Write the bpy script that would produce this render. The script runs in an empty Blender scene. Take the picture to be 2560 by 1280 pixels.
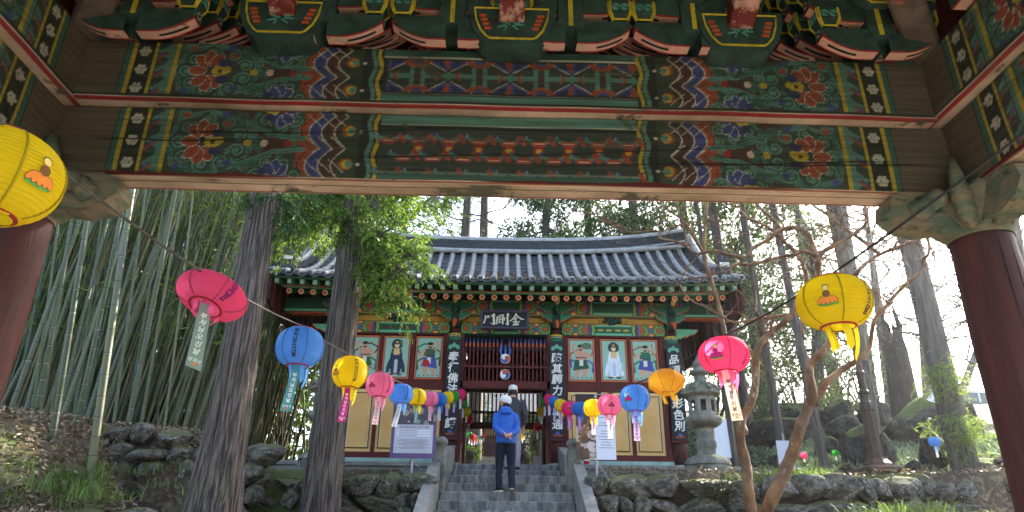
import bpy, bmesh, math, random
import numpy as np
from mathutils import Vector, Matrix, Euler
RAD = math.radians
scene = bpy.context.scene
COL = scene.collection
random.seed(7); rng = np.random.default_rng(11)

# ------------------------------------------------------------------ camera, sky, sun, exposure
F_PX, PITCH, YAW, ROLL, EYE = 1707.0, RAD(23.3), RAD(-0.46), RAD(0.77), 1.6
def _axes():
    f = np.array([0, math.cos(PITCH), math.sin(PITCH)]); u = np.array([0, -math.sin(PITCH), math.cos(PITCH)]); r = np.array([1., 0, 0])
    c, s = math.cos(ROLL), math.sin(ROLL)
    r, u = r*c + u*s, u*c - r*s
    c, s = math.cos(YAW), math.sin(YAW)
    Rz = np.array([[c, -s, 0], [s, c, 0], [0, 0, 1]])
    return Rz @ r, Rz @ u, Rz @ f
AX_R, AX_U, AX_F = _axes()
cam_data = bpy.data.cameras.new('camera'); cam = bpy.data.objects.new('camera', cam_data); COL.objects.link(cam)
cam_data.sensor_width = 36.0; cam_data.lens = 36.0*F_PX/2560.0
cam_data.clip_start = 0.05; cam_data.clip_end = 3000
mw = Matrix.Identity(4)
for i in range(3):
    mw[i][0], mw[i][1], mw[i][2] = AX_R[i], AX_U[i], -AX_F[i]
mw[0][3], mw[1][3], mw[2][3] = 0, 0, EYE
cam.matrix_world = mw
scene.camera = cam

SUN_AZ, SUN_EL = RAD(42), RAD(34)        # azimuth measured from +Y towards +X
world = bpy.data.worlds.new('World'); scene.world = world; world.use_nodes = True
_nt = world.node_tree; _bg = _nt.nodes['Background']
_sky = _nt.nodes.new('ShaderNodeTexSky'); _sky.sky_type = 'NISHITA'; _sky.sun_disc = False
_sky.sun_elevation = SUN_EL; _sky.sun_rotation = SUN_AZ; _sky.air_density = 1.0; _sky.dust_density = 3.0; _sky.ozone_density = 1.0
_nt.links.new(_sky.outputs[0], _bg.inputs[0]); _bg.inputs[1].default_value = 0.15
sun_d = bpy.data.lights.new('sun', 'SUN'); sun_d.energy = 5.0; sun_d.angle = RAD(0.5); sun_d.color = (1.0, 0.94, 0.85)
sun = bpy.data.objects.new('sun', sun_d); COL.objects.link(sun)
_sd = Vector((math.sin(SUN_AZ)*math.cos(SUN_EL), math.cos(SUN_AZ)*math.cos(SUN_EL), math.sin(SUN_EL)))
sun.rotation_euler = _sd.to_track_quat('Z', 'Y').to_euler(); sun.location = (20, 15, 30)
vs = scene.view_settings
vs.view_transform = 'Standard'; vs.look = 'None'; vs.exposure = 2.6; vs.gamma = 1.0; vs.use_curve_mapping = False
scene.cycles.max_bounces = 8; scene.cycles.diffuse_bounces = 4; scene.cycles.transparent_max_bounces = 8
scene.cycles.use_denoising = True

def at(px, py, Y):
    """world point on the plane y = Y that shows at photo pixel (px, py)"""
    d = AX_F + AX_R*((px-1280)/F_PX) + AX_U*((640-py)/F_PX)
    p = d*(Y/d[1]); return Vector((p[0], p[1], p[2]+EYE))
# ------------------------------------------------------------------ helpers
def lin(r, g, b):
    return tuple(((v/255)/12.92 if v/255 <= .04045 else ((v/255+.055)/1.055)**2.4) for v in (r, g, b))
def thing(name, label, cat, loc=(0, 0, 0), rz=0.0, group=None):
    o = bpy.data.objects.new(name, None); COL.objects.link(o)
    o.location = loc; o.rotation_euler = (0, 0, rz); o.empty_display_size = .1
    o['label'] = label; o['category'] = cat
    if group: o['group'] = group
    return o
def tag(o, label=None, cat=None, group=None, kind=None):
    if label: o['label'] = label
    if cat: o['category'] = cat
    if group: o['group'] = group
    if kind: o['kind'] = kind
    return o
def link(name, mesh, parent=None, loc=(0, 0, 0), rot=(0, 0, 0), scale=(1, 1, 1)):
    o = bpy.data.objects.new(name, mesh); COL.objects.link(o); o.parent = parent
    o.location = loc; o.rotation_euler = rot; o.scale = scale
    return o
def copy_tree(o, parent=None):
    c = o.copy(); COL.objects.link(c); c.parent = parent
    for ch in list(o.children): copy_tree(ch, c)
    return c
def np_mesh(name, V, F, mats=(), colors=None, smooth=False):
    V = np.asarray(V, np.float32); F = np.asarray(F, np.int32); k = F.shape[1]
    me = bpy.data.meshes.new(name)
    me.vertices.add(len(V)); me.vertices.foreach_set('co', V.ravel())
    me.loops.add(F.size); me.loops.foreach_set('vertex_index', F.ravel())
    me.polygons.add(len(F)); me.polygons.foreach_set('loop_start', np.arange(0, F.size, k, dtype=np.int32))
    me.polygons.foreach_set('loop_total', np.full(len(F), k, np.int32))
    if smooth: me.polygons.foreach_set('use_smooth', np.ones(len(F), bool))
    if colors is not None:
        a = me.color_attributes.new('Col', 'FLOAT_COLOR', 'POINT')
        cc = np.ones((len(V), 4), np.float32); cc[:, :3] = colors; a.data.foreach_set('color', cc.ravel())
    me.update(calc_edges=True); me.validate()
    for m in mats: me.materials.append(m)
    return me

class MB:
    """collects shapes that become one mesh"""
    def __init__(s): s.v = []; s.f = []; s.m = []; s.cur = 0; s.sm = []; s.smooth = False
    def add(s, vs, fs):
        o = len(s.v); s.v += [tuple(v) for v in vs]; s.f += [tuple(i+o for i in f) for f in fs]
        s.m += [s.cur]*len(fs); s.sm += [s.smooth]*len(fs); return s
    def box(s, c, sz, R=None, ch=0.0, top=1.0):
        c = Vector(c); hx, hy, hz = sz[0]/2, sz[1]/2, sz[2]/2
        if ch <= 0:
            vs = []
            for z in (-1, 1):
                t = top if z > 0 else 1
                for x, y in ((-1, -1), (1, -1), (1, 1), (-1, 1)): vs.append(Vector((x*hx*t, y*hy*t, z*hz)))
            fs = [(3, 2, 1, 0), (4, 5, 6, 7), (0, 1, 5, 4), (1, 2, 6, 5), (2, 3, 7, 6), (3, 0, 4, 7)]
        else:
            ch = min(ch, hx*.8, hy*.8, hz*.8); vs = []; idx = {}
            for x in (-1, 1):
                for y in (-1, 1):
                    for z in (-1, 1):
                        t = top if z > 0 else 1
                        for a in range(3):
                            p = [x*(hx-ch), y*(hy-ch), z*(hz-ch)]; p[a] = (x*hx, y*hy, z*hz)[a]
                            p[0] *= t; p[1] *= t
                            idx[(x, y, z, a)] = len(vs); vs.append(Vector(p))
            fs = []
            q = lambda *k: tuple(idx[i] for i in k)
            for g in (-1, 1):
                fs.append(q((g,-1,-1,0),(g,1,-1,0),(g,1,1,0),(g,-1,1,0))); fs.append(q((-1,g,-1,1),(1,g,-1,1),(1,g,1,1),(-1,g,1,1))); fs.append(q((-1,-1,g,2),(1,-1,g,2),(1,1,g,2),(-1,1,g,2)))
            for u in (-1, 1):
                for w in (-1, 1):
                    fs.append(q((u,w,-1,0),(u,w,1,0),(u,w,1,1),(u,w,-1,1))); fs.append(q((u,-1,w,0),(u,1,w,0),(u,1,w,2),(u,-1,w,2))); fs.append(q((-1,u,w,1),(1,u,w,1),(1,u,w,2),(-1,u,w,2)))
            for x in (-1, 1):
                for y in (-1, 1):
                    for z in (-1, 1): fs.append(q((x,y,z,0),(x,y,z,1),(x,y,z,2)))
            # orient outward
            out = []
            for f in fs:
                n = (vs[f[1]]-vs[f[0]]).cross(vs[f[2]]-vs[f[0]]); ce = sum((vs[i] for i in f), Vector())/len(f)
                out.append(f if n.dot(ce) >= 0 else tuple(reversed(f)))
            fs = out
        if R is not None: vs = [R @ v for v in vs]
        return s.add([v+c for v in vs], fs)
    def tube(s, pts, rad, n=8, cap=True, squash=None):
        pts = [Vector(p) for p in pts]; k = len(pts)
        if not hasattr(rad, '__len__'): rad = [rad]*k
        vs = []; ref = None
        for i, p in enumerate(pts):
            d = (pts[min(i+1, k-1)]-pts[max(i-1, 0)])
            d = d.normalized() if d.length > 1e-9 else Vector((0, 0, 1))
            if ref is None: ref = d.orthogonal().normalized() if abs(d.z) < .999 else Vector((1, 0, 0))
            a = (ref - d*ref.dot(d)); a = a.normalized() if a.length > 1e-6 else d.orthogonal().normalized(); ref = a; b = d.cross(a)
            for j in range(n):
                t = 2*math.pi*j/n; vs.append(p + a*math.cos(t)*rad[i] + b*math.sin(t)*rad[i]*(squash or 1))
        fs = [(i*n+j, i*n+(j+1) % n, (i+1)*n+(j+1) % n, (i+1)*n+j) for i in range(k-1) for j in range(n)]
        if cap: fs += [tuple(range(n-1, -1, -1)), tuple((k-1)*n+j for j in range(n))]
        return s.add(vs, fs)
    def lathe(s, prof, n=24, c=(0, 0, 0), rot=None, cap=True, ph=0.0):
        c = Vector(c); vs = []
        for r, z in prof:
            for j in range(n):
                t = 2*math.pi*j/n+ph; vs.append(Vector((r*math.cos(t), r*math.sin(t), z)))
        if rot is not None: vs = [rot @ v for v in vs]
        k = len(prof)
        fs = [(i*n+j, i*n+(j+1) % n, (i+1)*n+(j+1) % n, (i+1)*n+j) for i in range(k-1) for j in range(n)]
        if cap: fs += [tuple(range(n-1, -1, -1)), tuple((k-1)*n+j for j in range(n))]
        return s.add([v+c for v in vs], fs)
    def prism(s, poly, O, U, W, N, t):
        """polygon (u,w) in plane O+U*u+W*w, thickness t along N (centred)"""
        O, U, W, N = Vector(O), Vector(U), Vector(W), Vector(N); k = len(poly)
        A = [O+U*a+W*b-N*t/2 for a, b in poly]; B = [O+U*a+W*b+N*t/2 for a, b in poly]
        fs = [tuple(range(k-1, -1, -1)), tuple(range(k, 2*k))] + [(i, (i+1) % k, k+(i+1) % k, k+i) for i in range(k)]
        return s.add(A+B, fs)
    def mesh(s, name, mats, fix=False):
        me = bpy.data.meshes.new(name); me.from_pydata(s.v, [], s.f)
        if not isinstance(mats, (list, tuple)): mats = [mats]
        for m in mats: me.materials.append(m)
        me.polygons.foreach_set('material_index', s.m); me.polygons.foreach_set('use_smooth', s.sm)
        if fix:
            bm = bmesh.new(); bm.from_mesh(me); bmesh.ops.recalc_face_normals(bm, faces=bm.faces); bm.to_mesh(me); bm.free()
        me.update(); return me
    def build(s, name, mats, parent=None, fix=False, world=True):
        """world=True: coordinates are world ones; they are shifted into the (unrotated) parent's frame"""
        if parent is not None and world:
            o = parent; off = Vector((0, 0, 0))
            while o is not None: off += o.location; o = o.parent
            s.v = [(v[0]-off.x, v[1]-off.y, v[2]-off.z) for v in s.v]
        return link(name, s.mesh(name, mats, fix), parent)

# ------------------------------------------------------------------ materials
class NB:
    def __init__(s, name):
        s.m = bpy.data.materials.new(name); s.m.use_nodes = True; s.t = s.m.node_tree; s.n = s.t.nodes
        s.b = s.n['Principled BSDF']; s.out = s.n['Material Output']
    def new(s, k, **kw):
        n = s.n.new(k)
        for a, v in kw.items(): setattr(n, a, v)
        return n
    def l(s, a, b): s.t.links.new(a, b)
    def coord(s, st=(1, 1, 1), rnd=True):
        tc = s.new('ShaderNodeTexCoord'); mp = s.new('ShaderNodeMapping'); mp.inputs['Scale'].default_value = st
        s.l(tc.outputs['Object'], mp.inputs[0])
        if rnd:
            oi = s.new('ShaderNodeObjectInfo'); mu = s.new('ShaderNodeMath', operation='MULTIPLY'); mu.inputs[1].default_value = 37
            s.l(oi.outputs['Random'], mu.inputs[0]); cb = s.new('ShaderNodeCombineXYZ')
            for i in range(3): s.l(mu.outputs[0], cb.inputs[i])
            s.l(cb.outputs[0], mp.inputs['Location'])
        return mp.outputs[0]
    def noise(s, vec, sc, det=5, ro=.6):
        n = s.new('ShaderNodeTexNoise'); n.inputs['Scale'].default_value = sc; n.inputs['Detail'].default_value = det; n.inputs['Roughness'].default_value = ro
        s.l(vec, n.inputs['Vector']); return n.outputs[0]
    def ramp(s, fac, a, b, ca=None, cb=None):
        r = s.new('ShaderNodeValToRGB'); r.color_ramp.elements[0].position = a; r.color_ramp.elements[1].position = b
        if ca: r.color_ramp.elements[0].color = (*ca, 1)
        if cb: r.color_ramp.elements[1].color = (*cb, 1)
        s.l(fac, r.inputs[0]); return r.outputs[0]
    def mix(s, fac, a, b, mode='MIX'):
        n = s.new('ShaderNodeMix', data_type='RGBA', blend_type=mode)
        for k, v in ((0, fac), (6, a), (7, b)):
            if hasattr(v, 'node'): s.l(v, n.inputs[k])
            else: n.inputs[k].default_value = v if k == 0 else ((*v, 1) if len(v) == 3 else v)
        return n.outputs[2]
    def bump(s, h, st, dist=.02):
        b = s.new('ShaderNodeBump'); b.inputs['Strength'].default_value = st; b.inputs['Distance'].default_value = dist
        s.l(h, b.inputs['Height']); s.l(b.outputs[0], s.b.inputs['Normal'])
    def fin(s, col, rough=.8, spec=.3, metal=0):
        if hasattr(col, 'node'): s.l(col, s.b.inputs['Base Color'])
        else: s.b.inputs['Base Color'].default_value = (*col, 1)
        s.b.inputs['Roughness'].default_value = rough; s.b.inputs['Specular IOR Level'].default_value = spec; s.b.inputs['Metallic'].default_value = metal
        return s.m
def mat(name, c1, c2=None, sc=6, rough=.8, bump=.3, bsc=40, st=(1, 1, 1), spec=.3, metal=0, lo=.35, hi=.65, fine=None, moss=None, attr=False, wear=None, wlo=.55, whi=.62, wsc=9, rnd=True, det=6, dist=.02, dust=None):
    """two-tone noise material; optional dark speckle, moss on upward faces, worn-through patches, painted colour attribute"""
    b = NB(name); v = b.coord(st, rnd); c = c1
    if attr:
        a = b.new('ShaderNodeAttribute', attribute_name='Col'); c = a.outputs['Color']
        if c2 is not None: c = b.mix(b.ramp(b.noise(v, sc, det), lo, hi), c, b.mix(1, c, c2, 'MULTIPLY'))
    elif c2 is not None: c = b.mix(b.ramp(b.noise(v, sc, det), lo, hi), c1, c2)
    if fine: c = b.mix(b.ramp(b.noise(v, bsc*2.3, 3), .5, .68), c, fine)
    if dust: c = b.mix(b.ramp(b.noise(v, sc*2.6, 6, .7), .2, .8, (.0,)*3, (.42,)*3), c, dust)
    if wear: c = b.mix(b.ramp(b.noise(v, wsc, 8, .7), wlo, whi), c, wear)
    if moss:
        g = b.new('ShaderNodeNewGeometry'); sp = b.new('ShaderNodeSeparateXYZ'); b.l(g.outputs['Normal'], sp.inputs[0])
        ad = b.new('ShaderNodeMath', operation='MULTIPLY'); b.l(b.noise(v, sc*.8, 5), ad.inputs[0])
        r0 = b.ramp(sp.outputs[2], -.1, 1.0); b.l(r0, ad.inputs[1])
        c = b.mix(b.ramp(ad.outputs[0], .25, .42), c, moss)
    if bump: b.bump(b.noise(v, bsc, 6, .65), bump, dist)
    return b.fin(c, rough, spec, metal)
def leafmat(name, tr=.45, mul=(1, 1, 1)):
    b = NB(name); a = b.new('ShaderNodeAttribute', attribute_name='Col'); c = b.mix(1, a.outputs['Color'], mul, 'MULTIPLY')
    b.fin(c, .55, .25); t = b.new('ShaderNodeBsdfTranslucent'); b.l(b.mix(1, c, (1.3, 1.35, .7), 'MULTIPLY'), t.inputs[0])
    ms = b.new('ShaderNodeMixShader'); ms.inputs[0].default_value = tr; b.l(b.b.outputs[0], ms.inputs[1]); b.l(t.outputs[0], ms.inputs[2]); b.l(ms.outputs[0], b.out.inputs[0])
    return b.m
def papermat(name, col, tr=.5, rough=.6, rib=False):
    b = NB(name); c = col
    if rib:
        tc = b.new('ShaderNodeTexCoord'); c = b.mix(b.ramp(b.noise(tc.outputs['Object'], 6, 4), .3, .75), col, tuple(x*.86 for x in col))
    b.fin(c, rough, .2); t = b.new('ShaderNodeBsdfTranslucent')
    if hasattr(c, 'node'): b.l(c, t.inputs[0])
    else: t.inputs[0].default_value = (*c, 1)
    ms = b.new('ShaderNodeMixShader'); ms.inputs[0].default_value = tr; b.l(b.b.outputs[0], ms.inputs[1]); b.l(t.outputs[0], ms.inputs[2]); b.l(ms.outputs[0], b.out.inputs[0])
    return b.m

# ------------------------------------------------------------------ painter: colours on a fine grid of vertices
TEAL, TEAL2, YEL, ORA, BLU, BLU2, BRO, DGR, BLK, WHT, PEA, RED, GRN, WOOD = (lin(*c) for c in (
    (98, 150, 134), (62, 112, 98), (214, 184, 44), (182, 78, 42), (74, 80, 150), (42, 48, 100), (92, 46, 36), (58, 72, 56), (34, 35, 29), (224, 214, 194), (250, 212, 184), (188, 26, 44), (40, 110, 76), (92, 82, 68)))
class Canvas:
    def __init__(s, x0, x1, y0, y1, res, col=WOOD):
        s.x0, s.y0, s.res = x0, y0, res; s.nx = int(round((x1-x0)/res))+1; s.ny = int(round((y1-y0)/res))+1
        s.xs = np.linspace(x0, x1, s.nx); s.ys = np.linspace(y0, y1, s.ny)
        s.C = np.empty((s.ny, s.nx, 3)); s.C[:] = col
    def win(s, a, b, c, d):
        i0 = max(0, int((a-s.x0)/s.res)-1); i1 = min(s.nx, int((b-s.x0)/s.res)+3); j0 = max(0, int((c-s.y0)/s.res)-1); j1 = min(s.ny, int((d-s.y0)/s.res)+3)
        if i1 <= i0 or j1 <= j0: return None
        X, Y = np.meshgrid(s.xs[i0:i1], s.ys[j0:j1]); return X, Y, s.C[j0:j1, i0:i1]
    def rect(s, a, b, c, d, col):
        a, b = min(a, b), max(a, b); w = s.win(a, b, c, d)
        if w: X, Y, C = w; C[(X >= a) & (X <= b) & (Y >= c) & (Y <= d)] = col
    def disc(s, x, y, r, col, ry=None, ang=0.0):
        ry = ry or r; m = max(r, ry); w = s.win(x-m, x+m, y-m, y+m)
        if w:
            X, Y, C = w; c, q = math.cos(ang), math.sin(ang); u = (X-x)*c+(Y-y)*q; v = -(X-x)*q+(Y-y)*c
            C[(u/r)**2+(v/ry)**2 <= 1] = col
    def ring(s, x, y, r, wd, col, ry=None, a0=0, a1=7):
        n = 22; pts = [(x+r*math.cos(t), y+(ry or r)*math.sin(t)) for t in np.linspace(a0, min(a1, a0+2*math.pi), n)]; s.line(pts, wd, col)
    def spiral(s, x, y, r, wd, col, a0=0., turns=1.4, sg=1):
        pts = [(x+r*(1-.82*k)*math.cos(a0+sg*k*turns*6.283), y+r*(1-.82*k)*math.sin(a0+sg*k*turns*6.283)) for k in np.linspace(0, 1, 20)]; s.line(pts, wd, col)
    def poly(s, pts, col):
        p = np.array(pts); w = s.win(p[:, 0].min(), p[:, 0].max(), p[:, 1].min(), p[:, 1].max())
        if not w: return
        X, Y, C = w; ins = np.zeros(X.shape, bool); n = len(p)
        for i in range(n):
            x1, y1 = p[i]; x2, y2 = p[(i+1) % n]
            if y1 == y2: continue
            ins ^= ((y1 > Y) != (y2 > Y)) & (X < (x2-x1)*(Y-y1)/(y2-y1)+x1)
        C[ins] = col
    def line(s, pts, wd, col):
        h = wd/2
        for (x1, y1), (x2, y2) in zip(pts[:-1], pts[1:]):
            w = s.win(min(x1, x2)-h, max(x1, x2)+h, min(y1, y2)-h, max(y1, y2)+h)
            if not w: continue
            X, Y, C = w; dx, dy = x2-x1, y2-y1; L = dx*dx+dy*dy+1e-12
            t = np.clip(((X-x1)*dx+(Y-y1)*dy)/L, 0, 1); C[(X-x1-t*dx)**2+(Y-y1-t*dy)**2 <= h*h] = col
    def mesh(s, name, m, fn, smooth=False):
        """fn(X,Y) -> world coords arrays"""
        X, Y = np.meshgrid(s.xs, s.ys); P = fn(X, Y); V = np.stack([q.ravel() for q in P], 1)
        i = np.arange(s.ny*s.nx).reshape(s.ny, s.nx)
        Fq = np.stack([i[:-1, :-1].ravel(), i[:-1, 1:].ravel(), i[1:, 1:].ravel(), i[1:, :-1].ravel()], 1)
        return np_mesh(name, V, Fq, [m], s.C.reshape(-1, 3), smooth)

# ------------------------------------------------------------------ glyph outlines (made while the scene is still empty)
GLYPHS = {}
def _glyph(ch, bold):
    c = bpy.data.curves.new('glyph', 'FONT'); c.body = ch; c.size = 1.0; c.align_x = 'CENTER'; c.align_y = 'CENTER'; c.offset = bold; c.resolution_u = 3
    o = bpy.data.objects.new('glyph', c); COL.objects.link(o)
    me = bpy.data.meshes.new_from_object(o.evaluated_get(bpy.context.evaluated_depsgraph_get()))
    V = np.array([tuple(v.co) for v in me.vertices]); Fs = [tuple(p.vertices) for p in me.polygons]
    V[:, :2] -= (V[:, :2].max(0)+V[:, :2].min(0))/2
    bpy.data.objects.remove(o); bpy.data.curves.remove(c); bpy.data.meshes.remove(me); return V, Fs
for _c in '門剛金奉行佛法護隨其願力神通品類形色別부처님오신날': GLYPHS[_c] = _glyph(_c, .028)
for _c in ('쌍계사', '육조혜능선사 탄신 다례'): GLYPHS[_c] = _glyph(_c, .012)
# ------------------------------------------------------------------ palette of materials
m_paint = mat('painted_timber', WOOD, lin(150, 140, 120), sc=3, st=(.6, .6, 9), attr=True, rough=.75, bump=.5, bsc=22, wear=lin(70, 62, 50), wlo=.56, whi=.6, wsc=5, lo=.3, hi=.7, rnd=False)
m_paint_x = mat('painted_timber_long', WOOD, lin(150, 146, 128), sc=2.2, st=(.55, .55, 12), attr=True, rough=.75, bump=.7, bsc=9, dust=lin(84, 90, 72), wear=lin(88, 84, 68), wlo=.58, whi=.63, wsc=3.6, lo=.3, hi=.7, rnd=False)
m_paint_s = mat('painted_panel', WOOD, attr=True, rough=.7, bump=.15, bsc=30, rnd=False)
m_pillar = mat('red_pillar_paint', lin(84, 41, 36), lin(62, 31, 28), sc=2, st=(5, 5, .5), rough=.65, bump=.4, bsc=10, wear=lin(150, 110, 90), wlo=.72, whi=.76, wsc=4)
m_redwood = mat('red_brown_timber', lin(102, 38, 32), lin(78, 28, 24), sc=4, rough=.7, bump=.25, bsc=30)
m_dkred = mat('dark_red_boards', lin(74, 30, 26), lin(56, 22, 20), sc=4, rough=.8, bump=.3, bsc=25)
m_green = mat('green_paint', lin(48, 122, 88), lin(34, 92, 68), sc=5, rough=.65, bump=.2, bsc=30)
m_green2 = mat('pale_green_paint', lin(104, 172, 132), lin(84, 150, 112), sc=5, rough=.65, bump=.2)
m_dkgreen = mat('dark_green_paint', lin(30, 66, 52), lin(22, 48, 40), sc=5, rough=.7, bump=.2)
m_oldgreen = mat('weathered_green_carving', lin(96, 108, 88), lin(132, 118, 94), sc=5, rough=.8, bump=.8, bsc=16, lo=.42, hi=.56, wear=lin(58, 62, 48), wlo=.56, whi=.66, st=(1, 1, 3))
m_brgreen = mat('bracket_green', lin(58, 84, 72), lin(42, 58, 50), sc=9, rough=.75, bump=.4, bsc=40, wear=lin(52, 46, 38), wlo=.6, whi=.66)
m_bryel = mat('bracket_yellow', lin(214, 186, 44), lin(170, 150, 40), sc=20, rough=.7, bump=.2)
m_brred = mat('bracket_red', lin(176, 34, 40), lin(130, 26, 30), sc=12, rough=.7, bump=.3)
m_pink = mat('bracket_pink', lin(226, 164, 138), lin(190, 160, 140), sc=14, rough=.75, bump=.4, bsc=40, wear=lin(120, 108, 92), wlo=.58, whi=.66, wsc=16)
m_black = mat('black_paint', lin(26, 26, 28), lin(36, 36, 38), sc=8, rough=.55, bump=.1)
m_white = mat('white_paint', lin(232, 228, 216), lin(212, 206, 194), sc=6, rough=.6, bump=.05)
m_orange = mat('orange_paint', lin(206, 92, 44), lin(184, 76, 36), sc=10, rough=.65, bump=.1)
m_blue = mat('blue_paint', lin(70, 100, 170), lin(50, 76, 140), sc=10, rough=.65, bump=.1)
m_teal = mat('teal_paint', lin(96, 158, 142), lin(70, 128, 112), sc=10, rough=.7, bump=.2)
m_ochre = mat('ochre_plaster', lin(226, 178, 112), lin(214, 164, 98), sc=3, rough=.85, bump=.15, bsc=60)
m_ochre2 = mat('ochre_border', lin(234, 192, 124), lin(222, 180, 112), sc=3, rough=.85, bump=.1)
m_frieze = mat('frieze_ochre', lin(192, 142, 60), lin(172, 122, 48), sc=5, rough=.75, bump=.1)
m_tile = mat('roof_tile', lin(186, 184, 180), lin(138, 136, 132), sc=5, rough=.28, bump=.35, bsc=30, spec=.5, fine=lin(70, 72, 74))
m_tile_dk = mat('roof_pan_tile', lin(70, 72, 74), lin(46, 46, 46), sc=7, rough=.6, bump=.4, bsc=30)
m_granite = mat('granite', lin(158, 152, 140), lin(124, 120, 112), sc=4, rough=.9, bump=.4, bsc=70, fine=lin(92, 90, 86))
m_granite_old = mat('weathered_granite', lin(158, 152, 138), lin(104, 102, 94), sc=3.2, rough=.95, bump=.8, bsc=38, fine=lin(74, 74, 68), moss=lin(96, 100, 66), lo=.38, hi=.6)
m_step = mat('stair_granite', lin(164, 160, 152), lin(98, 96, 92), sc=2.2, st=(4, 1.2, .9), rough=.92, bump=.5, bsc=45, fine=lin(58, 58, 60), wear=lin(168, 166, 162), wlo=.6, whi=.7, wsc=6, lo=.36, hi=.62)
m_stone = mat('wall_boulder', lin(146, 138, 124), lin(88, 82, 72), sc=2.6, rough=.95, bump=.8, bsc=6, fine=lin(62, 58, 52), moss=lin(104, 104, 66), lo=.4, hi=.58, wear=lin(184, 178, 166), wlo=.58, whi=.64, wsc=4, dist=.12)
m_stone_moss = mat('mossy_boulder', lin(86, 82, 74), lin(44, 42, 37), sc=2.2, rough=.95, bump=1.0, bsc=4, fine=lin(34, 34, 29), moss=lin(92, 104, 48), lo=.4, hi=.58, wear=lin(140, 136, 126), wlo=.6, whi=.66, wsc=3, dist=.15)
m_bark = mat('cedar_bark', lin(152, 136, 124), lin(76, 66, 59), sc=3.4, st=(11, 11, .4), rough=.95, bump=1.0, bsc=5, det=9, lo=.40, hi=.58, dist=.12, wear=lin(178, 164, 152), wlo=.6, whi=.7, wsc=5)
m_bark_far = mat('grey_bark', lin(108, 100, 92), lin(66, 60, 56), sc=3, st=(7, 7, .6), rough=.95, bump=.8, bsc=6, dist=.04)
m_bark_smooth = mat('smooth_tan_bark', lin(150, 112, 78), lin(104, 76, 54), sc=3.5, st=(1.5, 1.5, .8), rough=.75, bump=.5, bsc=12, lo=.4, hi=.56, wear=lin(186, 158, 126), wlo=.6, whi=.66, wsc=4)
m_leaf = leafmat('leaves', .45)
m_needle = leafmat('evergreen_needles', .22)
m_cable = mat('black_cable', lin(40, 38, 36), rough=.6, bump=0)
m_rope = mat('twisted_cord', lin(92, 86, 78), lin(58, 54, 50), sc=40, rough=.8, bump=.3)
m_steel = mat('galvanised_steel', lin(170, 172, 176), lin(140, 142, 146), sc=12, rough=.4, bump=.05, metal=.6)
m_bronze = mat('bronze_post_paint', lin(86, 66, 50), lin(60, 48, 38), sc=6, rough=.5, bump=.3, bsc=30, metal=.2, wear=lin(106, 62, 46), wlo=.56, whi=.66, wsc=4)
# ------------------------------------------------------------------ painted gate pavilion the camera stands in
m_oldwood = mat('old_painted_wood', lin(104, 88, 74), lin(74, 62, 52), sc=6, rough=.85, bump=.6, bsc=20, wear=lin(150, 80, 64), wlo=.6, whi=.66, wsc=8)
m_redend = mat('red_beam_end', lin(128, 52, 44), lin(104, 40, 36), sc=6, rough=.8, bump=.6, bsc=18, wear=lin(196, 150, 130), wlo=.5, whi=.58, wsc=7)
pav = thing('gate_pavilion', 'weathered painted timber gate pavilion framing the view with beams and red pillars', 'pavilion', (0, 4.0, 0), RAD(0.8))
def lotus(cv, x, y, s, col, sg, edge=WHT, heart=YEL):
    for a in (-2.2, -1.5, -.8, 0, .8, 1.5, 2.2):
        dx, dy = math.cos(a)*s*.55, math.sin(a)*s*.8
        cv.disc(x+sg*dx, y+dy, s*.46, edge, s*.31, sg*a); cv.disc(x+sg*dx, y+dy, s*.42, col, s*.27, sg*a)
        cv.line([(x+sg*dx*.4, y+dy*.4), (x+sg*dx*1.3, y+dy*1.3)], .008, tuple(q*.6 for q in col))
    cv.disc(x-sg*s*.55, y, s*.42, heart, s*.3); cv.disc(x-sg*s*.9, y+s*.1, s*.2, heart); cv.disc(x-sg*s*.55, y, s*.12, BRO)
    cv.disc(x-sg*s*.7, y+s*.5, s*.3, BLU2, s*.24); cv.disc(x-sg*s*.7, y-s*.5, s*.3, BLU2, s*.24)
def plum(cv, x, y, s):
    for k in range(6):
        t = k*math.pi/3; cv.disc(x+s*.62*math.cos(t), y+s*.62*math.sin(t), s*.34, WHT)
    cv.disc(x, y, s*.28, WHT)
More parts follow.
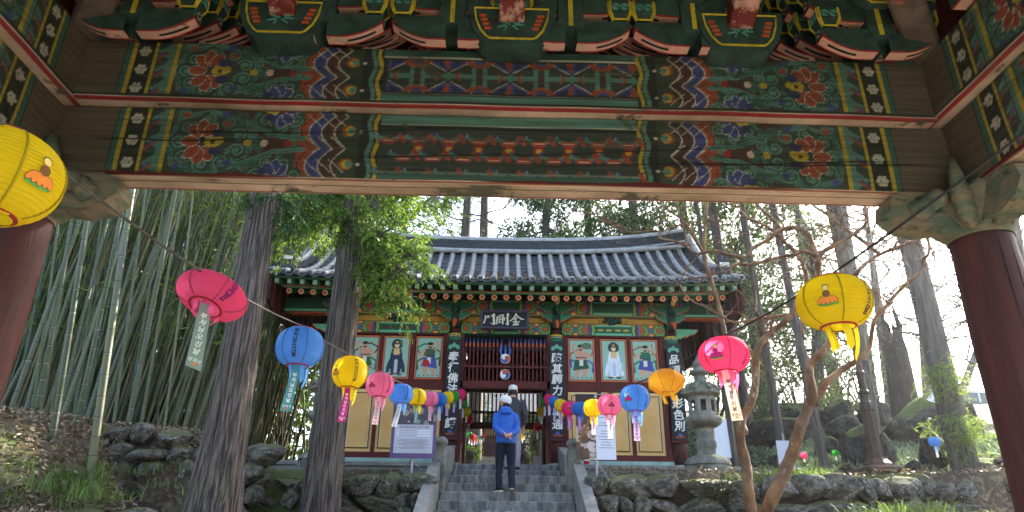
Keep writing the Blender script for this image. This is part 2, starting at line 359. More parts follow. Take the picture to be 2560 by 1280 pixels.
def beam_half(cv, cx, sg, H, zoff=0.0):
    T = lambda a: cx+sg*a
    def wav(a, col, wd, ph=0., amp=.012): cv.line([(T(a)+amp*math.sin(y*26+ph), y) for y in np.linspace(-.02, H, 24)], wd, col)
    cv.rect(T(.86), T(2.62), 0, H, BLK)
    # scallop bands
    cv.rect(T(1.0), T(2.24), 0, H, DGR)
    cv.rect(T(1.13), T(1.36), 0, H, BRO)
    for k, col in ((0, BRO), (1, BLU), (2, ORA)):
        a0 = 1.06+.085*k
        pts = [(a0, 0), (a0, H)]; n = 14
        lo = [(T(a0+.02+.085*abs(math.sin(y/H*math.pi*2+.35))), y) for y in np.linspace(0, H, n*3)]
        hi = [(x+sg*.12, y) for x, y in lo]
        cv.poly(lo+hi[::-1], col); cv.line(lo, .009, WHT)
        cv.line([(x+sg*.05, y) for x, y in lo], .006, BLK if k != 1 else BLU2)
        for q in range(3):
            y = H*(q+.3)/3; cv.line([(T(a0+.02), y), (T(a0+.12), y+.09)], .006, WHT)
    for y in (H*.22, H*.72):
        cv.disc(T(1.07), y, .045, ORA); cv.disc(T(1.06), y, .036, YEL); cv.disc(T(1.05), y, .024, TEAL); cv.disc(T(.99), y, .012, WHT)
    wav(.925, TEAL, .03); wav(.885, YEL, .028, .3); wav(.905, BLK, .006)
    # arabesque with lotuses
    cv.rect(T(1.40), T(2.24), 0, H, lin(72, 72, 56))
    for y in (0, H*.5, H): cv.poly([(T(1.40), y), (T(1.62), y+H*.28), (T(1.84), y), (T(1.62), y-H*.28)], lin(84, 42, 34))
    for dy in (-1, 1):
        cv.line([(T(1.36), H/2+dy*H*.08), (T(1.55), H/2+dy*H*.12), (T(1.75), H/2+dy*H*.30), (T(2.0), H/2+dy*H*.48), (T(2.2), H/2+dy*H*.34), (T(2.24), H/2)], .034, TEAL)
        cv.line([(T(1.36), H/2+dy*H*.08), (T(1.55), H/2+dy*H*.12), (T(1.75), H/2+dy*H*.30), (T(2.0), H/2+dy*H*.48), (T(2.2), H/2+dy*H*.34), (T(2.24), H/2)], .008, TEAL2)
    rr_ = random.Random(5)
    for k in range(80):
        a_, y_ = rr_.uniform(1.42, 2.22), rr_.uniform(.02, H-.02); cv.spiral(T(a_), y_, rr_.uniform(.03, .045), .014, TEAL2 if k % 3 else TEAL, rr_.uniform(0, 6), 1.4, sg)
    for k in range(9):
        t = k*2*math.pi/9; cv.disc(T(1.98+.2*math.cos(t)), H/2+.34*H*math.sin(t), .062, DGR)
        cv.spiral(T(1.98+.2*math.cos(t)), H/2+.34*H*math.sin(t), .054, .017, TEAL, t, 1.5, sg)
        cv.disc(T(1.98+.2*math.cos(t)), H/2+.34*H*math.sin(t), .014, TEAL)
    cv.disc(T(1.99), H/2, .135, DGR, .26*H); lotus(cv, T(2.03), H/2, .135, ORA, sg)
    for yc in (-.01, H+.01):
        for k in range(7):
            t = k*2*math.pi/7+.2; cv.disc(T(1.53+.13*math.cos(t)), yc+.13*math.sin(t), .058, DGR); cv.spiral(T(1.53+.13*math.cos(t)), yc+.13*math.sin(t), .05, .016, TEAL, t, 1.5, -sg)
        lotus(cv, T(1.53), yc, .115, BLU, -sg)
    for a, y, c in ((1.73, H/2, YEL), (1.62, H/2, PEA), (1.9, H*.93, BLU), (2.16, H*.9, ORA), (1.84, H*.2, BLU), (1.46, H/2, RED), (1.88, H*.78, ORA), (2.17, H*.12, BLU)):
        cv.disc(T(a), y, .026, c)
    # end stripes: teal, yellow, triangles, plum flower band
    cv.rect(T(2.25), T(2.28), 0, H, YEL); cv.rect(T(2.28), T(2.315), 0, H, TEAL)
    cv.rect(T(2.315), T(2.40), 0, H, DGR)
    for k in range(3):
        y = H*(k+.5)/3; cv.poly([(T(2.32), y-.06), (T(2.40), y), (T(2.32), y+.06)], TEAL); cv.line([(T(2.40), y-.07), (T(2.33), y-.015)], .018, ORA); cv.line([(T(2.40), y-.045), (T(2.34), y)], .014, BLU)
    cv.rect(T(2.40), T(2.425), 0, H, YEL); cv.rect(T(2.545), T(2.57), 0, H, YEL); cv.rect(T(2.57), T(2.61), 0, H, TEAL2)
    for k in range(3): plum(cv, T(2.485), H*(k+.5)/3, .045)
def centre_geo_a(cv, H):
    cv.rect(-.86, .86, 0, H, BLK); cv.rect(-.86, .86, H-.055, H, TEAL2); cv.rect(-.86, .86, 0, .075, TEAL); cv.rect(-.86, .86, H-.068, H-.058, WHT); cv.rect(-.86, .86, .08, .086, lin(150, 145, 130))
    y0, y1 = .10, H-.085; ym = (y0+y1)/2
    cv.rect(-.84, .84, y0, y1, lin(58, 66, 58))
    for k in range(4):
        c = -.63+.42*k
        for s in (-1, 1):
            yb = ym+s*(y1-y0)/2
            for q in (-1, 1):
                cv.poly([(c+q*.045, yb), (c+q*.2, yb), (c+q*.2, ym+s*.035)], BLU); cv.poly([(c+q*.09, yb), (c+q*.18, yb), (c+q*.18, ym+s*.075)], BLU2)
                cv.line([(c+q*.05, yb), (c+q*.195, ym+s*.04)], .007, WHT)
            cv.poly([(c-.1, yb), (c-.05, ym+s*.07), (c+.05, ym+s*.07), (c+.1, yb)], ORA); cv.poly([(c-.05, yb), (c, ym+s*.09), (c+.05, yb)], BLU)
        cv.rect(c-.19, c+.19, ym-.02, ym+.02, TEAL); cv.rect(c-.05, c-.02, y0+.05, y1-.05, TEAL); cv.rect(c+.02, c+.05, y0+.05, y1-.05, TEAL); cv.rect(c-.02, c+.02, ym-.03, ym+.03, BRO)
        cv.poly([(c+.21-.04, ym), (c+.21, ym+.04), (c+.25, ym), (c+.21, ym-.04)], TEAL)
        for s in (-1, 1): cv.poly([(c+.17, y1 if s > 0 else y0), (c+.21, ym+s*.05), (c+.25, y1 if s > 0 else y0)], ORA)
        for q in (-1, 1): cv.line([(c+q*.13, ym+.03), (c+q*.16, ym), (c+q*.13, ym-.03)], .014, ORA)
def centre_geo_b(cv, H):
    cv.rect(-.86, .86, 0, H, lin(62, 70, 60)); cv.rect(-.86, .86, H-.07, H, TEAL); cv.rect(-.86, .86, H-.082, H-.072, WHT); cv.rect(-.86, .86, H-.105, H-.085, BLK)
    y1 = H-.11
    for r in range(3):
        for k in range(9):
            x = -.8+.2*k+(.1 if r % 2 else 0); y = y1-.02-.13*r
            if x > .84: continue
            cv.ring(x, y, .085, .028, BLU, a0=3.4, a1=6.0); cv.ring(x, y, .085, .007, WHT, a0=3.4, a1=6.0)
            for t in (.5, 2.64): cv.line([(x, y-.07), (x+.1*math.cos(t), y-.07+.06*math.sin(t))], .026, TEAL)
            cv.line([(x-.035, y-.075), (x+.035, y-.075)], .04, ORA); cv.line([(x-.035, y-.075), (x+.035, y-.075)], .006, PEA)
            cv.line([(x+.07, y-.03), (x+.1, y-.075)], .034, ORA)
            if r == 1: cv.disc(x+.1, y, .036, RED); cv.disc(x+.1, y, .02, YEL)
    cv.rect(-.86, .86, .015, .055, lin(70, 112, 98)); cv.rect(-.86, .86, .06, .066, lin(150, 146, 130))
def paint_beam(L, H, U, res, mode, half=None):
    cv = Canvas(-L/2, L/2, -U, H, res, lin(112, 92, 74))
    c0 = 0.
    if half is None:
        for sg in (-1, 1): beam_half(cv, 0, sg, H)
        (centre_geo_a if mode == 'a' else centre_geo_b)(cv, H)
    else:
        for sg in (-1, 1): beam_half(cv, 0, sg, H)
        (centre_geo_a if mode == 'a' else centre_geo_b)(cv, H)
    if mode == 'a':       # upper beam: dark lip, red line, peach underside
        cv.rect(-9, 9, -.001, .028, lin(58, 38, 30)); cv.rect(-9, 9, -.05, .0, RED); cv.rect(-9, 9, -.004, .006, WHT); cv.rect(-9, 9, -9, -.05, PEA)
    else:
        cv.rect(-9, 9, -9, .006, PEA); cv.rect(-9, 9, -.012, .0, lin(176, 90, 70)); cv.rect(-9, 9, -.075, -.066, BLK); cv.rect(-9, 9, -.19, -.165, RED)
    # ragged loss along the lower edge
    X, Y = np.meshgrid(cv.xs, cv.ys)
    nz = np.zeros(X.shape)
    for k in range(6):
        nz += np.sin(X*(3.1*1.9**k)+k*1.7+Y*9*k)*np.sin(X*(1.3*1.7**k)+2.1*k)/(1.5**k)
    m = (nz > 1.25) & (Y > .0); cv.C[m] = cv.C[m]*.35+np.array(lin(92, 84, 70))*.65
    return cv
def beam_mesh(cv, name, H, U, belly):
    """local frame: face at y=0 looking to -y, bottom edge z=0"""
    def fn(X, Y):
        zz = np.where(Y >= 0, Y, 0.0); yy = np.where(Y >= 0, 0.0, -Y)
        r = .03; k = np.clip(1-np.abs(Y)/r, 0, 1); yy = yy+k*k*.008; zz = zz+k*k*.008
        if belly: yy = yy+belly*np.clip(1-zz/H, 0, 1)**3*(Y >= 0)+belly*(Y < 0)*(np.clip(1+Y/.12, 0, 1)); zz = zz-.02*np.clip(-Y/.1, 0, 1)*(Y < 0)*np.clip((U+Y)/.05, 0, 1)
        wob = .004*np.sin(X*2.3+zz*3)+.0025*np.sin(X*7.1+1)
        return X, yy+wob, zz+.004*np.sin(X*1.7)
    me = cv.mesh(name, m_paint_x, fn, True)
    return me
def beam_part(name, cv, H, U, belly, loc, rz, L):
    o = link(name, beam_mesh(cv, name, H, U, belly), pav, loc, (0, 0, rz))
    mb = MB(); mb.box((0, U/2+.012, H/2+.006), (L-.01, U-.02, H-.004)); link('timber_core', mb.mesh('timber_core', m_redwood), o)
    return o
LB = paint_beam(6.1, .50, .22, .0075, 'b'); beam_part('front_lower_beam', LB, .50, .22, .02, (0, -.11, 3.80), 0, 6.1)
UB = paint_beam(5.78, .45, .44, .0075, 'a'); beam_part('front_upper_beam', UB, .45, .44, 0, (0, -.22, 4.31), 0, 5.78)
SL = paint_beam(6.0, .50, .22, .011, 'b'); SU = paint_beam(6.0, .45, .44, .011, 'a')
for sg in (-1, 1):
    rz = -sg*math.pi/2
    beam_part('side_lower_beam', SL, .50, .22, .02, (sg*2.98, -3.03, 3.80), rz, 6.0)
    beam_part('side_upper_beam', SU, .45, .44, 0, (sg*2.87, -3.06, 4.31), rz, 6.0)
# the wooden splits in the lower beam
for x0, x1, z0, z1 in ((-2.3, -.4, .30, .38), (-2.75, -1.6, .24, .27), (-1.1, 1.5, .14, .29), (.2, 2.6, .12, .22), (.9, 2.9, .16, .2)):
    mb = MB(); mb.tube([(x0+(x1-x0)*t, -.113-.001, 3.8+z0+(z1-z0)*t+.008*math.sin(t*9)) for t in np.linspace(0, 1, 9)], [.001]+[.0035]*7+[.001], 5)
    link('split', mb.mesh('split', m_black), pav)
# pillars with stone feet
for sg in (-1, 1):
    for yy in (0, -6.2):
        mb = MB(); mb.smooth = True; prof = [(.215-.03*z/3.65+.004*math.sin(z*5), z) for z in np.linspace(.12, 3.62, 24)]; mb.lathe(prof, 40, (sg*3.115, yy, 0))
        p = link('pillar', mb.mesh('pillar', m_pillar), pav)
        mb = MB(); mb.lathe([(.30, -.05), (.31, .06), (.26, .13)], 20, (sg*3.115, yy, 0)); link('foot_stone', mb.mesh('foot_stone', m_granite), p)
        if yy == 0:
            for a, w in ((-1.75, .006), (-1.35, .004), (-2.3, .004)):
                mb = MB(); mb.tube([(sg*3.115+(.2165-.03*z/3.65)*math.cos(a+.03*math.sin(z*2)), (.2165-.03*z/3.65)*math.sin(a+.03*math.sin(z*2)), z) for z in np.linspace(.4, 3.5, 14)], [.001]+[w*.6]*12+[.001], 5)
                link('crack', mb.mesh('crack', m_black), p)
# carved capitals
for sg in (-1, 1):
    mb = MB(); mb.smooth = True; n = 40; rings = []
    for i, (r, z) in enumerate(((.19, 3.50), (.20, 3.54), (.225, 3.60), (.27, 3.68), (.30, 3.76), (.285, 3.80), (.24, 3.80))):
        rings.append([(sg*3.115+(r+.022*math.sin(j*2*math.pi/n*6)*(i/4))*math.cos(j*2*math.pi/n), (r+.022*math.sin(j*2*math.pi/n*6)*(i/4))*math.sin(j*2*math.pi/n), z+.025*math.sin(j*2*math.pi/n*6+1)*(i/5)) for j in range(n)])
    vs_ = [v for r in rings for v in r]
    mb.add(vs_, [(i*n+j, i*n+(j+1) % n, (i+1)*n+(j+1) % n, (i+1)*n+j) for i in range(len(rings)-1) for j in range(n)])
    cap = link('capital', mb.mesh('capital', m_oldgreen), pav)
    # horn leaves curling up at the inner corner
    for a, hgt in ((-sg*.0+(-math.pi/2), .34), (math.pi if sg > 0 else 0, .3), ((-math.pi*.75) if sg > 0 else -math.pi*.25, .46)):
        mb = MB(); mb.smooth = True; ca, sa = math.cos(a), math.sin(a)
        mb.tube([(sg*3.115+ca*r, sa*r, 3.56+z) for r, z in ((.18, 0), (.25, .06), (.30, .14), (.30, hgt*.7), (.255, hgt))], [.06, .085, .09, .06, .02], 10, squash=.7)
        link('leaf_horn', mb.mesh('leaf_horn', m_oldgreen), cap)
    # bracket boards under the beams: along the front beam and along the side beam
    def board(L, nm, ax):
        poly = [(0, .0), (0, .26), (L-.1, .26), (L, .22), (L+.02, .12), (L-.06, .04), (L-.2, .0), (L-.34, .02), (L-.42, -.03)]
        mb = MB(); O = Vector((sg*3.115, 0, 3.545))
        if ax == 'x': mb.prism(poly, O, (-sg, 0, 0), (0, 0, 1), (0, 1, 0), .2)
        else: mb.prism(poly, O, (0, -1, 0), (0, 0, 1), (1, 0, 0), .2)
        return link(nm, mb.mesh(nm, m_oldgreen, True), cap)
    board(.60, 'bracket_board', 'x'); board(.55, 'bracket_board', 'y')
    mb = MB(); mb.smooth = True   # scroll volutes on the front board
    mb.tube([(sg*3.115-sg*(.26+.09*k), -.11, 3.70+.03*math.sin(k*2.4)) for k in np.linspace(0, 2.6, 9)], [.05, .08, .09, .07, .05, .07, .09, .06, .02], 10)
    link('scroll', mb.mesh('scroll', m_oldgreen), cap)
# infill above the beam
mb = MB(); mb.box((0, .66, 5.4), (6.6, .06, 1.2)); link('infill_board', mb.mesh('infill_board', m_redwood), pav)
for x in (-2.05, -.78, .78, 2.05):
    cv = Canvas(-.12, .12, 0, .62, .012, BRO)
    cv.rect(-9, 9, .26, .34, lin(70, 76, 50)); cv.rect(-9, 9, .33, .38, TEAL); cv.rect(-9, 9, .38, .42, YEL); cv.rect(-9, 9, .42, 9, BLU); cv.rect(-9, 9, .54, 9, BLU2); cv.disc(0, .1, .1, ORA); cv.ring(0, .12, .11, .012, PEA)
    for k in range(4): cv.disc(-.06+.04*k, .5, .02, TEAL)
    me = cv.mesh('painted_post', m_paint_s, lambda X, Y: (np.sin(X*9)*.1, -.04-.1*np.cos(X*9)+.05, Y+5.18)); link('painted_post', me, pav, (x, .60, 0))
    mb = MB(); mb.cur = 0; mb.box((x, .5, 5.70), (.8, .2, .10)); mb.cur = 1; mb.box((x, .398, 5.665), (.8, .006, .02)); mb.box((x, .398, 5.74), (.8, .006, .016)); mb.cur = 2; mb.box((x, .398, 5.703), (.76, .008, .014)); link('pink_rail', mb.mesh('pink_rail', [m_pink, m_brred, m_black]), pav)
# bracket arms: curved tongues running along x, capped by little blocks
def arm_mesh():
    """arm along +x from 0 to L, underside sweeping up; peach underside, red edges, black slit, flower end"""
    L, Hh, W = .36, .20, .11
    prof = [(x, .13*max(0, (x-.10)/(L-.10))**1.8) for x in np.linspace(0, L, 9)]
    mb = MB()
    def strip(y0, y1, dz, mi):
        mb.cur = mi; vs = []
        for x, z in prof: vs += [(x, y0, z-dz), (x, y1, z-dz)]
        mb.add(vs, [(2*i, 2*i+2, 2*i+3, 2*i+1) for i in range(len(prof)-1)])
    mb.cur = 4; n = len(prof)
    for y in (-W/2, W/2): mb.add([(x, y, z) for x, z in prof]+[(L, y, Hh), (0, y, Hh)], [tuple(range(n+2))])
    mb.add([(0, -W/2, Hh), (L, -W/2, Hh), (L, W/2, Hh), (0, W/2, Hh)], [(0, 1, 2, 3)])
    strip(-W/2, W/2, 0, 1); strip(-W/2+.014, W/2-.014, .002, 0)
    mb.cur = 2; k0 = 3; vs = []
    for x, z in prof[k0:-1]: vs += [(x, -.011, z-.004), (x, .011, z-.004)]
    mb.add(vs, [(2*i, 2*i+2, 2*i+3, 2*i+1) for i in range(len(vs)//2-1)])
    mb.cur = 1; mb.box((L-.006, 0, .137), (.02, W+.004, .016))
    mb.cur = 3; zb = prof[-1][1]; mb.add([(L, -W/2, zb), (L, W/2, zb), (L, W/2, Hh+.04), (L, -W/2, Hh+.04)], [(0, 1, 2, 3)])
    mb.cur = 2; mb.add([(L+.002, -W*.36, zb+.012), (L+.002, W*.36, zb+.012), (L+.002, W*.36, Hh+.03), (L+.002, -W*.36, Hh+.03)], [(0, 1, 2, 3)])
    mb.cur = 5
    for k in range(6):
        t = k*math.pi/3; y, z = .022*math.cos(t), .165+.026*math.sin(t)+.02; mb.add([(L+.004, y+.009*math.cos(q), z+.009*math.sin(q)) for q in np.linspace(0, 5.24, 6)], [tuple(range(6))])
    return mb.mesh('bracket_arm', [m_pink, m_brred, m_black, m_teal, m_brgreen, m_white])
ARM = arm_mesh()
def block_mesh():
    mb = MB(); w, d, h = .15, .13, .15
    mb.cur = 0
    lo = [(-.045, -d/2*.7, 0), (.045, -d/2*.7, 0), (.045, d/2*.7, 0), (-.045, d/2*.7, 0)]
    mid = [(-w/2, -d/2, .06), (w/2, -d/2, .06), (w/2, d/2, .06), (-w/2, d/2, .06)]; hi = [(x, y, h) for x, y, z in mid]
    mb.add(lo+mid+hi, [(3, 2, 1, 0)]+[(i, (i+1) % 4, 4+(i+1) % 4, 4+i) for i in range(4)]+[(4+i, 4+(i+1) % 4, 8+(i+1) % 4, 8+i) for i in range(4)]+[(8, 9, 10, 11)])
    mb.cur = 1; e = .003
    for s in (-1, 1):
        y = s*(d/2+e); mb.tube([(-w/2+.008, y, h), (-w/2+.008, y, .062), (-.045, s*(d/2*.7+.006), .008), (.045, s*(d/2*.7+.006), .008), (w/2-.008, y, .062), (w/2-.008, y, h)], .0085, 4)
        x = s*(w/2+e); mb.tube([(x, -d/2+.008, h), (x, -d/2+.008, .062), (s*.05, -d*.33, .006), (s*.05, d*.33, .006), (x, d/2-.008, .062), (x, d/2-.008, h)], .0085, 4)
    mb.cur = 2
    for s in (-1, 1):
        for q in (-1, 1):
            for rr in (.026, .012):
                mb.tube([(q*.03+rr*math.cos(t), s*(d/2+.004), .10+rr*math.sin(t)) for t in np.linspace(0, 5.6, 9)], .005, 4)
                mb.tube([(s*(w/2+.004), q*.027+rr*math.cos(t), .10+rr*math.sin(t)) for t in np.linspace(0, 5.6, 9)], .005, 4)
    return mb.mesh('bearing_block', [m_brgreen, m_bryel, m_teal])
BLOCK = block_mesh()
def head_mesh():     # projecting arm head with yellow outline facing the camera
    mb = MB(); poly = [(-.15, .15), (-.13, .03), (-.07, -.03), (.07, -.03), (.13, .03), (.15, .15)]
    mb.cur = 0; mb.prism(poly, (0, 0, 0), (1, 0, 0), (0, 0, 1), (0, 1, 0), .7)
    mb.cur = 1; mb.tube([(x*.95, -.353, z) for x, z in poly], .010, 4)
    mb.cur = 2
    for q in (-1, 1):
        for rr in (.048, .028, .01): mb.tube([(q*.05+rr*math.cos(t), -.353, .07+rr*math.sin(t)) for t in np.linspace(0, 6, 11)], .007, 4)
    mb.cur = 0; mb.box((0, .02, -.14), (.17, .6, .24)); mb.cur = 1; mb.box((.0, -.283, -.14), (.03, .008, .22))
    return mb.mesh('arm_head', [m_brgreen, m_bryel, m_teal])
HEAD = head_mesh()
for x, dirs in ((-2.52, (-1, 1)), (-1.27, (-1, 1)), (-.40, (-1, 1)), (.40, (-1, 1)), (1.24, (-1, 1)), (2.52, (-1, 1))):
    for tier in range(3):
        for r in range(4):
            if tier == 0 and r == 3: pass
            y = -.34+.29*r; z = 4.72+.22*r+.25*tier; ext = .05*tier
            if z > 5.7: continue
            for d in dirs:
                a = link('bracket_arm', ARM, pav, (x+d*(.04+ext), y, z), (0, 0, 0), (d*1.0, .9, .92))
                link('bearing_block', BLOCK, pav, (x+d*(.34+ext), y, z+.20))
    link('arm_head', HEAD, pav, (x, -.12, 5.10)); link('arm_head', HEAD, pav, (x, -.3, 5.42), (0, 0, 0), (1.1, 1, 1))
# boat-shaped blocks with red beam ends
for x in (-1.53, .0, 1.55):
    mb = MB(); poly = [(-.30, .32), (-.285, .2), (-.25, .09), (-.2, .02), (-.17, 0), (.17, 0), (.2, .02), (.25, .09), (.285, .2), (.30, .32)]
    mb.cur = 0; mb.prism(poly, (x, -.25, 4.68), (1, 0, 0), (0, 0, 1), (0, 1, 0), .32)
    mb.cur = 1; q = [(u*.84, .035+w*.8) for u, w in poly]; mb.tube([(x+u, -.413, 4.68+w) for u, w in q]+[(x+q[0][0], -.413, 4.68+q[0][1])], .008, 4)
    mb.cur = 2
    for k in range(7):
        t = k*.9; mb.tube([(x+.08*math.cos(t)*(1-s*.8)+.03*math.sin(k), -.413, 4.68+.15+.05*math.sin(t)*(1-s*.8)) for s in np.linspace(0, 1, 5)], .007, 4)
    mb.cur = 3
    for s in (-1, 1):
        for k in range(4): mb.box((x+s*(.16+.012*k), -.4125, 4.68+.12+.035*k), (.045, .006, .02))
    link('boat_block', mb.mesh('boat_block', [m_brgreen, m_bryel, m_teal, m_orange], True), pav)
    mb = MB(); R = Euler((RAD(-24), 0, 0)).to_matrix(); mb.cur = 0; mb.box((x, -.82, 5.13), (.17, 1.0, .17), R, .01); mb.cur = 1; mb.box(Vector((x, -.82, 5.13))+R @ Vector((0, -.32, -.06)), (.178, .2, .06), R)
    link('beam_end', mb.mesh('beam_end', [m_redend, m_brred]), pav)
for sg in (-1, 1):   # corner beams with coiled heads
    mb = MB(); R = Euler((RAD(-18), 0, -sg*RAD(42))).to_matrix(); mb.box((sg*2.55, -.65, 5.05), (.2, 1.2, .24), R, .02); link('corner_beam', mb.mesh('corner_beam', m_oldwood), pav)
    for k in range(3):
        link('bracket_arm', ARM, pav, (sg*2.85, -.7-.5*k, 4.8), (0, 0, -math.pi/2), (1, 1, 1)); link('bearing_block', BLOCK, pav, (sg*2.85, -1.0-.5*k, 5.0))
# ceiling and tiled roof mass above
mb = MB(); mb.box((0, -3.1, 5.98), (9.4, 9.4, .16)); link('ceiling', mb.mesh('ceiling', m_dkgreen), pav)
mb = MB(); mb.box((0, -3.1, 6.5), (10.6, 10.6, .9), top=.5); link('roof', mb.mesh('roof', m_tile_dk), pav)
mb = MB(); mb.box((0, -3.1, -.06), (8.5, 8.6, .2), ch=.03); link('floor_slab', mb.mesh('floor_slab', m_granite), pav)
for sg in (-1, 1):
    mb = MB(); mb.box((sg*3.1, -3.1, 5.35), (.08, 6.1, 1.15)); link('infill_board', mb.mesh('infill_board', m_redwood), pav)
# ------------------------------------------------------------------ terrain
def sst(a, b, x): t = np.clip((x-a)/(b-a), 0, 1); return t*t*(3-2*t)
def ground_z(x, y):
    x = np.asarray(x, float); y = np.asarray(y, float)
    lb = 2.0+.62*(-x-4.4)+.52*(y-9.5); pl = 3.38+.045*np.clip(y-12, 0, 60)
    k = .25; lb = -k*np.log(np.exp(-np.clip(lb, -5, 12)/k)+np.exp(-pl/k)); lb = np.maximum(lb, .0)
    yw = np.where(x > -4.5, 11.75, 11.0); lb = np.where(y < yw, 1.85+(np.maximum(lb, 1.85)-1.85)*np.where(y > 9.9, sst(5.5, 6.3, -x), sst(4.65, 5.6, -x)), lb)
    lb = np.where(y > 11.85, 2.84+(np.maximum(lb, 2.84)-2.84)*sst(4.9, 6.1, -x), lb)
    terr = np.where(y > 11.9, 2.84, 1.9+0*y)
    yard = 0*y
    hill = 2.82+.26*np.clip(y-13.2, 0, 18)+.06*np.clip(y-31, 0, 60)+.05*np.clip(x-6, 0, 30)
    # right of the stairs: bank in front of the wall, terrace, then hillside
    r = np.where(y > 11.9, terr+(hill-terr)*sst(4.6, 6.6, x), 1.95)
    r = r*sst(5.0, 8.0, y)
    left = lb*sst(5.0, 8.0, y)
    mid = np.where(y > 14.6, 3.15, np.where(y > 13.4, 2.84, 0.17*np.floor(np.clip((y-7.9)/.32, 0, 16))-.25))
    z = np.where(x < 0, left, r)
    cen = sst(1.55, 1.75, np.abs(x-.06)); z = np.where(y < 14.6, mid*(1-cen)+z*cen, z)
    z = np.where(y > 14.6, np.where(x < 0, 3.15+(left-3.15)*sst(4.6, 5.8, -x), 3.15+(r-3.15)*sst(5.0, 6.4, x)), z)
    up = sst(25.0, 29.5, y)*1.95*(np.abs(x) < 5.5)     # the court behind climbs to the next gate
    z = z+up*np.clip((5.5-np.abs(x))/1.5, 0, 1)
    far = 5*sst(60, 120, np.hypot(x, y)); return z+far
xs = np.concatenate([np.linspace(-120, -16, 18), np.linspace(-15.5, 15.5, 125), np.linspace(16, 120, 18)])
ys = np.concatenate([np.linspace(-100, -6, 14), np.linspace(-5, 26, 125), np.linspace(27, 130, 30)])
GX, GY = np.meshgrid(xs, ys); GZ = ground_z(GX, GY)
GZ = GZ+.05*np.sin(GX*2.1+GY*1.3)*np.sin(GY*1.7-GX*.6)*(np.abs(GX) > 2.2)*(GY > 5)-.02
idx = np.arange(GX.size).reshape(GX.shape)
b = NB('forest_ground'); v = b.coord((1, 1, 1), False)
c = b.mix(b.ramp(b.noise(v, 1.1, 6), .35, .65), lin(84, 70, 56), lin(58, 50, 40))
c = b.mix(b.ramp(b.noise(v, 14, 5, .7), .5, .62), c, lin(116, 100, 82)); c = b.mix(b.ramp(b.noise(v, .5, 5), .5, .6), c, lin(84, 92, 52))
b.bump(b.noise(v, 16, 8, .7), .8, .05); m_ground = b.fin(c, .95, .15)
gme = np_mesh('ground', np.stack([GX.ravel(), GY.ravel(), GZ.ravel()], 1), np.stack([idx[:-1, :-1].ravel(), idx[:-1, 1:].ravel(), idx[1:, 1:].ravel(), idx[1:, :-1].ravel()], 1), [m_ground], None, True)
tag(link('ground', gme), 'leaf-strewn earth ground climbing in banks and terraces', kind='structure')
mb = MB(); mb.box((0, 20.5, 3.13), (10.0, 11.0, .1)); mb.box((0, 2.0, -.08), (14, 13, .12))
b = NB('sandy_court'); v = b.coord((1, 1, 1), False); c = b.mix(b.ramp(b.noise(v, 2, 6), .3, .7), lin(188, 172, 146), lin(160, 146, 122)); b.bump(b.noise(v, 60, 4), .4, .01); m_sand = b.fin(c, .95, .1)
tag(mb.build('court_pavement', m_sand), 'pale sandy paving of the yards before and behind the gate', kind='structure')

# ------------------------------------------------------------------ stone stairs
stairs = thing('stone_stairs', 'grey granite stairway with sloping side slabs climbing to the temple gate', 'stairs', (.06, 12.5, 2.5))
zt = [3.21, 3.04]; yt = [14.52, 13.98]
lips = [(14.50, 3.21, 1.05, .60), (13.96, 3.04, 1.05, .60)]
for k in range(17): lips.append((13.24-.325*k, 2.87-.17*k, 1.17, .75 if k == 0 else .5))
for i, (y, z, hw, dp) in enumerate(lips):
    for part in range(2 if i % 2 else 1):
        w = 2*hw
        mb = MB(); n = 24
        if i % 2: x0 = -.02*i; seg = [(-hw, x0-.25), (x0-.247, hw)][part]
        else: seg = (-hw, hw)
        mb.box((.06+(seg[0]+seg[1])/2, y+dp/2, z-.084), (seg[1]-seg[0], dp, .168), ch=.014); mb.build('step', m_step, stairs)
# side slabs of the long lower flight
for sg in (-1, 1):
    X = .06+sg*1.28
    def slab(nm, y0, z0, y1, z1, h, w, X=X, m=m_granite):
        mb = MB(); mb.prism([(y0, z0-h), (y1, z1-h), (y1, z1), (y0, z0)], (X, 0, 0), (0, 1, 0), (0, 0, 1), (1, 0, 0), w); return mb.build(nm, m, stairs, True)
    slab('side_slab', 7.6, .62, 12.62, 3.02, .75, .19)
    slab('side_slab', 13.15, 3.24, 14.75, 3.60, .9, .17, .06+sg*1.16)
    mb = MB(); mb.cur = 0; px, py = .06+sg*1.22, 12.86   # newel post: shaft, collar, bud
    mb.box((px, py, 2.86), (.25, .25, .9), ch=.03); mb.box((px, py, 3.325), (.21, .21, .05)); mb.smooth = True
    mb.lathe([(.10, 3.34), (.135, 3.365), (.14, 3.41), (.125, 3.45), (.09, 3.485), (.04, 3.505), (.005, 3.51)], 16, (px, py, 0)); mb.build('newel_post', m_granite_old, stairs)

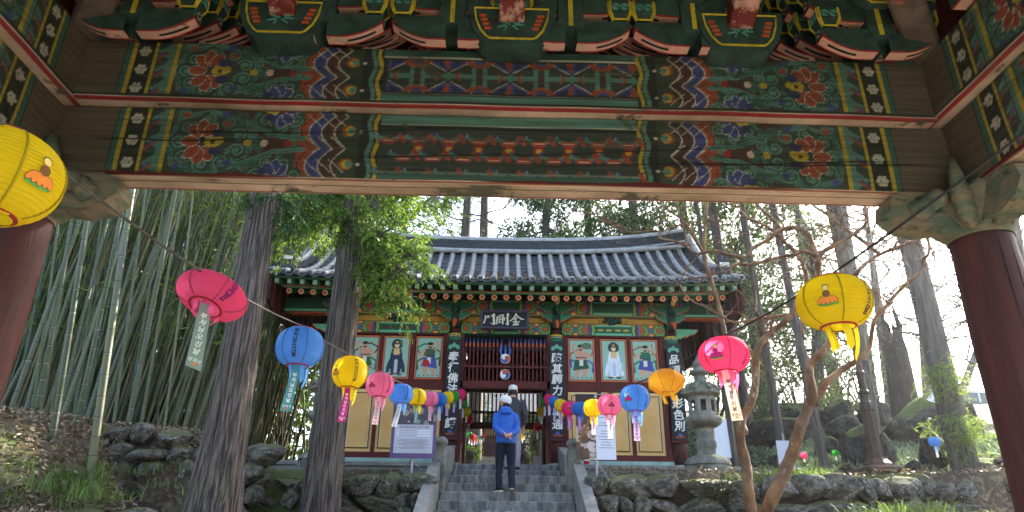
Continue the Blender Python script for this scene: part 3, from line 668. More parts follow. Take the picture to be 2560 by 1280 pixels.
# ------------------------------------------------------------------ dry stone walls, every boulder its own piece
def stone_mesh(seed, cuts=7, sub=2):
    r = np.random.default_rng(seed); bm = bmesh.new(); bmesh.ops.create_icosphere(bm, subdivisions=sub, radius=1)
    pl = [(Vector(r.normal(size=3)).normalized(), r.uniform(.5, .8)) for _ in range(cuts)]
    for v in bm.verts:
        for n, d in pl:
            e = v.co.dot(n)-d
            if e > 0: v.co -= n*e
        v.co *= 1+.025*math.sin(v.co.x*7+seed)+.025*math.sin(v.co.y*8+v.co.z*5+seed)+.012*math.sin(v.co.x*19+v.co.z*23)
    me = bpy.data.meshes.new('stone'); bm.to_mesh(me); bm.free(); me.polygons.foreach_set('use_smooth', np.ones(len(me.polygons), bool)); return me
STONES = [stone_mesh(s, 16, 3) for s in range(14)]
for s_ in STONES: s_.materials.append(m_stone)
def dry_wall(label, x0, x1, yfun, z0, ztop, seed, group=None, hmean=.31):
    r = random.Random(seed); w = thing('stone_wall', label, 'wall', ((x0+x1)/2, yfun((x0+x1)/2)+.2, z0), 0, group)
    off = w.location
    mb = MB(); n = 16
    for i in range(n):
        xa, xb = x0+(x1-x0)*i/n, x0+(x1-x0)*(i+1)/n; xm = (xa+xb)/2; mb.box((xm, yfun(xm)+.32, (z0+ztop(xm)-.12)/2), (xb-xa+.01, .28, ztop(xm)-.12-z0))
    mb.build('earth_core', m_dirt, w)
    z = z0
    row = 0
    while True:
        h = r.uniform(hmean*.8, hmean*1.25); x = x0-r.uniform(0, .2); alive = False
        while x < x1:
            wd = r.uniform(.34, .78) if r.random() < .72 else r.uniform(.2, .32)
            xm = x+wd/2; zt_ = ztop(min(max(xm, x0), x1)); hh = h*r.uniform(.82, 1.2); zc = z+h/2+r.uniform(-.03, .03)
            if zc < zt_-.02:
                alive = True; me = STONES[r.randrange(14)]
                link('stone', me, w, (xm-off.x, yfun(xm)+.17+r.uniform(-.05, .05)-off.y, zc-off.z), (r.uniform(-.3, .3), r.uniform(-.25, .25), r.uniform(-.3, .3)+r.choice((0, math.pi))), (wd*.68, .28, hh*.74))
            x += wd*.93
        z += h*.92; row += 1
        if not alive or row > 12: break
    return w
m_dirt = mat('dark_earth', lin(58, 48, 38), lin(38, 32, 26), sc=6, rough=.95, bump=.6)
dry_wall('mossy boulder terrace wall between the stairs and the stone lantern side, running to the lamp post', 1.42, 7.55, lambda x: 11.55, 1.85, lambda x: 2.66+.02*x+.05*math.sin(x*2.2), 3)
dry_wall('boulder terrace wall between the second cedar and the stairs', -2.95, -1.36, lambda x: 11.6, 1.85, lambda x: 2.66+.05*math.sin(x*3), 5)
dry_wall('boulder terrace wall between the two cedar trunks', -4.75, -2.95, lambda x: 11.6, 1.8, lambda x: 2.72+.05*math.sin(x*3), 8)
dry_wall('dark mossy boulder wall behind the leftmost cedar trunk, below the bamboo', -6.1, -4.0, lambda x: 10.9+.15*(x+5), 1.9, lambda x: 3.25-.05*(x+6.1), 12)
dry_wall('low row of edge stones at the foot of the leaf-covered bank', -6.4, -4.2, lambda x: 8.6, 1.5, lambda x: 2.03, 14, hmean=.2)
dry_wall('low stone steps of boulders beside the rightmost cedar base', 8.6, 11.2, lambda x: 12.9-.25*(x-8.6), 2.1, lambda x: 3.3+.12*(x-8.6), 21)
# ------------------------------------------------------------------ the temple gate building
gate = thing('temple_gate', 'temple gate hall with curved grey tiled roof, painted eaves and ochre wall panels', 'temple', (0, 15.2, 3.2))
YC = 15.2; FL = 3.2
# stylobate of granite: facing slabs under cap stones
for x0, x1, nseg in ((-5.2, -1.24, 3), (1.36, 5.1, 3)):
    for i in range(nseg):
        a, b_ = x0+(x1-x0)*i/nseg, x0+(x1-x0)*(i+1)/nseg
        mb = MB(); mb.box(((a+b_)/2, 14.62, 2.94), (b_-a-.008, .18, .42), ch=.01); mb.build('facing_slab', m_granite, gate)
        mb = MB(); mb.box(((a+b_)/2, 14.72, 3.185), (b_-a-.006, .46, .09), ch=.012); mb.build('cap_stone', m_granite, gate)
mb = MB(); mb.box((0, 17.0, 3.0), (10.0, 4.2, .42)); mb.build('floor', m_granite, gate)
COLX = [-3.8, -1.16, 1.16, 3.8]
for y in (YC, YC+3.2):
    for x in COLX:
        mb = MB(); mb.smooth = True; mb.lathe([(.175-.025*z/3.0, FL+.08+z) for z in np.linspace(0, 3.1, 8)], 20, (x, y, 0)); cpart = mb.build('column', m_pillar, gate)
        mb = MB(); mb.lathe([(.27, FL-.02), (.27, FL+.06), (.22, FL+.1)], 16, (x, y, 0)); mb.build('base_stone', m_granite, gate)
        if y == YC:   # painted collar under the brackets
            cv = Canvas(0, 2*math.pi, 0, .34, .06, GRN); cv.y0 = 0
            cv = Canvas(0, 6.2832, 0, .34, .02, GRN); cv.rect(0, 9, .25, .31, BLK); cv.rect(0, 9, .31, .34, YEL); cv.rect(0, 9, .02, .07, BRO)
            for k in range(16): cv.disc(.39*k+.2, .28, .13, WHT, .02)
            for k in range(9): cv.disc(.7*k+.3, .12, .3, lin(110, 170, 130), .05)
            R_ = .163
            me = cv.mesh('painted_collar', m_paint_s, lambda X, Y: (R_*np.cos(X), R_*np.sin(X), Y), True); link('painted_collar', me, cpart, (x-0, y-YC, 5.92-FL)) if False else link('painted_collar', me, gate, (x, y-YC, 5.80-FL))
# --- walls of the side bays: frames, ochre panels below, painted panels above
def guardian(cv, W, H, sc1, sc2, robe, skin, flip):
    f = -1 if flip else 1; X = lambda u: f*u
    cv.line([(X(-.22), .62*H), (X(-.28), .75*H), (X(-.1), .86*H), (X(.02), .8*H)], .035, sc1); cv.line([(X(-.24), .2*H), (X(-.26), .4*H), (X(-.1), .5*H), (X(.1), .42*H), (X(.24), .5*H), (X(.25), .3*H)], .04, sc2)
    cv.line([(X(.1), .75*H), (X(.25), .65*H), (X(.27), .5*H)], .035, sc1)
    cv.poly([(X(-.08), .06*H), (X(-.02), .06*H), (X(.0), .3*H), (X(-.12), .35*H), (X(-.14), .2*H)], skin); cv.poly([(X(.08), .06*H), (X(.17), .06*H), (X(.14), .3*H), (X(.02), .3*H)], skin)
    cv.poly([(X(-.17), .28*H), (X(.2), .22*H), (X(.15), .5*H), (X(-.1), .52*H)], robe); cv.poly([(X(-.12), .5*H), (X(.13), .5*H), (X(.15), .72*H), (X(-.1), .73*H)], sc2 if robe == BLU else skin)
    cv.line([(X(-.1), .68*H), (X(-.2), .58*H), (X(-.08), .53*H)], .05, skin); cv.line([(X(.13), .7*H), (X(.22), .8*H), (X(.15), .9*H)], .05, skin)
    cv.rect(X(-.04), X(.05), .34*H, .5*H, WHT); cv.disc(X(.02), .8*H, .065, skin, .075); cv.disc(X(.02), .86*H, .07, BLK, .035); cv.disc(X(.02), .76*H, .04, lin(70, 40, 30), .02); cv.line([(X(-.11), .56*H), (X(.13), .55*H)], .025, lin(60, 60, 90))
    for k in range(5): cv.disc(X(-.2+.1*k), .045*H, .03, DGR, .012)
def standing(cv, W, H, robe, inner):
    cv.disc(0, .83*H, .125, lin(70, 52, 46)); cv.disc(0, .83*H, .11, lin(46, 66, 60))
    cv.poly([(-.1, .07*H), (.1, .07*H), (.13, .3*H), (.14, .55*H), (.1, .72*H), (-.1, .72*H), (-.14, .55*H), (-.13, .3*H)], robe)
    cv.poly([(-.13, .5*H), (-.2, .3*H), (-.22, .1*H), (-.14, .12*H), (-.1, .45*H)], robe); cv.poly([(.13, .5*H), (.2, .3*H), (.22, .1*H), (.14, .12*H), (.1, .45*H)], robe)
    cv.poly([(-.04, .1*H), (.04, .1*H), (.03, .45*H), (-.03, .45*H)], inner); cv.poly([(-.06, .55*H), (.06, .55*H), (.07, .72*H), (-.07, .72*H)], lin(222, 184, 120))
    for q in (-1, 1):
        cv.line([(q*.09, .12*H), (q*.06, .4*H)], .008, tuple(v*.55 for v in robe)); cv.line([(q*.12, .2*H), (q*.1, .5*H)], .008, tuple(v*.55 for v in robe)); cv.disc(q*.09, .06*H, .06, lin(110, 70, 50), .025)
    cv.disc(0, .8*H, .05, lin(232, 196, 160), .06); cv.disc(0, .86*H, .05, BLK, .03); cv.disc(0, .88*H, .03, lin(220, 190, 90), .02); cv.line([(-.07, .62*H), (0, .58*H), (.07, .62*H)], .03, lin(226, 190, 130))
SKY_P = lin(150, 186, 166)
def painting(i):
    W, H = .52, .90; cv = Canvas(-W/2-.045, W/2+.045, -.045, H+.045, .0125, lin(206, 108, 66)); cv.rect(-W/2-.008, W/2+.008, -.008, H+.008, BLK); cv.rect(-W/2, W/2, 0, H, SKY_P)
    skin = lin(206, 150, 122)
    if i == 0: guardian(cv, W, H, BRO, TEAL2, lin(60, 90, 50), skin, True)
    if i == 1: standing(cv, W, H, lin(52, 58, 74), lin(190, 190, 200))
    if i == 2: guardian(cv, W, H, GRN, lin(70, 90, 60), BLU, skin, False); cv.disc(-.06, .36*H, .08, RED)
    if i == 3: guardian(cv, W, H, lin(170, 84, 56), BLU, lin(50, 84, 60), skin, True); cv.disc(.12, .86*H, .12, lin(96, 110, 84), .08)
    if i == 4: standing(cv, W, H, lin(226, 228, 234), lin(190, 194, 210)); [cv.disc(.18, .25*H+.05*k, .03, lin(176, 206, 192)) for k in range(4)]
    if i == 5: guardian(cv, W, H, lin(150, 90, 50), GRN, BLU, lin(214, 160, 130), False); cv.line([(.2, .5*H), (.17, .95*H)], .02, lin(160, 120, 60))
    return cv
px_ = [1.73, 2.465, 3.17]
for i in range(6):
    x = -px_[2-i] if i < 3 else px_[i-3]
    cv = painting(i); me = cv.mesh('painted_panel', m_paint_s, lambda X, Y: (X, 0*X, Y))
    link('painted_panel', me, gate, (x, -.075, 5.13-FL))
    mb = MB(); w = .66
    mb.cur = 1; mb.box((x, YC-.055, 4.17), (.645, .03, 1.35))
    pnl = mb.build('ochre_panel', [m_ochre, m_ochre2], gate)
    mb = MB(); mb.cur = 0; mb.box((x, YC-.075, 4.17), (.50, .02, 1.20)); mb.cur = 1
    for s in (-1, 1): mb.box((x+s*.245, YC-.088, 4.17), (.016, .01, 1.20)); mb.box((x, YC-.088, 4.17+s*.592), (.50, .01, .016))
    mb.cur = 2
    for s in (-1, 1): mb.box((x+s*.228, YC-.087, 4.17), (.008, .008, 1.15))
    mb.build('panel_field', [m_ochre, m_black, m_white], pnl)
for s in (-1, 1):
    xa, xb = 1.16, 3.8; xm = s*(xa+xb)/2; L = xb-xa-.3
    for nm, z, h, yy, d in (('sill_rail', 3.42, .11, 0, .2), ('bottom_rail', 3.475, .05, -.0, .16), ('middle_rail', 4.965, .22, 0, .16), ('top_rail', 6.135, .05, 0, .14)):
        mb = MB(); mb.box((xm, YC+yy, z), (L, d, h), ch=.008); mb.build(nm, m_redwood, gate)
    mb = MB(); mb.box((xm, YC, 3.285), (L, .26, .17), ch=.01); mb.build('ground_sill', mat('limewashed_sill', lin(168, 192, 178), lin(132, 160, 146), sc=4, rough=.85, bump=.3), gate)
    mb = MB(); mb.box((xm, YC+.02, 4.7), (L, .03, 2.9)); mb.build('wall_backing', m_redwood, gate)
    for x in (1.345, 2.095, 2.82, 3.555):
        mb = MB(); mb.box((s*x, YC-.03, 4.74), (.085 if 1.4 < x < 3.5 else .12, .13, 2.74)); mb.build('stile', m_redwood, gate)
    # gable side wall
    mb = MB(); mb.box((s*3.8, YC+1.6, 4.75), (.1, 3.0, 3.1)); mb.build('side_wall', m_dkred, gate)
# --- painted beams over the bays
def lintel_paint(W, H, mid):
    cv = Canvas(-W/2, W/2, 0, H, .016, GRN)
    for s in (-1, 1):
        X = lambda a: s*(W/2-a)
        cv.rect(X(0), X(.05), 0, H, GRN); cv.rect(X(.05), X(.11), 0, H, BLK)
        for k in range(4): cv.disc(X(.08), H*(k+.5)/4, .018, WHT)
        cv.rect(X(.11), X(.52), 0, H, lin(28, 66, 50))
        for y0 in (0, H):
            cv.disc(X(.31), y0, .15, lin(140, 170, 60), .46*H); cv.disc(X(.31), y0, .13, GRN, .42*H); cv.disc(X(.31), y0, .08, ORA, .3*H); cv.disc(X(.31), y0, .04, lin(230, 190, 80), .15*H)
        for a in (.11, .52): cv.disc(X(a), H/2, .12, lin(140, 170, 60), .42*H); cv.disc(X(a), H/2, .1, GRN, .36*H); cv.disc(X(a), H/2, .06, ORA, .24*H)
        cv.disc(X(.31), H/2, .03, BLU, .3*H)
        for k, c in enumerate((ORA, BLU, BRO, lin(130, 170, 90))):
            cv.line([(X(.56+.05*k)+s*.012*math.sin(y*40), y) for y in np.linspace(0, H, 9)], .045, c)
    cv.rect(-W/2+.76, W/2-.76, 0, H, lin(40, 84, 62)); cv.rect(-W/2+.76, W/2-.76, 0, .05, lin(110, 176, 140)); cv.rect(-W/2+.76, W/2-.76, H-.04, H, lin(110, 176, 140)); cv.rect(-W/2+.76, W/2-.76, .05, .06, BLK)
    if mid:
        for k in range(4): cv.disc(-.3+.2*k, H*.5, .07, mid, .03)
    return cv
for i in range(3):
    xa, xb = COLX[i], COLX[i+1]; W = xb-xa-.28; xm = (xa+xb)/2
    cv = lintel_paint(W, .25, (BRO, None, lin(190, 170, 70))[i]); me = cv.mesh('painted_lintel', m_paint_s, lambda X, Y: (X, 0*X, Y)); lp = link('painted_lintel', me, gate, (xm, -.105, 6.15-FL))
    mb = MB(); mb.box((xm, YC, 6.275), (W, .2, .25)); mb.build('lintel', m_green, gate)
    # frieze: ochre panels with a carved green spray between
    mb = MB(); mb.cur = 0; mb.box((xm, YC-.02, 6.495), (W, .1, .19)); mb.cur = 1
    for s in (-1, 1):
        c0 = xm+s*W*.29; mb.tube([(c0-W*.17, YC-.073, 6.43), (c0-W*.14, YC-.073, 6.565), (c0+W*.14, YC-.073, 6.565), (c0+W*.17, YC-.073, 6.43), (c0-W*.17, YC-.073, 6.43)], .008, 4)
    mb.cur = 2; mb.smooth = True
    for k in range(9): mb.tube([(xm+.27*math.cos(k*.7)*t*(1 if k % 2 else .8), YC-.09-.03*t, 6.49+.08*math.sin(k*1.9)*t+.03*math.sin(t*6+k)) for t in np.linspace(0, 1, 5)], [.045, .05, .045, .035, .01], 6)
    mb.build('frieze', [m_frieze, m_black, m_dkgreen], gate)
    W2 = xb-xa
    cv = lintel_paint(W2-.2, .33, None); me = cv.mesh('painted_purlin', m_paint_s, lambda X, Y: (X, -.05*np.sin(Y/.33*math.pi), Y)); link('painted_purlin', me, gate, (xm, -.14, 6.62-FL))
    mb = MB(); mb.box((xm, YC, 6.785), (W2, .26, .33)); mb.build('purlin', m_green, gate)
    mb = MB(); mb.cur = 0; mb.box((xm, YC-.14, 6.60), (W, .05, .03)); mb.cur = 1; mb.box((xm, YC-.168, 6.605), (W, .006, .014)); mb.build('purlin_batten', [m_green2, m_orange], gate)
for s in (-1, 1):   # purlin ends running out to the gables
    cv = Canvas(0, 1.35, 0, .33, .02, lin(36, 80, 62)); cv.rect(0, 9, 0, .05, lin(110, 176, 140)); cv.rect(.1, .2, 0, 9, ORA); cv.rect(.22, .3, 0, 9, BLU); cv.rect(.02, .09, 0, 9, lin(140, 150, 60))
    me = cv.mesh('painted_purlin_end', m_paint_s, lambda X, Y: (X*s, 0*X, Y)); link('painted_purlin_end', me, gate, (s*3.82, -.145, 6.62-FL))
    mb = MB(); mb.box((s*4.5, YC, 6.785), (1.4, .27, .33)); mb.build('purlin', m_green, gate)
    mb = MB(); mb.box((s*4.4, YC, 6.60), (1.2, .2, .03)); mb.build('purlin_batten', m_orange, gate)
# --- column brackets: green cloud-edged wings, curling tongues
def wing(u0): return [(0, 0), (.12, .0), (.17, .05), (.24, .04), (.29, .1), (.36, .1), (.42, .17), (.44, .22), (0, .22)]
for x in COLX:
    mb = MB(); mb.cur = 0
    for s in (-1, 1):
        for z0, k in ((6.42, .82), (6.62, 1.0)):
            P = [(a*k, b_) for a, b_ in wing(0)]
            mb.cur = 0; mb.prism(P, (x, YC-.19, z0-.02), (s, 0, 0), (0, 0, 1), (0, 1, 0), .1); mb.cur = 1; mb.tube([(x+s*a, YC-.245, z0-.02+b_) for a, b_ in P[1:-1]], .011, 4); mb.cur = 2; mb.tube([(x+s*a*.98, YC-.245, z0+b_) for a, b_ in P[1:-1]], .007, 4)
    mb.build('bracket_wing', [m_green, m_orange, m_green2], gate)
    for z0, L, col in ((6.40, .38, m_orange), (6.66, .52, m_dkgreen)):
        mb = MB(); mb.smooth = True; mb.tube([(x, YC-.15, z0), (x, YC-.15-L*.5, z0-.01), (x, YC-.15-L*.85, z0-.09), (x, YC-.15-L, z0-.22)], [.055, .055, .045, .018], 8); mb.build('bracket_tongue', col, gate)
    mb = MB(); mb.smooth = True; mb.tube([(x, YC-.5, 6.78), (x, YC-.62, 6.84), (x, YC-.66, 6.93)], [.05, .055, .05], 8); mb.build('bracket_head', m_ochre2, gate)
    mb = MB(); mb.box((x, YC-.1, 6.53), (.2, .3, .5), ch=.02); mb.build('bracket_block', m_dkgreen, gate)
    if abs(x) > 3: 
        s = 1 if x > 0 else -1; mb = MB(); mb.cur = 0; P = [(a*1.25, b_) for a, b_ in wing(0)]; mb.prism(P, (x+s*.1, YC-.0, 6.12), (s, 0, 0), (0, 0, 1), (0, 1, 0), .12); mb.cur = 1; mb.tube([(x+s*(.1+a), YC-.065, 6.12+b_) for a, b_ in P[1:-1]], .012, 4); mb.build('bracket_wing', [m_green2, m_orange], gate)
# --- roof: parametric sagging slope
EX = 5.25
def roof_pt(x, t, yl=0.0):
    """t=0 ridge .. 1 eave (front slope)"""
    y = 16.8-2.9*t; zr = 8.92+.33*(abs(x)/EX)**2.4; ze = 7.02+.12*(abs(x)/EX)**3
    z = ze+(zr-ze)*(1-t) - .34*math.sin(math.pi*t)**1.0*(1-.25*t) + yl
    return Vector((x, y, z))
NT = 14
for side in (1, -1):
    mb = MB(); mb.smooth = False; xs_ = np.linspace(-EX, EX, 40); vs_ = []; n = len(xs_); tt = []
    for k in range(NT): tt += [k/NT, (k+1)/NT-.002]
    for k, t in enumerate(tt):
        for x in xs_:
            p = roof_pt(x, t); dz = -.0 if k % 2 == 0 else .028
            vs_.append((p.x, p.y if side > 0 else 33.6-p.y, p.z+dz-.02))
    mb.add(vs_, [(i*n+j, i*n+j+1, (i+1)*n+j+1, (i+1)*n+j) for i in range(len(tt)-1) for j in range(n-1)])
    mb.build('pan_tiles', m_tile_dk, gate, True)
NROW = 37
for i in range(NROW):
    x = -EX+.09+i*(2*EX-.18)/(NROW-1)
    mb = MB(); mb.smooth = True; pts = []; rad = []
    for k in range(12):
        for q, r in ((.02, .066), (.93, .060)):
            t = (k+q)/12; pts.append(roof_pt(x, t*.995, .035)); rad.append(r)
    mb.tube(pts, rad, 10)
    row = mb.build('tile_row', m_tile, gate)
    p = roof_pt(x, 1.0, .035); mb = MB(); mb.tube([(p.x, p.y+.03, p.z+.005), (p.x, p.y-.02, p.z-.003)], .068, 14); mb.cur = 1; mb.tube([(p.x, p.y-.0205, p.z), (p.x, p.y-.024, p.z)], .05, 12); mb.build('end_disc', [m_tile, m_tile_dk], row)
    if i < NROW-1:   # drip tile: shallow hanging crescent between two rows
        xm = x+(2*EX-.18)/(NROW-1)/2; p = roof_pt(xm, 1.0)
        poly = [(u, -.10*math.cos(u/.13*1.35)-.0) for u in np.linspace(-.13, .13, 9)]+[(u, .02-.045*math.cos(u/.13*1.4)) for u in np.linspace(.13, -.13, 9)]
        mb = MB(); mb.prism(poly, (p.x, p.y-.03, p.z+.0), (1, 0, 0), (0, .12, 1), (0, 1, 0), .03); mb.build('drip_tile', m_tile_dk, gate)
for i in range(0, NROW, 1):   # rear slope rows, half as dense
    if i % 2: continue
    x = -EX+.09+i*(2*EX-.18)/(NROW-1); mb = MB(); mb.smooth = True
    pts = [roof_pt(x, t, .035) for t in np.linspace(0, 1, 9)]; mb.tube([(p.x, 33.6-p.y, p.z) for p in pts], .06, 6); mb.build('tile_row', m_tile, gate)
# main ridge: stacked courses, capped by a round course
XR = 4.78
for k in range(7):
    mb = MB(); h = .05; w = (.40, .34, .34, .33, .33, .32, .34)[k]
    pts = []
    for x in np.linspace(-XR, XR, 41):
        zb = roof_pt(x, 0).z-.02+.052*k+.1*(abs(x)/XR)**4
        pts.append((x, zb))
    vs_ = []
    for x, z in pts: vs_ += [(x, 16.8-w/2, z), (x, 16.8+w/2, z), (x, 16.8+w/2, z+.043), (x, 16.8-w/2, z+.043)]
    mb.add(vs_, [(4*i+j, 4*i+(j+1) % 4, 4*(i+1)+(j+1) % 4, 4*(i+1)+j) for i in range(40) for j in range(4)]+[(0, 1, 2, 3), (163, 162, 161, 160)])
    mb.build('ridge_course', m_tile if k in (0, 6) else m_tile_dk, gate, True)
mb = MB(); mb.smooth = True; mb.tube([(x, 16.8, roof_pt(x, 0).z+.37+.1*(abs(x)/XR)**4) for x in np.linspace(-XR-.05, XR+.05, 41)], [.085-.008*(i % 2) for i in range(41)], 10); mb.build('ridge_cap', m_tile, gate)
mb = MB(); mb.smooth = True; mb.tube([(x, 16.58, roof_pt(x, 0.05).z+.09) for x in np.linspace(-XR, XR, 61)], [.07-.007*(i % 2) for i in range(61)], 8); mb.build('ridge_foot_course', m_tile, gate)
for s in (-1, 1):     # descending gable ridges with upright end tiles
    X = s*4.92
    for side in (1, -1):
        fy = (lambda p: p) if side > 0 else (lambda p: Vector((p.x, 33.6-p.y, p.z)))
        for k in range(4):
            mb = MB(); mb.smooth = k == 3; ts = np.linspace(0, .86, 18)
            pts = [fy(roof_pt(X, t, .03+.06*k+.11*max(0, (t-.55)/.31)**2+(.10*(1-t)**3))) for t in ts]
            if k < 3: 
                vs_ = []; w = .15-.015*k
                for p in pts: vs_ += [(p.x-w, p.y, p.z), (p.x+w, p.y, p.z), (p.x+w, p.y, p.z+.05), (p.x-w, p.y, p.z+.05)]
                mb.add(vs_, [(4*i+j, 4*i+(j+1) % 4, 4*(i+1)+(j+1) % 4, 4*(i+1)+j) for i in range(17) for j in range(4)]+[(0, 1, 2, 3), (71, 70, 69, 68)]); mb.build('gable_ridge_course', m_tile_dk, gate, True)
            else: mb.tube(pts, .075, 8); mb.build('gable_ridge_cap', m_tile, gate)
        p = fy(roof_pt(X, .88, .16)); mb = MB(); mb.cur = 0; mb.box((p.x, p.y, p.z+.0), (.30, .12, .30), ch=.03); mb.smooth = True; sgn = -1 if side > 0 else 1
        mb.prism([(-.13, .14), (.13, .14), (.13, .26), (.08, .38), (0, .46), (-.08, .38), (-.13, .26)], p, (1, 0, 0), (0, 0, 1), (0, 1, 0), .12); mb.cur = 1; mb.box((p.x, p.y+sgn*.063, p.z+.16), (.22, .02, .1), ch=.02)
        mb.build('ridge_end_tile', [m_tile_dk, m_white], gate, True)
    # edge rows outside the gable ridge
    mb = MB(); vs_ = []
    # bargeboard wall hanging below the gable edge
    pts = [roof_pt(s*5.2, t, -.10) for t in np.linspace(0, .98, 12)]
    poly = [(p.y, p.z) for p in pts]+[(13.98, 6.52), (14.35, 6.38), (16.8, 6.30)]
    poly += [(33.6-y, z) for y, z in reversed(poly[:-1])]
    mb = MB(); mb.prism(poly, (s*5.16, 0, 0), (0, 1, 0), (0, 0, 1), (1, 0, 0), .06); mb.build('wind_board', m_dkred, gate, True)
    for k in range(12):
        yb = 14.2+k*.44; mb = MB(); ztop_ = min(roof_pt(5.2, (16.8-yb)/2.9 if yb < 16.8 else (yb-16.8)/2.9).z-.2, 9); mb.box((s*5.115, yb, (6.4+ztop_)/2), (.03, .05, ztop_-6.4)); mb.build('board_batten', m_redwood, gate)
# eaves: flying rafters (square, white flower ends), boards, round rafters (flower ends)
m_creamp = mat('cream_paint', lin(240, 216, 168), bump=0)
def rafter_round():
    mb = MB(); mb.smooth = True; mb.cur = 0; mb.tube([(0, 0, 0), (0, .9, .36)], [.062, .065], 12); mb.smooth = False
    N = Vector((0, -.9, -.36)).normalized(); mb.cur = 1; mb.tube([(0, -.0005, -.0002), (0, -.006, -.0024)], .066, 16); mb.cur = 2
    U = Vector((1, 0, 0)); W = Vector((0, -.36, .9)).normalized(); c = N*.0075
    mb.add([c+U*.058*math.cos(t)+W*.058*math.sin(t) for t in np.linspace(0, 5.9, 16)], [tuple(range(16))])
    mb.cur = 3; c = N*.009
    for k in range(5):
        t = k*1.2566+.3; q = c+U*.03*math.cos(t)+W*.03*math.sin(t); mb.add([q+U*.021*math.cos(a)+W*.021*math.sin(a) for a in np.linspace(0, 5.24, 7)], [tuple(range(7))])
    mb.cur = 1; c = N*.0105; mb.add([c+U*.012*math.cos(a)+W*.012*math.sin(a) for a in np.linspace(0, 5.24, 7)], [tuple(range(7))])
    return mb.mesh('round_rafter', [m_green, m_orange, m_creamp, m_orange])
def rafter_square():
    mb = MB(); R = Euler((RAD(12), 0, 0)).to_matrix(); mb.cur = 0; mb.box((0, .3, .06), (.095, .66, .105), R); c = Vector((0, -.024, -.008)); U = Vector((1, 0, 0)); W = R @ Vector((0, 0, 1)); N = R @ Vector((0, -1, 0))
    for mi, w, d in ((1, .04, .002), (0, .033, .004)): mb.cur = mi; mb.add([c+N*d+U*a*w+W*b_*w for a, b_ in ((-1, -1), (1, -1), (1, 1), (-1, 1))], [(0, 1, 2, 3)])
    mb.cur = 1
    for k in range(4):
        t = k*math.pi/2; q = c+N*.006+U*.012*math.cos(t)+W*.012*math.sin(t); mb.add([q+U*.009*math.cos(a)+W*.009*math.sin(a) for a in np.linspace(0, 5.2, 6)], [tuple(range(6))])
    return mb.mesh('flying_rafter', [m_green2, m_white])
RR, RS = rafter_round(), rafter_square()
NR = 37
lift = lambda x: .10*(abs(x)/EX)**3
for i in range(NR):
    x = -4.86+i*9.72/(NR-1); link('round_rafter', RR, gate, (x, 14.4-YC, 6.79+lift(x)-FL)); x = -5.05+i*10.1/(NR-1); link('flying_rafter', RS, gate, (x, 14.08-YC, 6.905+lift(x)-FL))
def eave_strip(nm, y, z, d, h, m, hw=5.15):
    mb = MB(); vs_ = []; X = np.linspace(-hw, hw, 25)
    for x in X: zz = z+lift(x); vs_ += [(x, y-d/2, zz-h/2), (x, y+d/2, zz-h/2), (x, y+d/2, zz+h/2), (x, y-d/2, zz+h/2)]
    mb.add(vs_, [(4*i+j, 4*i+(j+1) % 4, 4*(i+1)+(j+1) % 4, 4*(i+1)+j) for i in range(24) for j in range(4)]+[(0, 1, 2, 3), (99, 98, 97, 96)]); mb.build(nm, m, gate, True)
eave_strip('eave_board', 14.06, 6.985, .08, .035, m_green2); eave_strip('tile_bearer', 14.0, 7.01, .14, .03, m_dkred); eave_strip('rafter_board', 14.37, 6.875, .06, .035, m_green2, 4.98); eave_strip('rafter_line', 14.345, 6.90, .02, .03, m_orange, 4.98)
mb = MB(); vs_ = []; X = np.linspace(-5.1, 5.1, 20)
for x in X: vs_ += [(x, 14.05, 6.99+lift(x)), (x, 14.42, 6.985+lift(x)), (x, 15.3, 7.32+lift(x)), (x, 16.8, 8.5+.2*(abs(x)/EX)**2), (x, 18.3, 7.32+lift(x)), (x, 19.6, 6.99+lift(x))]
mb.add(vs_, [(6*i+j, 6*(i+1)+j, 6*(i+1)+j+1, 6*i+j+1) for i in range(19) for j in range(5)]); mb.build('soffit', m_dkgreen, gate)
# --- doorway: spear-topped lattice over the opening, emblem, dark interior
lat = MB(); lat.box((0, YC, 4.985), (2.04, .16, .17), ch=.01); lat.build('door_lintel', m_redwood, gate)
mb = MB(); mb.box((0, YC-.02, 5.40), (2.04, .07, .05)); mb.build('lattice_rail', m_redwood, gate)
for s in (-1, 1): mb = MB(); mb.box((s*.985, YC, 4.7), (.10, .16, 2.9), ch=.01); mb.build('door_post', m_redwood, gate)
for i in range(21):
    x = -.9+.09*i
    if i == 10: continue
    mb = MB(); mb.cur = 0; mb.box((x, YC, 5.47), (.034, .034, .80)); mb.cur = 1; mb.box((x, YC, 5.915), (.038, .038, .09)); mb.cur = 2; mb.lathe([(.02, 5.96), (.013, 6.03), (.002, 6.10)], 6, (x, YC, 0)); mb.build('spear_bar', [m_redwood, m_orange, m_blue], gate)
mb = MB(); mb.box((0, YC, 5.3), (.04, .034, .5)); mb.build('centre_bar', m_redwood, gate)
def taegeuk(z, ph):
    mb = MB(); mb.cur = 0; mb.tube([(0, YC-.05, z), (0, YC-.085, z)], .112, 24); cols = (1, 2, 3)
    for k in range(3):
        a0 = ph+k*2.0944; P = []; n = 14
        outer = [(.105*math.cos(a0+t), .105*math.sin(a0+t)) for t in np.linspace(0, 2.0944, n)]
        def arm(a): return [(r*math.cos(a+1.9*(1-r/.105)), r*math.sin(a+1.9*(1-r/.105))) for r in np.linspace(.105, .004, 10)]
        poly = outer+arm(a0+2.0944)+arm(a0)[::-1]
        mb.cur = cols[k]; mb.add([(x, YC-.087, z+y) for x, y in poly], [tuple(range(len(poly)))])
    return mb.build('trefoil_disc', [m_white, m_white, m_blue, m_orange], gate)
taegeuk(5.58, .5); taegeuk(5.22, 2.0)
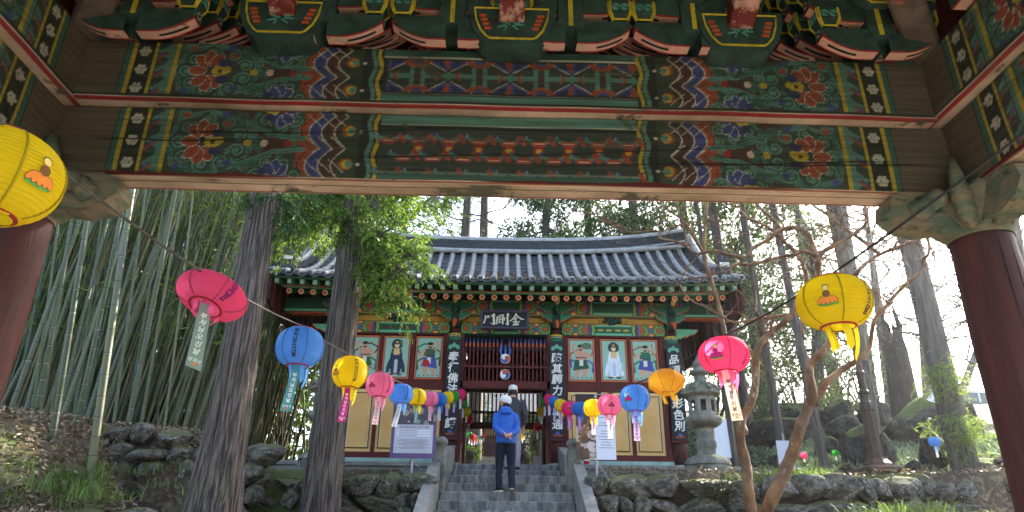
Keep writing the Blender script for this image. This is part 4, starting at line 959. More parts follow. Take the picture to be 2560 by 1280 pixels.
for x0, b_ in ((-.09, -1), (0, 0), (.09, 1)):
    mb = MB(); mb.prism([(x0-.022, 5.66), (x0+.022, 5.66), (x0+.03+.02*b_, 5.78), (x0+.018+.0*b_, 5.86), (x0+.022*b_, 5.93), (x0-.02+.01*b_, 5.86), (x0-.026+.02*b_, 5.78)], (0, YC-.06, 0), (1, 0, 0), (0, 0, 1), (0, 1, 0), .03); mb.build('flame_prong', m_blue, gate, True)
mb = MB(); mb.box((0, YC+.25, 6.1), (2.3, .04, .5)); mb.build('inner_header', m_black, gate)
for s in (-1, 1):
    mb = MB(); mb.box((s*1.12, YC+1.6, 4.75), (.08, 3.0, 3.1)); mb.build('inner_partition', m_dkred, gate)
    mb = MB(); R = Euler((0, -s*RAD(14), 0)).to_matrix(); mb.box((s*.98, YC+.5, 3.75), (.05, .04, 1.0), R); mb.build('rail_stay', m_redwood, gate)
mb = MB(); mb.box((0, YC+1.6, 6.6), (7.6, 3.2, .06)); mb.build('inner_ceiling', m_dkred, gate)
YB = YC+3.2
for nm, z, h in (('rear_lintel', 4.62, .16), ('rear_rail', 4.97, .05), ('rear_header', 6.05, 1.1)):
    mb = MB(); mb.box((0, YB, z), (2.1, .14, h)); mb.build(nm, m_dkred, gate)
for i in range(17):
    x = -.88+.11*i; mb = MB(); mb.box((x, YB, 5.05), (.04, .05, .85)); mb.build('rear_bar', m_dkred, gate)
for s in (-1, 1):
    mb = MB(); mb.box((s*2.5, YB, 4.8), (2.4, .1, 3.0)); mb.build('rear_wall', m_dkred, gate)

# ------------------------------------------------------------------ boards with writing
def letters(name, s, size, m, parent, loc, bold=.03, sx=1.0, shear=0.0, rot=(math.pi/2, 0, 0)):
    V, Fs = GLYPHS[s]; mb = MB(); mb.add([((x*sx+shear*y)*size, y*size, 0) for x, y, z in V], Fs)
    return link(name, mb.mesh(name, m), parent, loc, rot)
sgn_ = thing('name_board', 'black name board with cream brush characters over the gate doorway', 'sign', (-.03, 14.72, 6.17))
R = Euler((RAD(-10), 0, 0)).to_matrix()
mb = MB(); mb.box((0, 0, .2), (1.02, .05, .40), ch=.01); o = link('panel', mb.mesh('panel', m_black), sgn_, rot=(RAD(-8), 0, 0))
mb = MB(); 
for s in (-1, 1): mb.box((s*.515, -.02, .2), (.05, .08, .46), ch=.012); mb.box((0, -.02, .2+s*.21), (.98, .08, .05), ch=.012)
link('frame', mb.mesh('frame', mat('frame_slate', lin(66, 70, 92), lin(86, 62, 78), sc=9, bump=.1)), sgn_, rot=(RAD(-8), 0, 0))
m_cream = mat('cream_letters', lin(222, 212, 190), lin(206, 194, 170), sc=9, bump=.1)
def brush(strokes):      # tapering brush strokes: (points, widths) in sign-panel units
    mb = MB(); k = .000578
    for z_, (pts, ws) in enumerate(strokes):
        P = [Vector(((x-1310)*k, 0, (640-y)*k)) for x, y in pts]; n = len(P); Q = []; W = []
        for i in range(n-1):
            for q in (0, .33, .66): Q.append(P[i].lerp(P[i+1], q)); W.append((ws[i]+(ws[i+1]-ws[i])*q)*k/2)
        Q.append(P[-1]); W.append(ws[-1]*k/2); L = []; R_ = []
        for i, p in enumerate(Q):
            d = (Q[min(i+1, len(Q)-1)]-Q[max(i-1, 0)]).normalized(); nrm = Vector((-d.z, 0, d.x)); L.append(p+nrm*W[i]); R_.append(p-nrm*W[i])
        d0 = (Q[0]-Q[1]).normalized(); d1 = (Q[-1]-Q[-2]).normalized(); poly = L+[Q[-1]+d1*W[-1]]+R_[::-1]+[Q[0]+d0*W[0]]; o_ = Vector((0, -.0006*z_, 0))
        m_ = len(Q); mb.add([v+o_ for v in L+R_], [(i, i+1, m_+i+1, m_+i) for i in range(m_-1)]); mb.add([L[0]+o_, R_[0]+o_, Q[0]+d0*W[0]+o_], [(0, 1, 2)]); mb.add([L[-1]+o_, R_[-1]+o_, Q[-1]+d1*W[-1]+o_], [(0, 1, 2)])
    return mb
CH = {'gate': [([(552, 500), (572, 600), (535, 720), (508, 812)], [58, 56, 56, 62]), ([(610, 560), (660, 500), (720, 545)], [36, 60, 44]), ([(640, 575), (700, 560)], [34, 40]), ([(890, 420), (886, 560), (900, 720), (915, 850)], [92, 86, 84, 88]), ([(910, 860), (835, 845), (765, 785)], [60, 44, 14]), ([(795, 490), (850, 500)], [60, 70])],
      'hard': [([(1022, 540), (1016, 700), (1006, 845)], [52, 56, 50]), ([(1025, 545), (1120, 485), (1245, 445)], [34, 44, 52]), ([(1252, 450), (1236, 650), (1242, 845)], [60, 54, 58]), ([(1075, 585), (1185, 560)], [36, 40]), ([(1060, 680), (1190, 640)], [38, 40]), ([(1132, 560), (1118, 780)], [34, 34]), ([(1065, 795), (1180, 755)], [40, 36]), ([(1304, 570), (1292, 690)], [54, 50]), ([(1440, 400), (1420, 600), (1440, 850)], [84, 76, 84]), ([(1440, 880), (1390, 850), (1335, 800)], [50, 36, 12])],
      'gold': [([(1762, 380), (1705, 520), (1600, 645), (1520, 720)], [56, 54, 46, 40]), ([(1765, 440), (1850, 530), (1960, 610), (2070, 630)], [44, 52, 66, 24]), ([(1665, 640), (1800, 575)], [36, 44]), ([(1750, 560), (1738, 740), (1738, 850)], [44, 44, 40]), ([(1640, 735), (1780, 700)], [36, 40]), ([(1650, 790), (1780, 790), (1885, 725)], [40, 44, 48]), ([(1640, 880), (1740, 868), (1848, 850)], [52, 54, 60])]}
for nm in CH: link('character', brush(CH[nm]).mesh('character', m_cream), sgn_, (0, -.031, .2), (RAD(-8), 0, 0))
def couplet(label, x, chars, slots):
    t = thing('couplet_board', label, 'sign', (x, YC-.20, 3.72), 0, 'black couplet boards on the gate columns')
    mb = MB(); mb.box((0, 0, 1.17), (.33, .03, 2.16), ch=.006); link('board', mb.mesh('board', m_black), t)
    mb = MB(); mb.box((0, 0, .06), (.36, .06, .05), ch=.006); link('foot_rail', mb.mesh('foot_rail', m_redwood), t)
    for ch, k in zip(chars, slots): letters('character', ch, .235, m_white, t, (0, -.018, 1.86-.245*k), .03, 1.0, .1)
    mb = MB(); mb.prism([(-.13, 0), (-.11, .07), (-.05, .08), (0, .14), (.05, .08), (.11, .07), (.13, 0), (.08, -.03), (.04, .02), (-.04, .02), (-.08, -.03)], (0, -.018, 2.05), (1, 0, 0), (0, 0, 1), (0, 1, 0), .008); link('leaf_mark', mb.mesh('leaf_mark', m_green2, True), t)
    mb = MB(); mb.cur = 0
    for k in range(7): a = RAD(25+k*21.7); mb.add([(.13*math.cos(a)*q+.03*p*math.sin(a), -.018-.001*k, .13+.09*math.sin(a)*q+.03*p*math.cos(a)) for q, p in ((.1, 0), (.6, .6), (1, 0), (.6, -.6))], [(0, 1, 2, 3)])
    mb.cur = 1; mb.add([(.05*math.cos(q), -.028, .2+.03*math.sin(q)) for q in np.linspace(0, 5.8, 10)], [tuple(range(10))]); link('lotus_mark', mb.mesh('lotus_mark', [m_orange, m_blue]), t)
couplet('black board with white characters on the column beside the purple poster', -1.16, '奉行佛法護', (0, 1, 2, 3, 6))
couplet('black board with white characters on the column right of the doorway', 1.16, '隨其願力神通', (0, 1, 2, 3, 5, 6))
couplet('black board with white characters on the corner column by the stone lantern', 3.8, '品類形色別', (0, 1, 4, 5, 6))
# ------------------------------------------------------------------ paper lanterns on two strings
def ray_at(px, py, depth):
    d = AX_F + AX_R*((px-1280)/F_PX) + AX_U*((640-py)/F_PX); p = d*depth; return Vector((p[0], p[1], p[2]+EYE))
LC = {'yellow': (252, 224, 40), 'pink': (255, 112, 160), 'hot pink': (244, 62, 140), 'light pink': (252, 150, 186), 'blue': (118, 178, 240), 'deep blue': (70, 140, 214), 'green': (70, 176, 74), 'orange': (255, 196, 64), 'red': (226, 60, 60)}
m_lan = {k: papermat('paper_'+k.replace(' ', '_'), lin(*v), .62, .5, True) for k, v in LC.items()}
m_rib = {k: papermat('seam_'+k.replace(' ', '_'), tuple(q*.45 for q in lin(*v)), .3) for k, v in LC.items()}
m_rim = mat('lantern_rim', lin(150, 30, 34), bump=0, rough=.5)
TAGC = {'grey green': ((140, 160, 142), (236, 232, 218)), 'teal': ((86, 150, 156), (244, 240, 230)), 'magenta': ((196, 40, 132), (248, 240, 244)), 'pale pink': ((240, 206, 214), (200, 120, 150)), 'white': ((236, 238, 244), (120, 120, 160)), 'peach': ((240, 208, 180), (66, 50, 90)), 'lilac': ((214, 182, 226), (92, 60, 130)), 'purple': ((178, 104, 190), (246, 240, 250))}
m_tag = {k: (papermat('tag_'+k.replace(' ', '_'), lin(*a), .35), papermat('tagtext_'+k.replace(' ', '_'), lin(*b), .1)) for k, (a, b) in TAGC.items()}
m_ink = mat('ink', lin(44, 36, 40), bump=0); m_inkp = mat('violet_ink', lin(120, 30, 90), bump=0)
m_lot = mat('print_orange', lin(226, 130, 50), bump=0); m_lotp = mat('print_magenta', lin(190, 40, 110), bump=0); m_lotg = mat('print_green', lin(90, 160, 60), bump=0); m_robe = mat('print_brown', lin(120, 80, 40), bump=0); m_skin_p = mat('print_skin', lin(240, 206, 120), bump=0)
def tmesh(s, size, bold=0.):
    V, Fs = GLYPHS[s]; return V*size, Fs
def prof_r(v, asp):      # v: height as share of half height, -1..1
    a = math.asin(max(-1, min(1, v*.94))); return math.cos(a)**.72
def lantern(label, col, px, py, wpx, depth, asp=.78, tagcol=None, tail=1.0, rot=(0, 0, 0), detail=2, face=None, textaz=None, tagrot=(0, 0, 0), group='paper lanterns on the two cords'):
    R = wpx/2*depth/F_PX; c = ray_at(px, py, depth); H = asp*R
    t = thing('paper_lantern', label, 'lantern', c, 0, group); t.rotation_euler = rot
    nr = {2: 20, 1: 12, 0: 8}[detail]; n = {2: 36, 1: 20, 0: 14}[detail]; az0 = math.atan2(-c.y, -c.x)   # towards the viewer
    mb = MB(); mb.smooth = detail < 2; P = []
    if col == 'orange':
        P = [(R*.62, H*.86), (R*.66, H*.84), (R*1.0, H*.25), (R*1.0, -H*.1), (R*.42, -H*.9)]; mb.smooth = False; mb.lathe(P, 8, cap=False, ph=.2)
        mb.build('shade', m_lan[col], t, world=False)
        mb = MB(); mb.lathe([(R*.64, H*.86), (R*.6, H*.88), (R*.5, H*.9)], 8, cap=False, ph=.2); mb.build('rim', m_orange, t, world=False)
        mb = MB(); mb.lathe([(R*.43, -H*.93), (R*.34, -H*.93)], 4, cap=False, ph=.6); mb.lathe([(R*.43, -H*.90), (R*.43, -H*.95)], 4, cap=False, ph=.6); mb.build('opening_frame', m_orange, t, world=False)
        mb = MB()
        for j in range(8):
            a = .2+j*math.pi/4; mb.tube([(r*1.003*math.cos(a), r*1.003*math.sin(a), z) for r, z in P], R*.012, 4)
        mb.build('seam', m_rib[col], t, world=False)
    else:
        for i in range(nr+1):
            v = 1-2*i/nr; P.append((R*prof_r(v, asp), H*v))
            if detail == 2 and i < nr: v2 = 1-2*(i+.5)/nr; P.append((R*prof_r(v2, asp)*.985-.001, H*v2))
        mb.lathe(P, n, cap=False); mb.build('shade', m_lan[col], t, world=False)
        mb = MB(); rt = R*prof_r(1, asp)
        for s in (1, -1): mb = MB(); mb.lathe([(rt*1.03, s*H*.985), (rt*1.05, s*H*1.03), (rt*.9, s*H*1.05)], n, cap=False); mb.build('rim', m_rim, t, world=False)
        if detail:
            mb = MB()
            for j in range(6):
                a = az0+.25+j*math.pi/3; mb.tube([(R*prof_r(v, asp)*1.006*math.cos(a), R*prof_r(v, asp)*1.006*math.sin(a), H*v) for v in np.linspace(.97, -.97, 13)], R*.022, 4)
            mb.build('seam', m_rib[col], t, world=False)
    mb = MB(); mb.tube([(0, 0, H*.95), (0, 0, H*1.16)], R*.05, 6); mb.lathe([(R*.07, H*1.1), (R*.1, H*1.16), (R*.05, H*1.22)], 8); mb.build('hook', m_cable, t, world=False)
    # ribbon tails
    rb = R*.36
    for j in range(4 if detail else 3):
        a = az0+.5+j*math.pi/2; mb = MB(); L = H*tail*(1.0+.25*math.sin(j*2.1)); w = R*.11; ca, sa = math.cos(a), math.sin(a); k = 6; vs_ = []
        for i in range(k):
            q = i/(k-1); sway = R*.12*math.sin(q*2.5+j); ww = w*(1-.0*q) if q < .8 else w*(1-(q-.8)*4.6)
            x, y, z = ca*(rb+sway), sa*(rb+sway), -H*.98-L*q; vs_ += [(x-sa*ww, y+ca*ww, z), (x+sa*ww, y-ca*ww, z-.0)]
        mb.add(vs_, [(2*i, 2*i+1, 2*i+3, 2*i+2) for i in range(k-1)]); mb.build('ribbon', m_lan[col], t, world=False)
    def onto(u, v, az, lift=1.012):    # flat print coordinates (metres) wrapped onto the shade
        vv = max(-.96, min(.96, v/H)); r = R*prof_r(vv, asp)*lift+.0008; a = az+u/max(r, 1e-4); return (r*math.cos(a), r*math.sin(a), v)
    if face is not None:
        az = az0+face; s = R*.5; pk = col != 'yellow'
        def fan(poly, mi, lf):
            P_ = [(sum(p[0] for p in poly)/len(poly), sum(p[1] for p in poly)/len(poly))]+list(poly); mb.cur = mi
            mb.add([onto(u*s, w*s, az, lf) for u, w in P_], [(0, i+1, (i+1) % len(poly)+1) for i in range(len(poly))])
        el = lambda cx, cy, a, b_, ro=0.: [(cx+a*math.cos(q)*math.cos(ro)-b_*math.sin(q)*math.sin(ro), cy+a*math.cos(q)*math.sin(ro)+b_*math.sin(q)*math.cos(ro)) for q in np.linspace(0, 5.9, 14)]
        mb = MB(); fan(el(0, -.62, .52, .09), 1, 1.012)
        for k_, ro in ((-.36, .7), (.36, -.7), (-.18, .3), (.18, -.3), (0, 0)): fan(el(k_, -.42+.05*abs(k_), .13, .24, -ro), 3, 1.014); fan(el(k_, -.42+.05*abs(k_), .11, .215, -ro), 0, 1.016)
        mb.build('lotus_print', [m_lotp if pk else m_lot, m_lotg, m_robe, m_ink, m_skin_p], t, world=False)
        mb = MB(); fan(el(0, -.08, .2, .2), 2, 1.018); fan(el(0, .28, .17, .18), 3, 1.018); fan(el(0, .26, .15, .15), 4, 1.02); mb.build('figure_print', [m_lot, m_lotg, m_lotp if pk else m_robe, m_ink, m_skin_p], t, world=False)
    if textaz is not None:
        mb = MB(); chars = '부처님오신날'
        for i, ch in enumerate(chars):
            V, Fs = tmesh(ch, R*.22, 0); mb.add([onto(-x if False else x, y+H*(.62-.25*i), az0+textaz, 1.012) for x, y, z in V], Fs)
        mb.build('lettering', m_ink if col in ('yellow', 'orange', 'blue') else m_inkp, t, world=False)
    if tagcol:
        L = R*1.9; w = R*.2; g = bpy.data.objects.new('tag', None)
        mt, mx = m_tag[tagcol]; mb = MB(); k = 8; vs_ = []; up = Vector((0, 0, 1)); fw = Vector((math.cos(az0), math.sin(az0), 0)); rt_ = Vector((-math.sin(az0), math.cos(az0), 0))
        bend = lambda q: fw*(R*.10*math.sin(q*3.1))+rt_*(tagrot[1]*L*q)
        top = Vector((0, 0, -H*1.05))+fw*R*.2
        for i in range(k):
            q = i/(k-1); p = top-up*L*q+bend(q); ww = w*(.8+.25*q); vs_ += [p-rt_*ww, p+rt_*ww]
        mb.add(vs_, [(2*i, 2*i+1, 2*i+3, 2*i+2) for i in range(k-1)]); tg = mb.build('tag', mt, t, world=False)
        if detail:
            mb = MB(); items = [(ch, .22+.11*i, R*.19) for i, ch in enumerate('부처님오신날')]+[('쌍계사', .895, R*.13)]
            for ch, q, sz in items:
                V, Fs = tmesh(ch, sz, sz*.03); o = top-up*L*q+bend(q)+fw*.0025; mb.add([o+rt_*x+up*y for x, y, z in V], Fs)
            mb.build('lettering', mx, tg, world=False)
            mb = MB(); o = top-up*L*.965+bend(.965)+fw*.003
            for k_ in range(5): a = RAD(30+30*k_); mb.add([o+rt_*(R*.11*math.cos(a)*q-R*.03*math.sin(a)*p_)+up*(R*.09*math.sin(a)*q+R*.03*math.cos(a)*p_) for q, p_ in ((.1, 0), (.6, .7), (1, 0), (.6, -.7))], [(0, 1, 2, 3)])
            mb.build('lotus_mark', m_lot if tagcol != 'magenta' else mx, tg, world=False)
    return c, R, H
G = 'paper lanterns on the two cords'
left = []
def LA(*a, **k): left.append(lantern(*a, **k))
LA('big yellow lantern cut off at the picture edge, hanging beside the near pillar capital', 'yellow', -6, 438, 290, 1.57, asp=.74, face=.62, tail=.12)
LA('tilted pink lantern hanging in front of the bamboo and the thick cedar trunk', 'pink', 530, 740, 176, 2.58, asp=.40, tagcol='grey green', rot=(RAD(-20), RAD(10), 0), textaz=.5, tagrot=(0, .3, 0))
LA('blue lantern with a teal tag hanging before the slimmer cedar trunk', 'blue', 750, 868, 118, 3.76, asp=.8, tagcol='teal', textaz=-.25, tagrot=(0, -.12, 0))
LA('yellow lantern with a magenta tag just beside the slimmer cedar trunk', 'yellow', 875, 931, 88, 5.04, asp=.86, tagcol='magenta', textaz=.35, face=-.9, tagrot=(0, -.1, 0))
LA('pink lantern between the yellow magenta-tagged lantern and a blue one', 'light pink', 950, 963, 71, 6.3, asp=.82, tagcol='pale pink', textaz=.7, face=-.6, tagrot=(0, -.06, 0))
LA('blue lantern left of the purple poster top', 'blue', 1003, 985, 60, 7.3, asp=.78, tagcol='white', textaz=.5, tagrot=(0, -.2, 0))
LA('yellow lantern over the purple poster', 'yellow', 1043, 993, 47, 9.3, asp=.84, tagcol='teal', textaz=.2, detail=1)
LA('pink lantern over the right edge of the purple poster', 'light pink', 1077, 997, 39, 11.2, asp=.9, tagcol='pale pink', detail=1)
LA('deep blue lantern between a pink and a yellow one by the couplet column', 'deep blue', 1100, 1000, 36, 12.0, asp=.9, tagcol='white', detail=1)
LA('yellow lantern before the couplet board left of the doorway', 'yellow', 1119, 994, 32, 12.9, asp=.9, tagcol='lilac', detail=1)
LA('green lantern at the couplet board left of the doorway', 'green', 1136, 992, 27, 13.6, asp=1.0, tagcol='purple', detail=1)
LA('hot pink lantern in the doorway beside the green one', 'hot pink', 1152, 986, 25, 14.2, asp=.95, tagcol='white', detail=1)
right = []
def RA(*a, **k): right.append(lantern(*a, **k))
RA('large yellow lantern hanging among the bare branches', 'yellow', 2085, 757, 180, 2.37, asp=.69, face=-.15, textaz=1.05, tail=1.15)
RA('deep pink lantern with a peach tag before the crape myrtle', 'pink', 1810, 888, 126, 3.55, asp=.66, tagcol='peach', face=-.3, textaz=1.0, tagrot=(0, .12, 0))
RA('orange eight-sided lantern with a framed square opening underneath', 'orange', 1666, 958, 94, 4.8, asp=.66, tail=.9, rot=(RAD(-14), 0, 0))
RA('blue lantern with a lilac tag before the ochre wall panels', 'blue', 1587, 996, 75, 5.9, asp=.84, tagcol='lilac', face=-.45, textaz=.9)
RA('light pink lantern beside the blue lilac-tagged lantern', 'light pink', 1523, 1012, 60, 7.5, asp=.82, tagcol='white', face=.2)
RA('yellow lantern over the white poster', 'yellow', 1482, 1020, 47, 9.3, asp=.88, tagcol='pale pink', detail=1)
RA('deep blue lantern beside the yellow lantern over the posters', 'deep blue', 1448, 1022, 38, 11.2, asp=.84, tagcol='purple', detail=1)
RA('hot pink lantern next to the couplet board right of the doorway', 'hot pink', 1422, 1021, 37, 11.9, asp=.9, tagcol='purple', face=.1, detail=1)
RA('small yellow lantern over the couplet board right of the doorway', 'yellow', 1402, 1013, 32, 12.9, asp=.95, tagcol='purple', detail=1)
RA('small deep blue lantern over the couplet board right of the doorway', 'deep blue', 1386, 1005, 29, 13.6, asp=.95, tagcol='lilac', detail=1)
RA('small hot pink lantern at the doorway edge right of the opening', 'hot pink', 1373, 999, 27, 14.2, asp=.95, tagcol='white', detail=1)
inner = [('dark green lantern hanging inside the doorway, left side', 'green', 1158, 1010, 24, 15.4), ('yellow lantern inside the doorway, left side', 'yellow', 1166, 1029, 24, 16.2), ('red lantern inside the doorway, left side', 'red', 1172, 1050, 22, 17.0),
         ('green lantern inside the doorway, right side', 'green', 1362, 1006, 24, 15.4), ('yellow lantern inside the doorway, right side', 'yellow', 1354, 1028, 24, 16.2), ('red lantern inside the doorway, right side', 'red', 1343, 1066, 22, 17.4)]
for lb_, c_, px, py, w, d in inner: lantern(lb_, c_, px, py, w, d, asp=.9, tagcol='white', detail=0, group='lanterns inside the gate doorway')
row2 = [('green', 1174, 1087, 15), ('red', 1180, 1091, 15), ('light pink', 1187, 1094, 13), ('yellow', 1193, 1095, 11), ('blue', 1199, 1094, 10), ('green', 1205, 1093, 9), ('red', 1210, 1090, 9), ('yellow', 1299, 1096, 15), ('orange', 1306, 1090, 12), ('green', 1311, 1083, 11), ('yellow', 1323, 1073, 14), ('green', 1330, 1066, 13)]
for k_, (c_, px, py, w) in enumerate(row2): lantern(('%s lantern, number %s from the left pillar side on the far court cord' % (c_, ('one', 'two', 'three', 'four', 'five', 'six', 'seven', 'eight', 'nine', 'ten', 'eleven', 'twelve')[k_])), c_, px, py, w, 24, asp=.9, tagcol='white', detail=0, group='small lanterns in the court behind the gate')
for lb_, c_, px, py, w, d in (('small orange lantern beside the poster behind the stone lantern', 'orange', 1821, 1132, 14, 16.5), ('small pink lantern hung low over the ground cover on the slope', 'pink', 2009, 1138, 18, 14.5), ('small green lantern hung low over the ground cover on the slope', 'green', 2088, 1132, 18, 14.5), ('pale blue lantern hanging before the dark boulder by the cedar', 'blue', 2336, 1104, 28, 11.0), ('pale blue lantern half hidden behind the myrtle stem on the slope', 'blue', 1934, 1146, 16, 15.0)):
    lantern(lb_, c_, px, py, w, d, asp=.8, tagcol='white', detail=0, group='small lanterns strung low across the slope')
def cord(label, pts, m, r0, r1, sag=.0):
    mb = MB(); P = []
    for a, b_ in zip(pts[:-1], pts[1:]):
        L = (b_-a).length; k = max(3, int(L/.12))
        for i in range(k): q = i/k; P.append(a.lerp(b_, q)-Vector((0, 0, 4*sag*q*(1-q)*L)))
    P.append(pts[-1]); n = len(P); mb.smooth = True; mb.tube(P, [r0+(r1-r0)*i/n for i in range(n)], 6); o = mb.build('lantern_cord', m); o['label'] = label; o['category'] = 'cord'; return o
tops = lambda L: [c+Vector((0, 0, H*1.17)) for c, R, H in L]
cord('lantern cord sagging from the yellow edge lantern past the cedars to the doorway', [ray_at(-120, 190, 1.2)]+tops(left)+[Vector((-.9, 15.3, 4.9))], m_rope, .0045, .007, .01)
cord('lantern cord running from the near pillar past the myrtle to the doorway', [ray_at(2640, 270, 1.8)]+tops(right)+[Vector((.9, 15.3, 4.95))], m_cable, .0045, .007, .01)
cord('thin cord strung low between boulders on the slope carrying small lanterns', [ray_at(1930, 1136, 15.0), ray_at(2009, 1124, 14.5), ray_at(2088, 1118, 14.5), ray_at(2250, 1103, 12.2), ray_at(2336, 1093, 11.0), ray_at(2460, 1086, 10.2)], m_rope, .004, .004, .004)
# ------------------------------------------------------------------ foliage tools
def leaves_mesh(name, P, D, L, W, cols, m=None, fold=.0, rs=None):
    """one rhombic leaf per row: base P, direction D, length L, width W"""
    rs = rs or rng; n = len(P); D = D/np.maximum(np.linalg.norm(D, axis=1, keepdims=True), 1e-6)
    S = np.cross(D, rs.normal(size=(n, 3))); S /= np.maximum(np.linalg.norm(S, axis=1, keepdims=True), 1e-6)
    L = np.broadcast_to(np.asarray(L, float), (n,))[:, None]; W = np.broadcast_to(np.asarray(W, float), (n,))[:, None]
    V = np.stack([P, P+D*L*.45+S*W/2, P+D*L, P+D*L*.45-S*W/2], 1).reshape(-1, 3)
    Fq = np.arange(4*n).reshape(n, 4); C = np.repeat(cols, 4, 0)
    return np_mesh(name, V, Fq, [m or m_leaf], C)
def hue(n, a, b, rs=None, j=.25):
    rs = rs or rng; t = rs.random((n, 1)); c = np.array(a)*(1-t)+np.array(b)*t; return c*(1+j*(rs.random((n, 1))-.5)*2)
def sprays(anchors, dirs, per, slen, llen, lw, droop, rs=None):
    """feathery drooping sprays: per leaves along a curved stem from each anchor"""
    rs = rs or rng; n = len(anchors); dirs = dirs/np.maximum(np.linalg.norm(dirs, axis=1, keepdims=True), 1e-6)
    t = np.tile(np.linspace(.05, 1, per), (n, 1)); sl = slen*(.6+.8*rs.random((n, 1)))
    P = anchors[:, None, :]+dirs[:, None, :]*(t*sl)[:, :, None]; P[:, :, 2] -= droop*(t**2)*sl
    T = np.repeat(dirs[:, None, :], per, 1).copy(); T[:, :, 2] -= 2*droop*t
    D = T*.9+rs.normal(size=(n, per, 3))*.55
    ll = llen*(1.1-.4*t)*(.7+.6*rs.random(t.shape))
    return P.reshape(-1, 3), D.reshape(-1, 3), ll.ravel(), np.full(n*per, lw)
def trunk_mesh(name, pts, rad, m, n=40, groove=.05, seed=0, rings=70, flare=.0):
    """grooved trunk through pts with radii"""
    pts = [Vector(p) for p in pts]; k = len(pts); V = []; rr = random.Random(seed); ph = [rr.uniform(0, 6.28) for _ in range(8)]
    for i in range(rings):
        q = i/(rings-1)*(k-1); a = min(int(q), k-2); f = q-a; c = pts[a].lerp(pts[a+1], f); r = rad[a]+(rad[a+1]-rad[a])*f
        r *= 1+flare*math.exp(-i/rings*14)
        for j in range(n):
            t = 2*math.pi*j/n
            g = groove*(.5*math.sin(9*t+ph[0]+.5*math.sin(c.z*.9+ph[1]))+.4*math.sin(17*t+ph[2]+.8*math.sin(c.z*.7))+.3*math.sin(5*t+ph[3]+c.z*.3)+.25*math.sin(29*t+ph[4]+c.z*.5)+.15*math.sin(c.z*6+ph[5]+3*t))
            g += flare*.5*math.exp(-i/rings*10)*math.sin(5*t+ph[6])
            V.append((c.x+r*(1+g)*math.cos(t), c.y+r*(1+g)*math.sin(t), c.z))
    Fq = [(i*n+j, i*n+(j+1) % n, (i+1)*n+(j+1) % n, (i+1)*n+j) for i in range(rings-1) for j in range(n)]
    return np_mesh(name, V, Fq, [m], None, True)
def child(name, me, par):
    """mesh in world coordinates under an unrotated thing"""
    o = link(name, me, par); o.location = tuple(-v for v in par.location); return o
def branch_fan(base_pts, rs, n, L, up):
    return [(p, Vector((rs.normal(), rs.normal(), up)).normalized(), L) for p in base_pts]

# ------------------------------------------------------------------ two big cedars on the left
m_cedar = leafmat('cedar_needles', .4)
def cedar(label, pts, rad, seed, boughs, dens, cols, group=None, flare=.12):
    rs = np.random.default_rng(seed); t = thing('cedar_tree', label, 'tree', pts[0], 0, group)
    child('trunk', trunk_mesh('trunk', pts, rad, m_bark, 72, .07, seed, 90, flare), t)
    A = []; Dd = []; bm_ = MB()
    for (p0, p1, spread, n, drop) in boughs:
        p0, p1 = Vector(p0), Vector(p1); mid = p0.lerp(p1, .5)+Vector((0, 0, .15)); bm_.tube([p0, mid, p1], [.05, .035, .012], 6)
        for q in rs.random(max(4, n//11))**.8:
            c = (p0*(1-q)**2+mid*2*q*(1-q)+p1*q*q); off = rs.normal(size=3)*spread*(.45+.75*q); off[2] = off[2]*.8-abs(rs.normal())*drop; dv = np.array(p1-p0); dv = dv/np.linalg.norm(dv)*.7+rs.normal(size=3)*.5+off*1.2; dv[2] -= .2; bm_.tube([c, tuple(np.array(c)+off)], [.012, .004], 4, False)
            for _ in range(11): A.append(np.array(c)+off*(.55+.5*rs.random())+rs.normal(size=3)*.07); Dd.append(dv+rs.normal(size=3)*.45)
    child('boughs', bm_.mesh('boughs', m_bark), t)
    A = np.array(A); Dd = np.array(Dd); P, D, L, W = sprays(A, Dd, dens, .2, .075, .018, .22, rs)
    child('crown', leaves_mesh('crown', P, D, L, W, hue(len(P), cols[0], cols[1], rs, .5), m_cedar, rs=rs), t)
    return t
YG, DG = lin(134, 156, 66), lin(40, 66, 32); MG = lin(58, 86, 42)
b1 = at(525, 1300, 9.5)
c1 = [(b1.x, 9.5, 1.7), (b1.x+.02, 9.5, 3.5), (b1.x-.04, 9.52, 6), (b1.x-.08, 9.55, 9), (b1.x-.1, 9.6, 15)]
P_ = lambda x, y, Y: tuple(at(x, y, Y))
cedar('thick grey cedar trunk standing before the bamboo grove', c1, [.33, .255, .215, .19, .1], 3,
      [(P_(650, 430, 9.5), P_(760, 560, 9.2), .28, 160, .25), (P_(650, 420, 9.5), P_(740, 520, 10), .32, 140, .1)], 16, (DG, MG), flare=.22)
b2 = at(797, 1290, 11.2)
c2 = [(b2.x, 11.2, 1.7), (b2.x+.0, 11.2, 3.5), (b2.x+.03, 11.2, 6), (b2.x+.05, 11.2, 9), (b2.x+.05, 11.2, 15)]
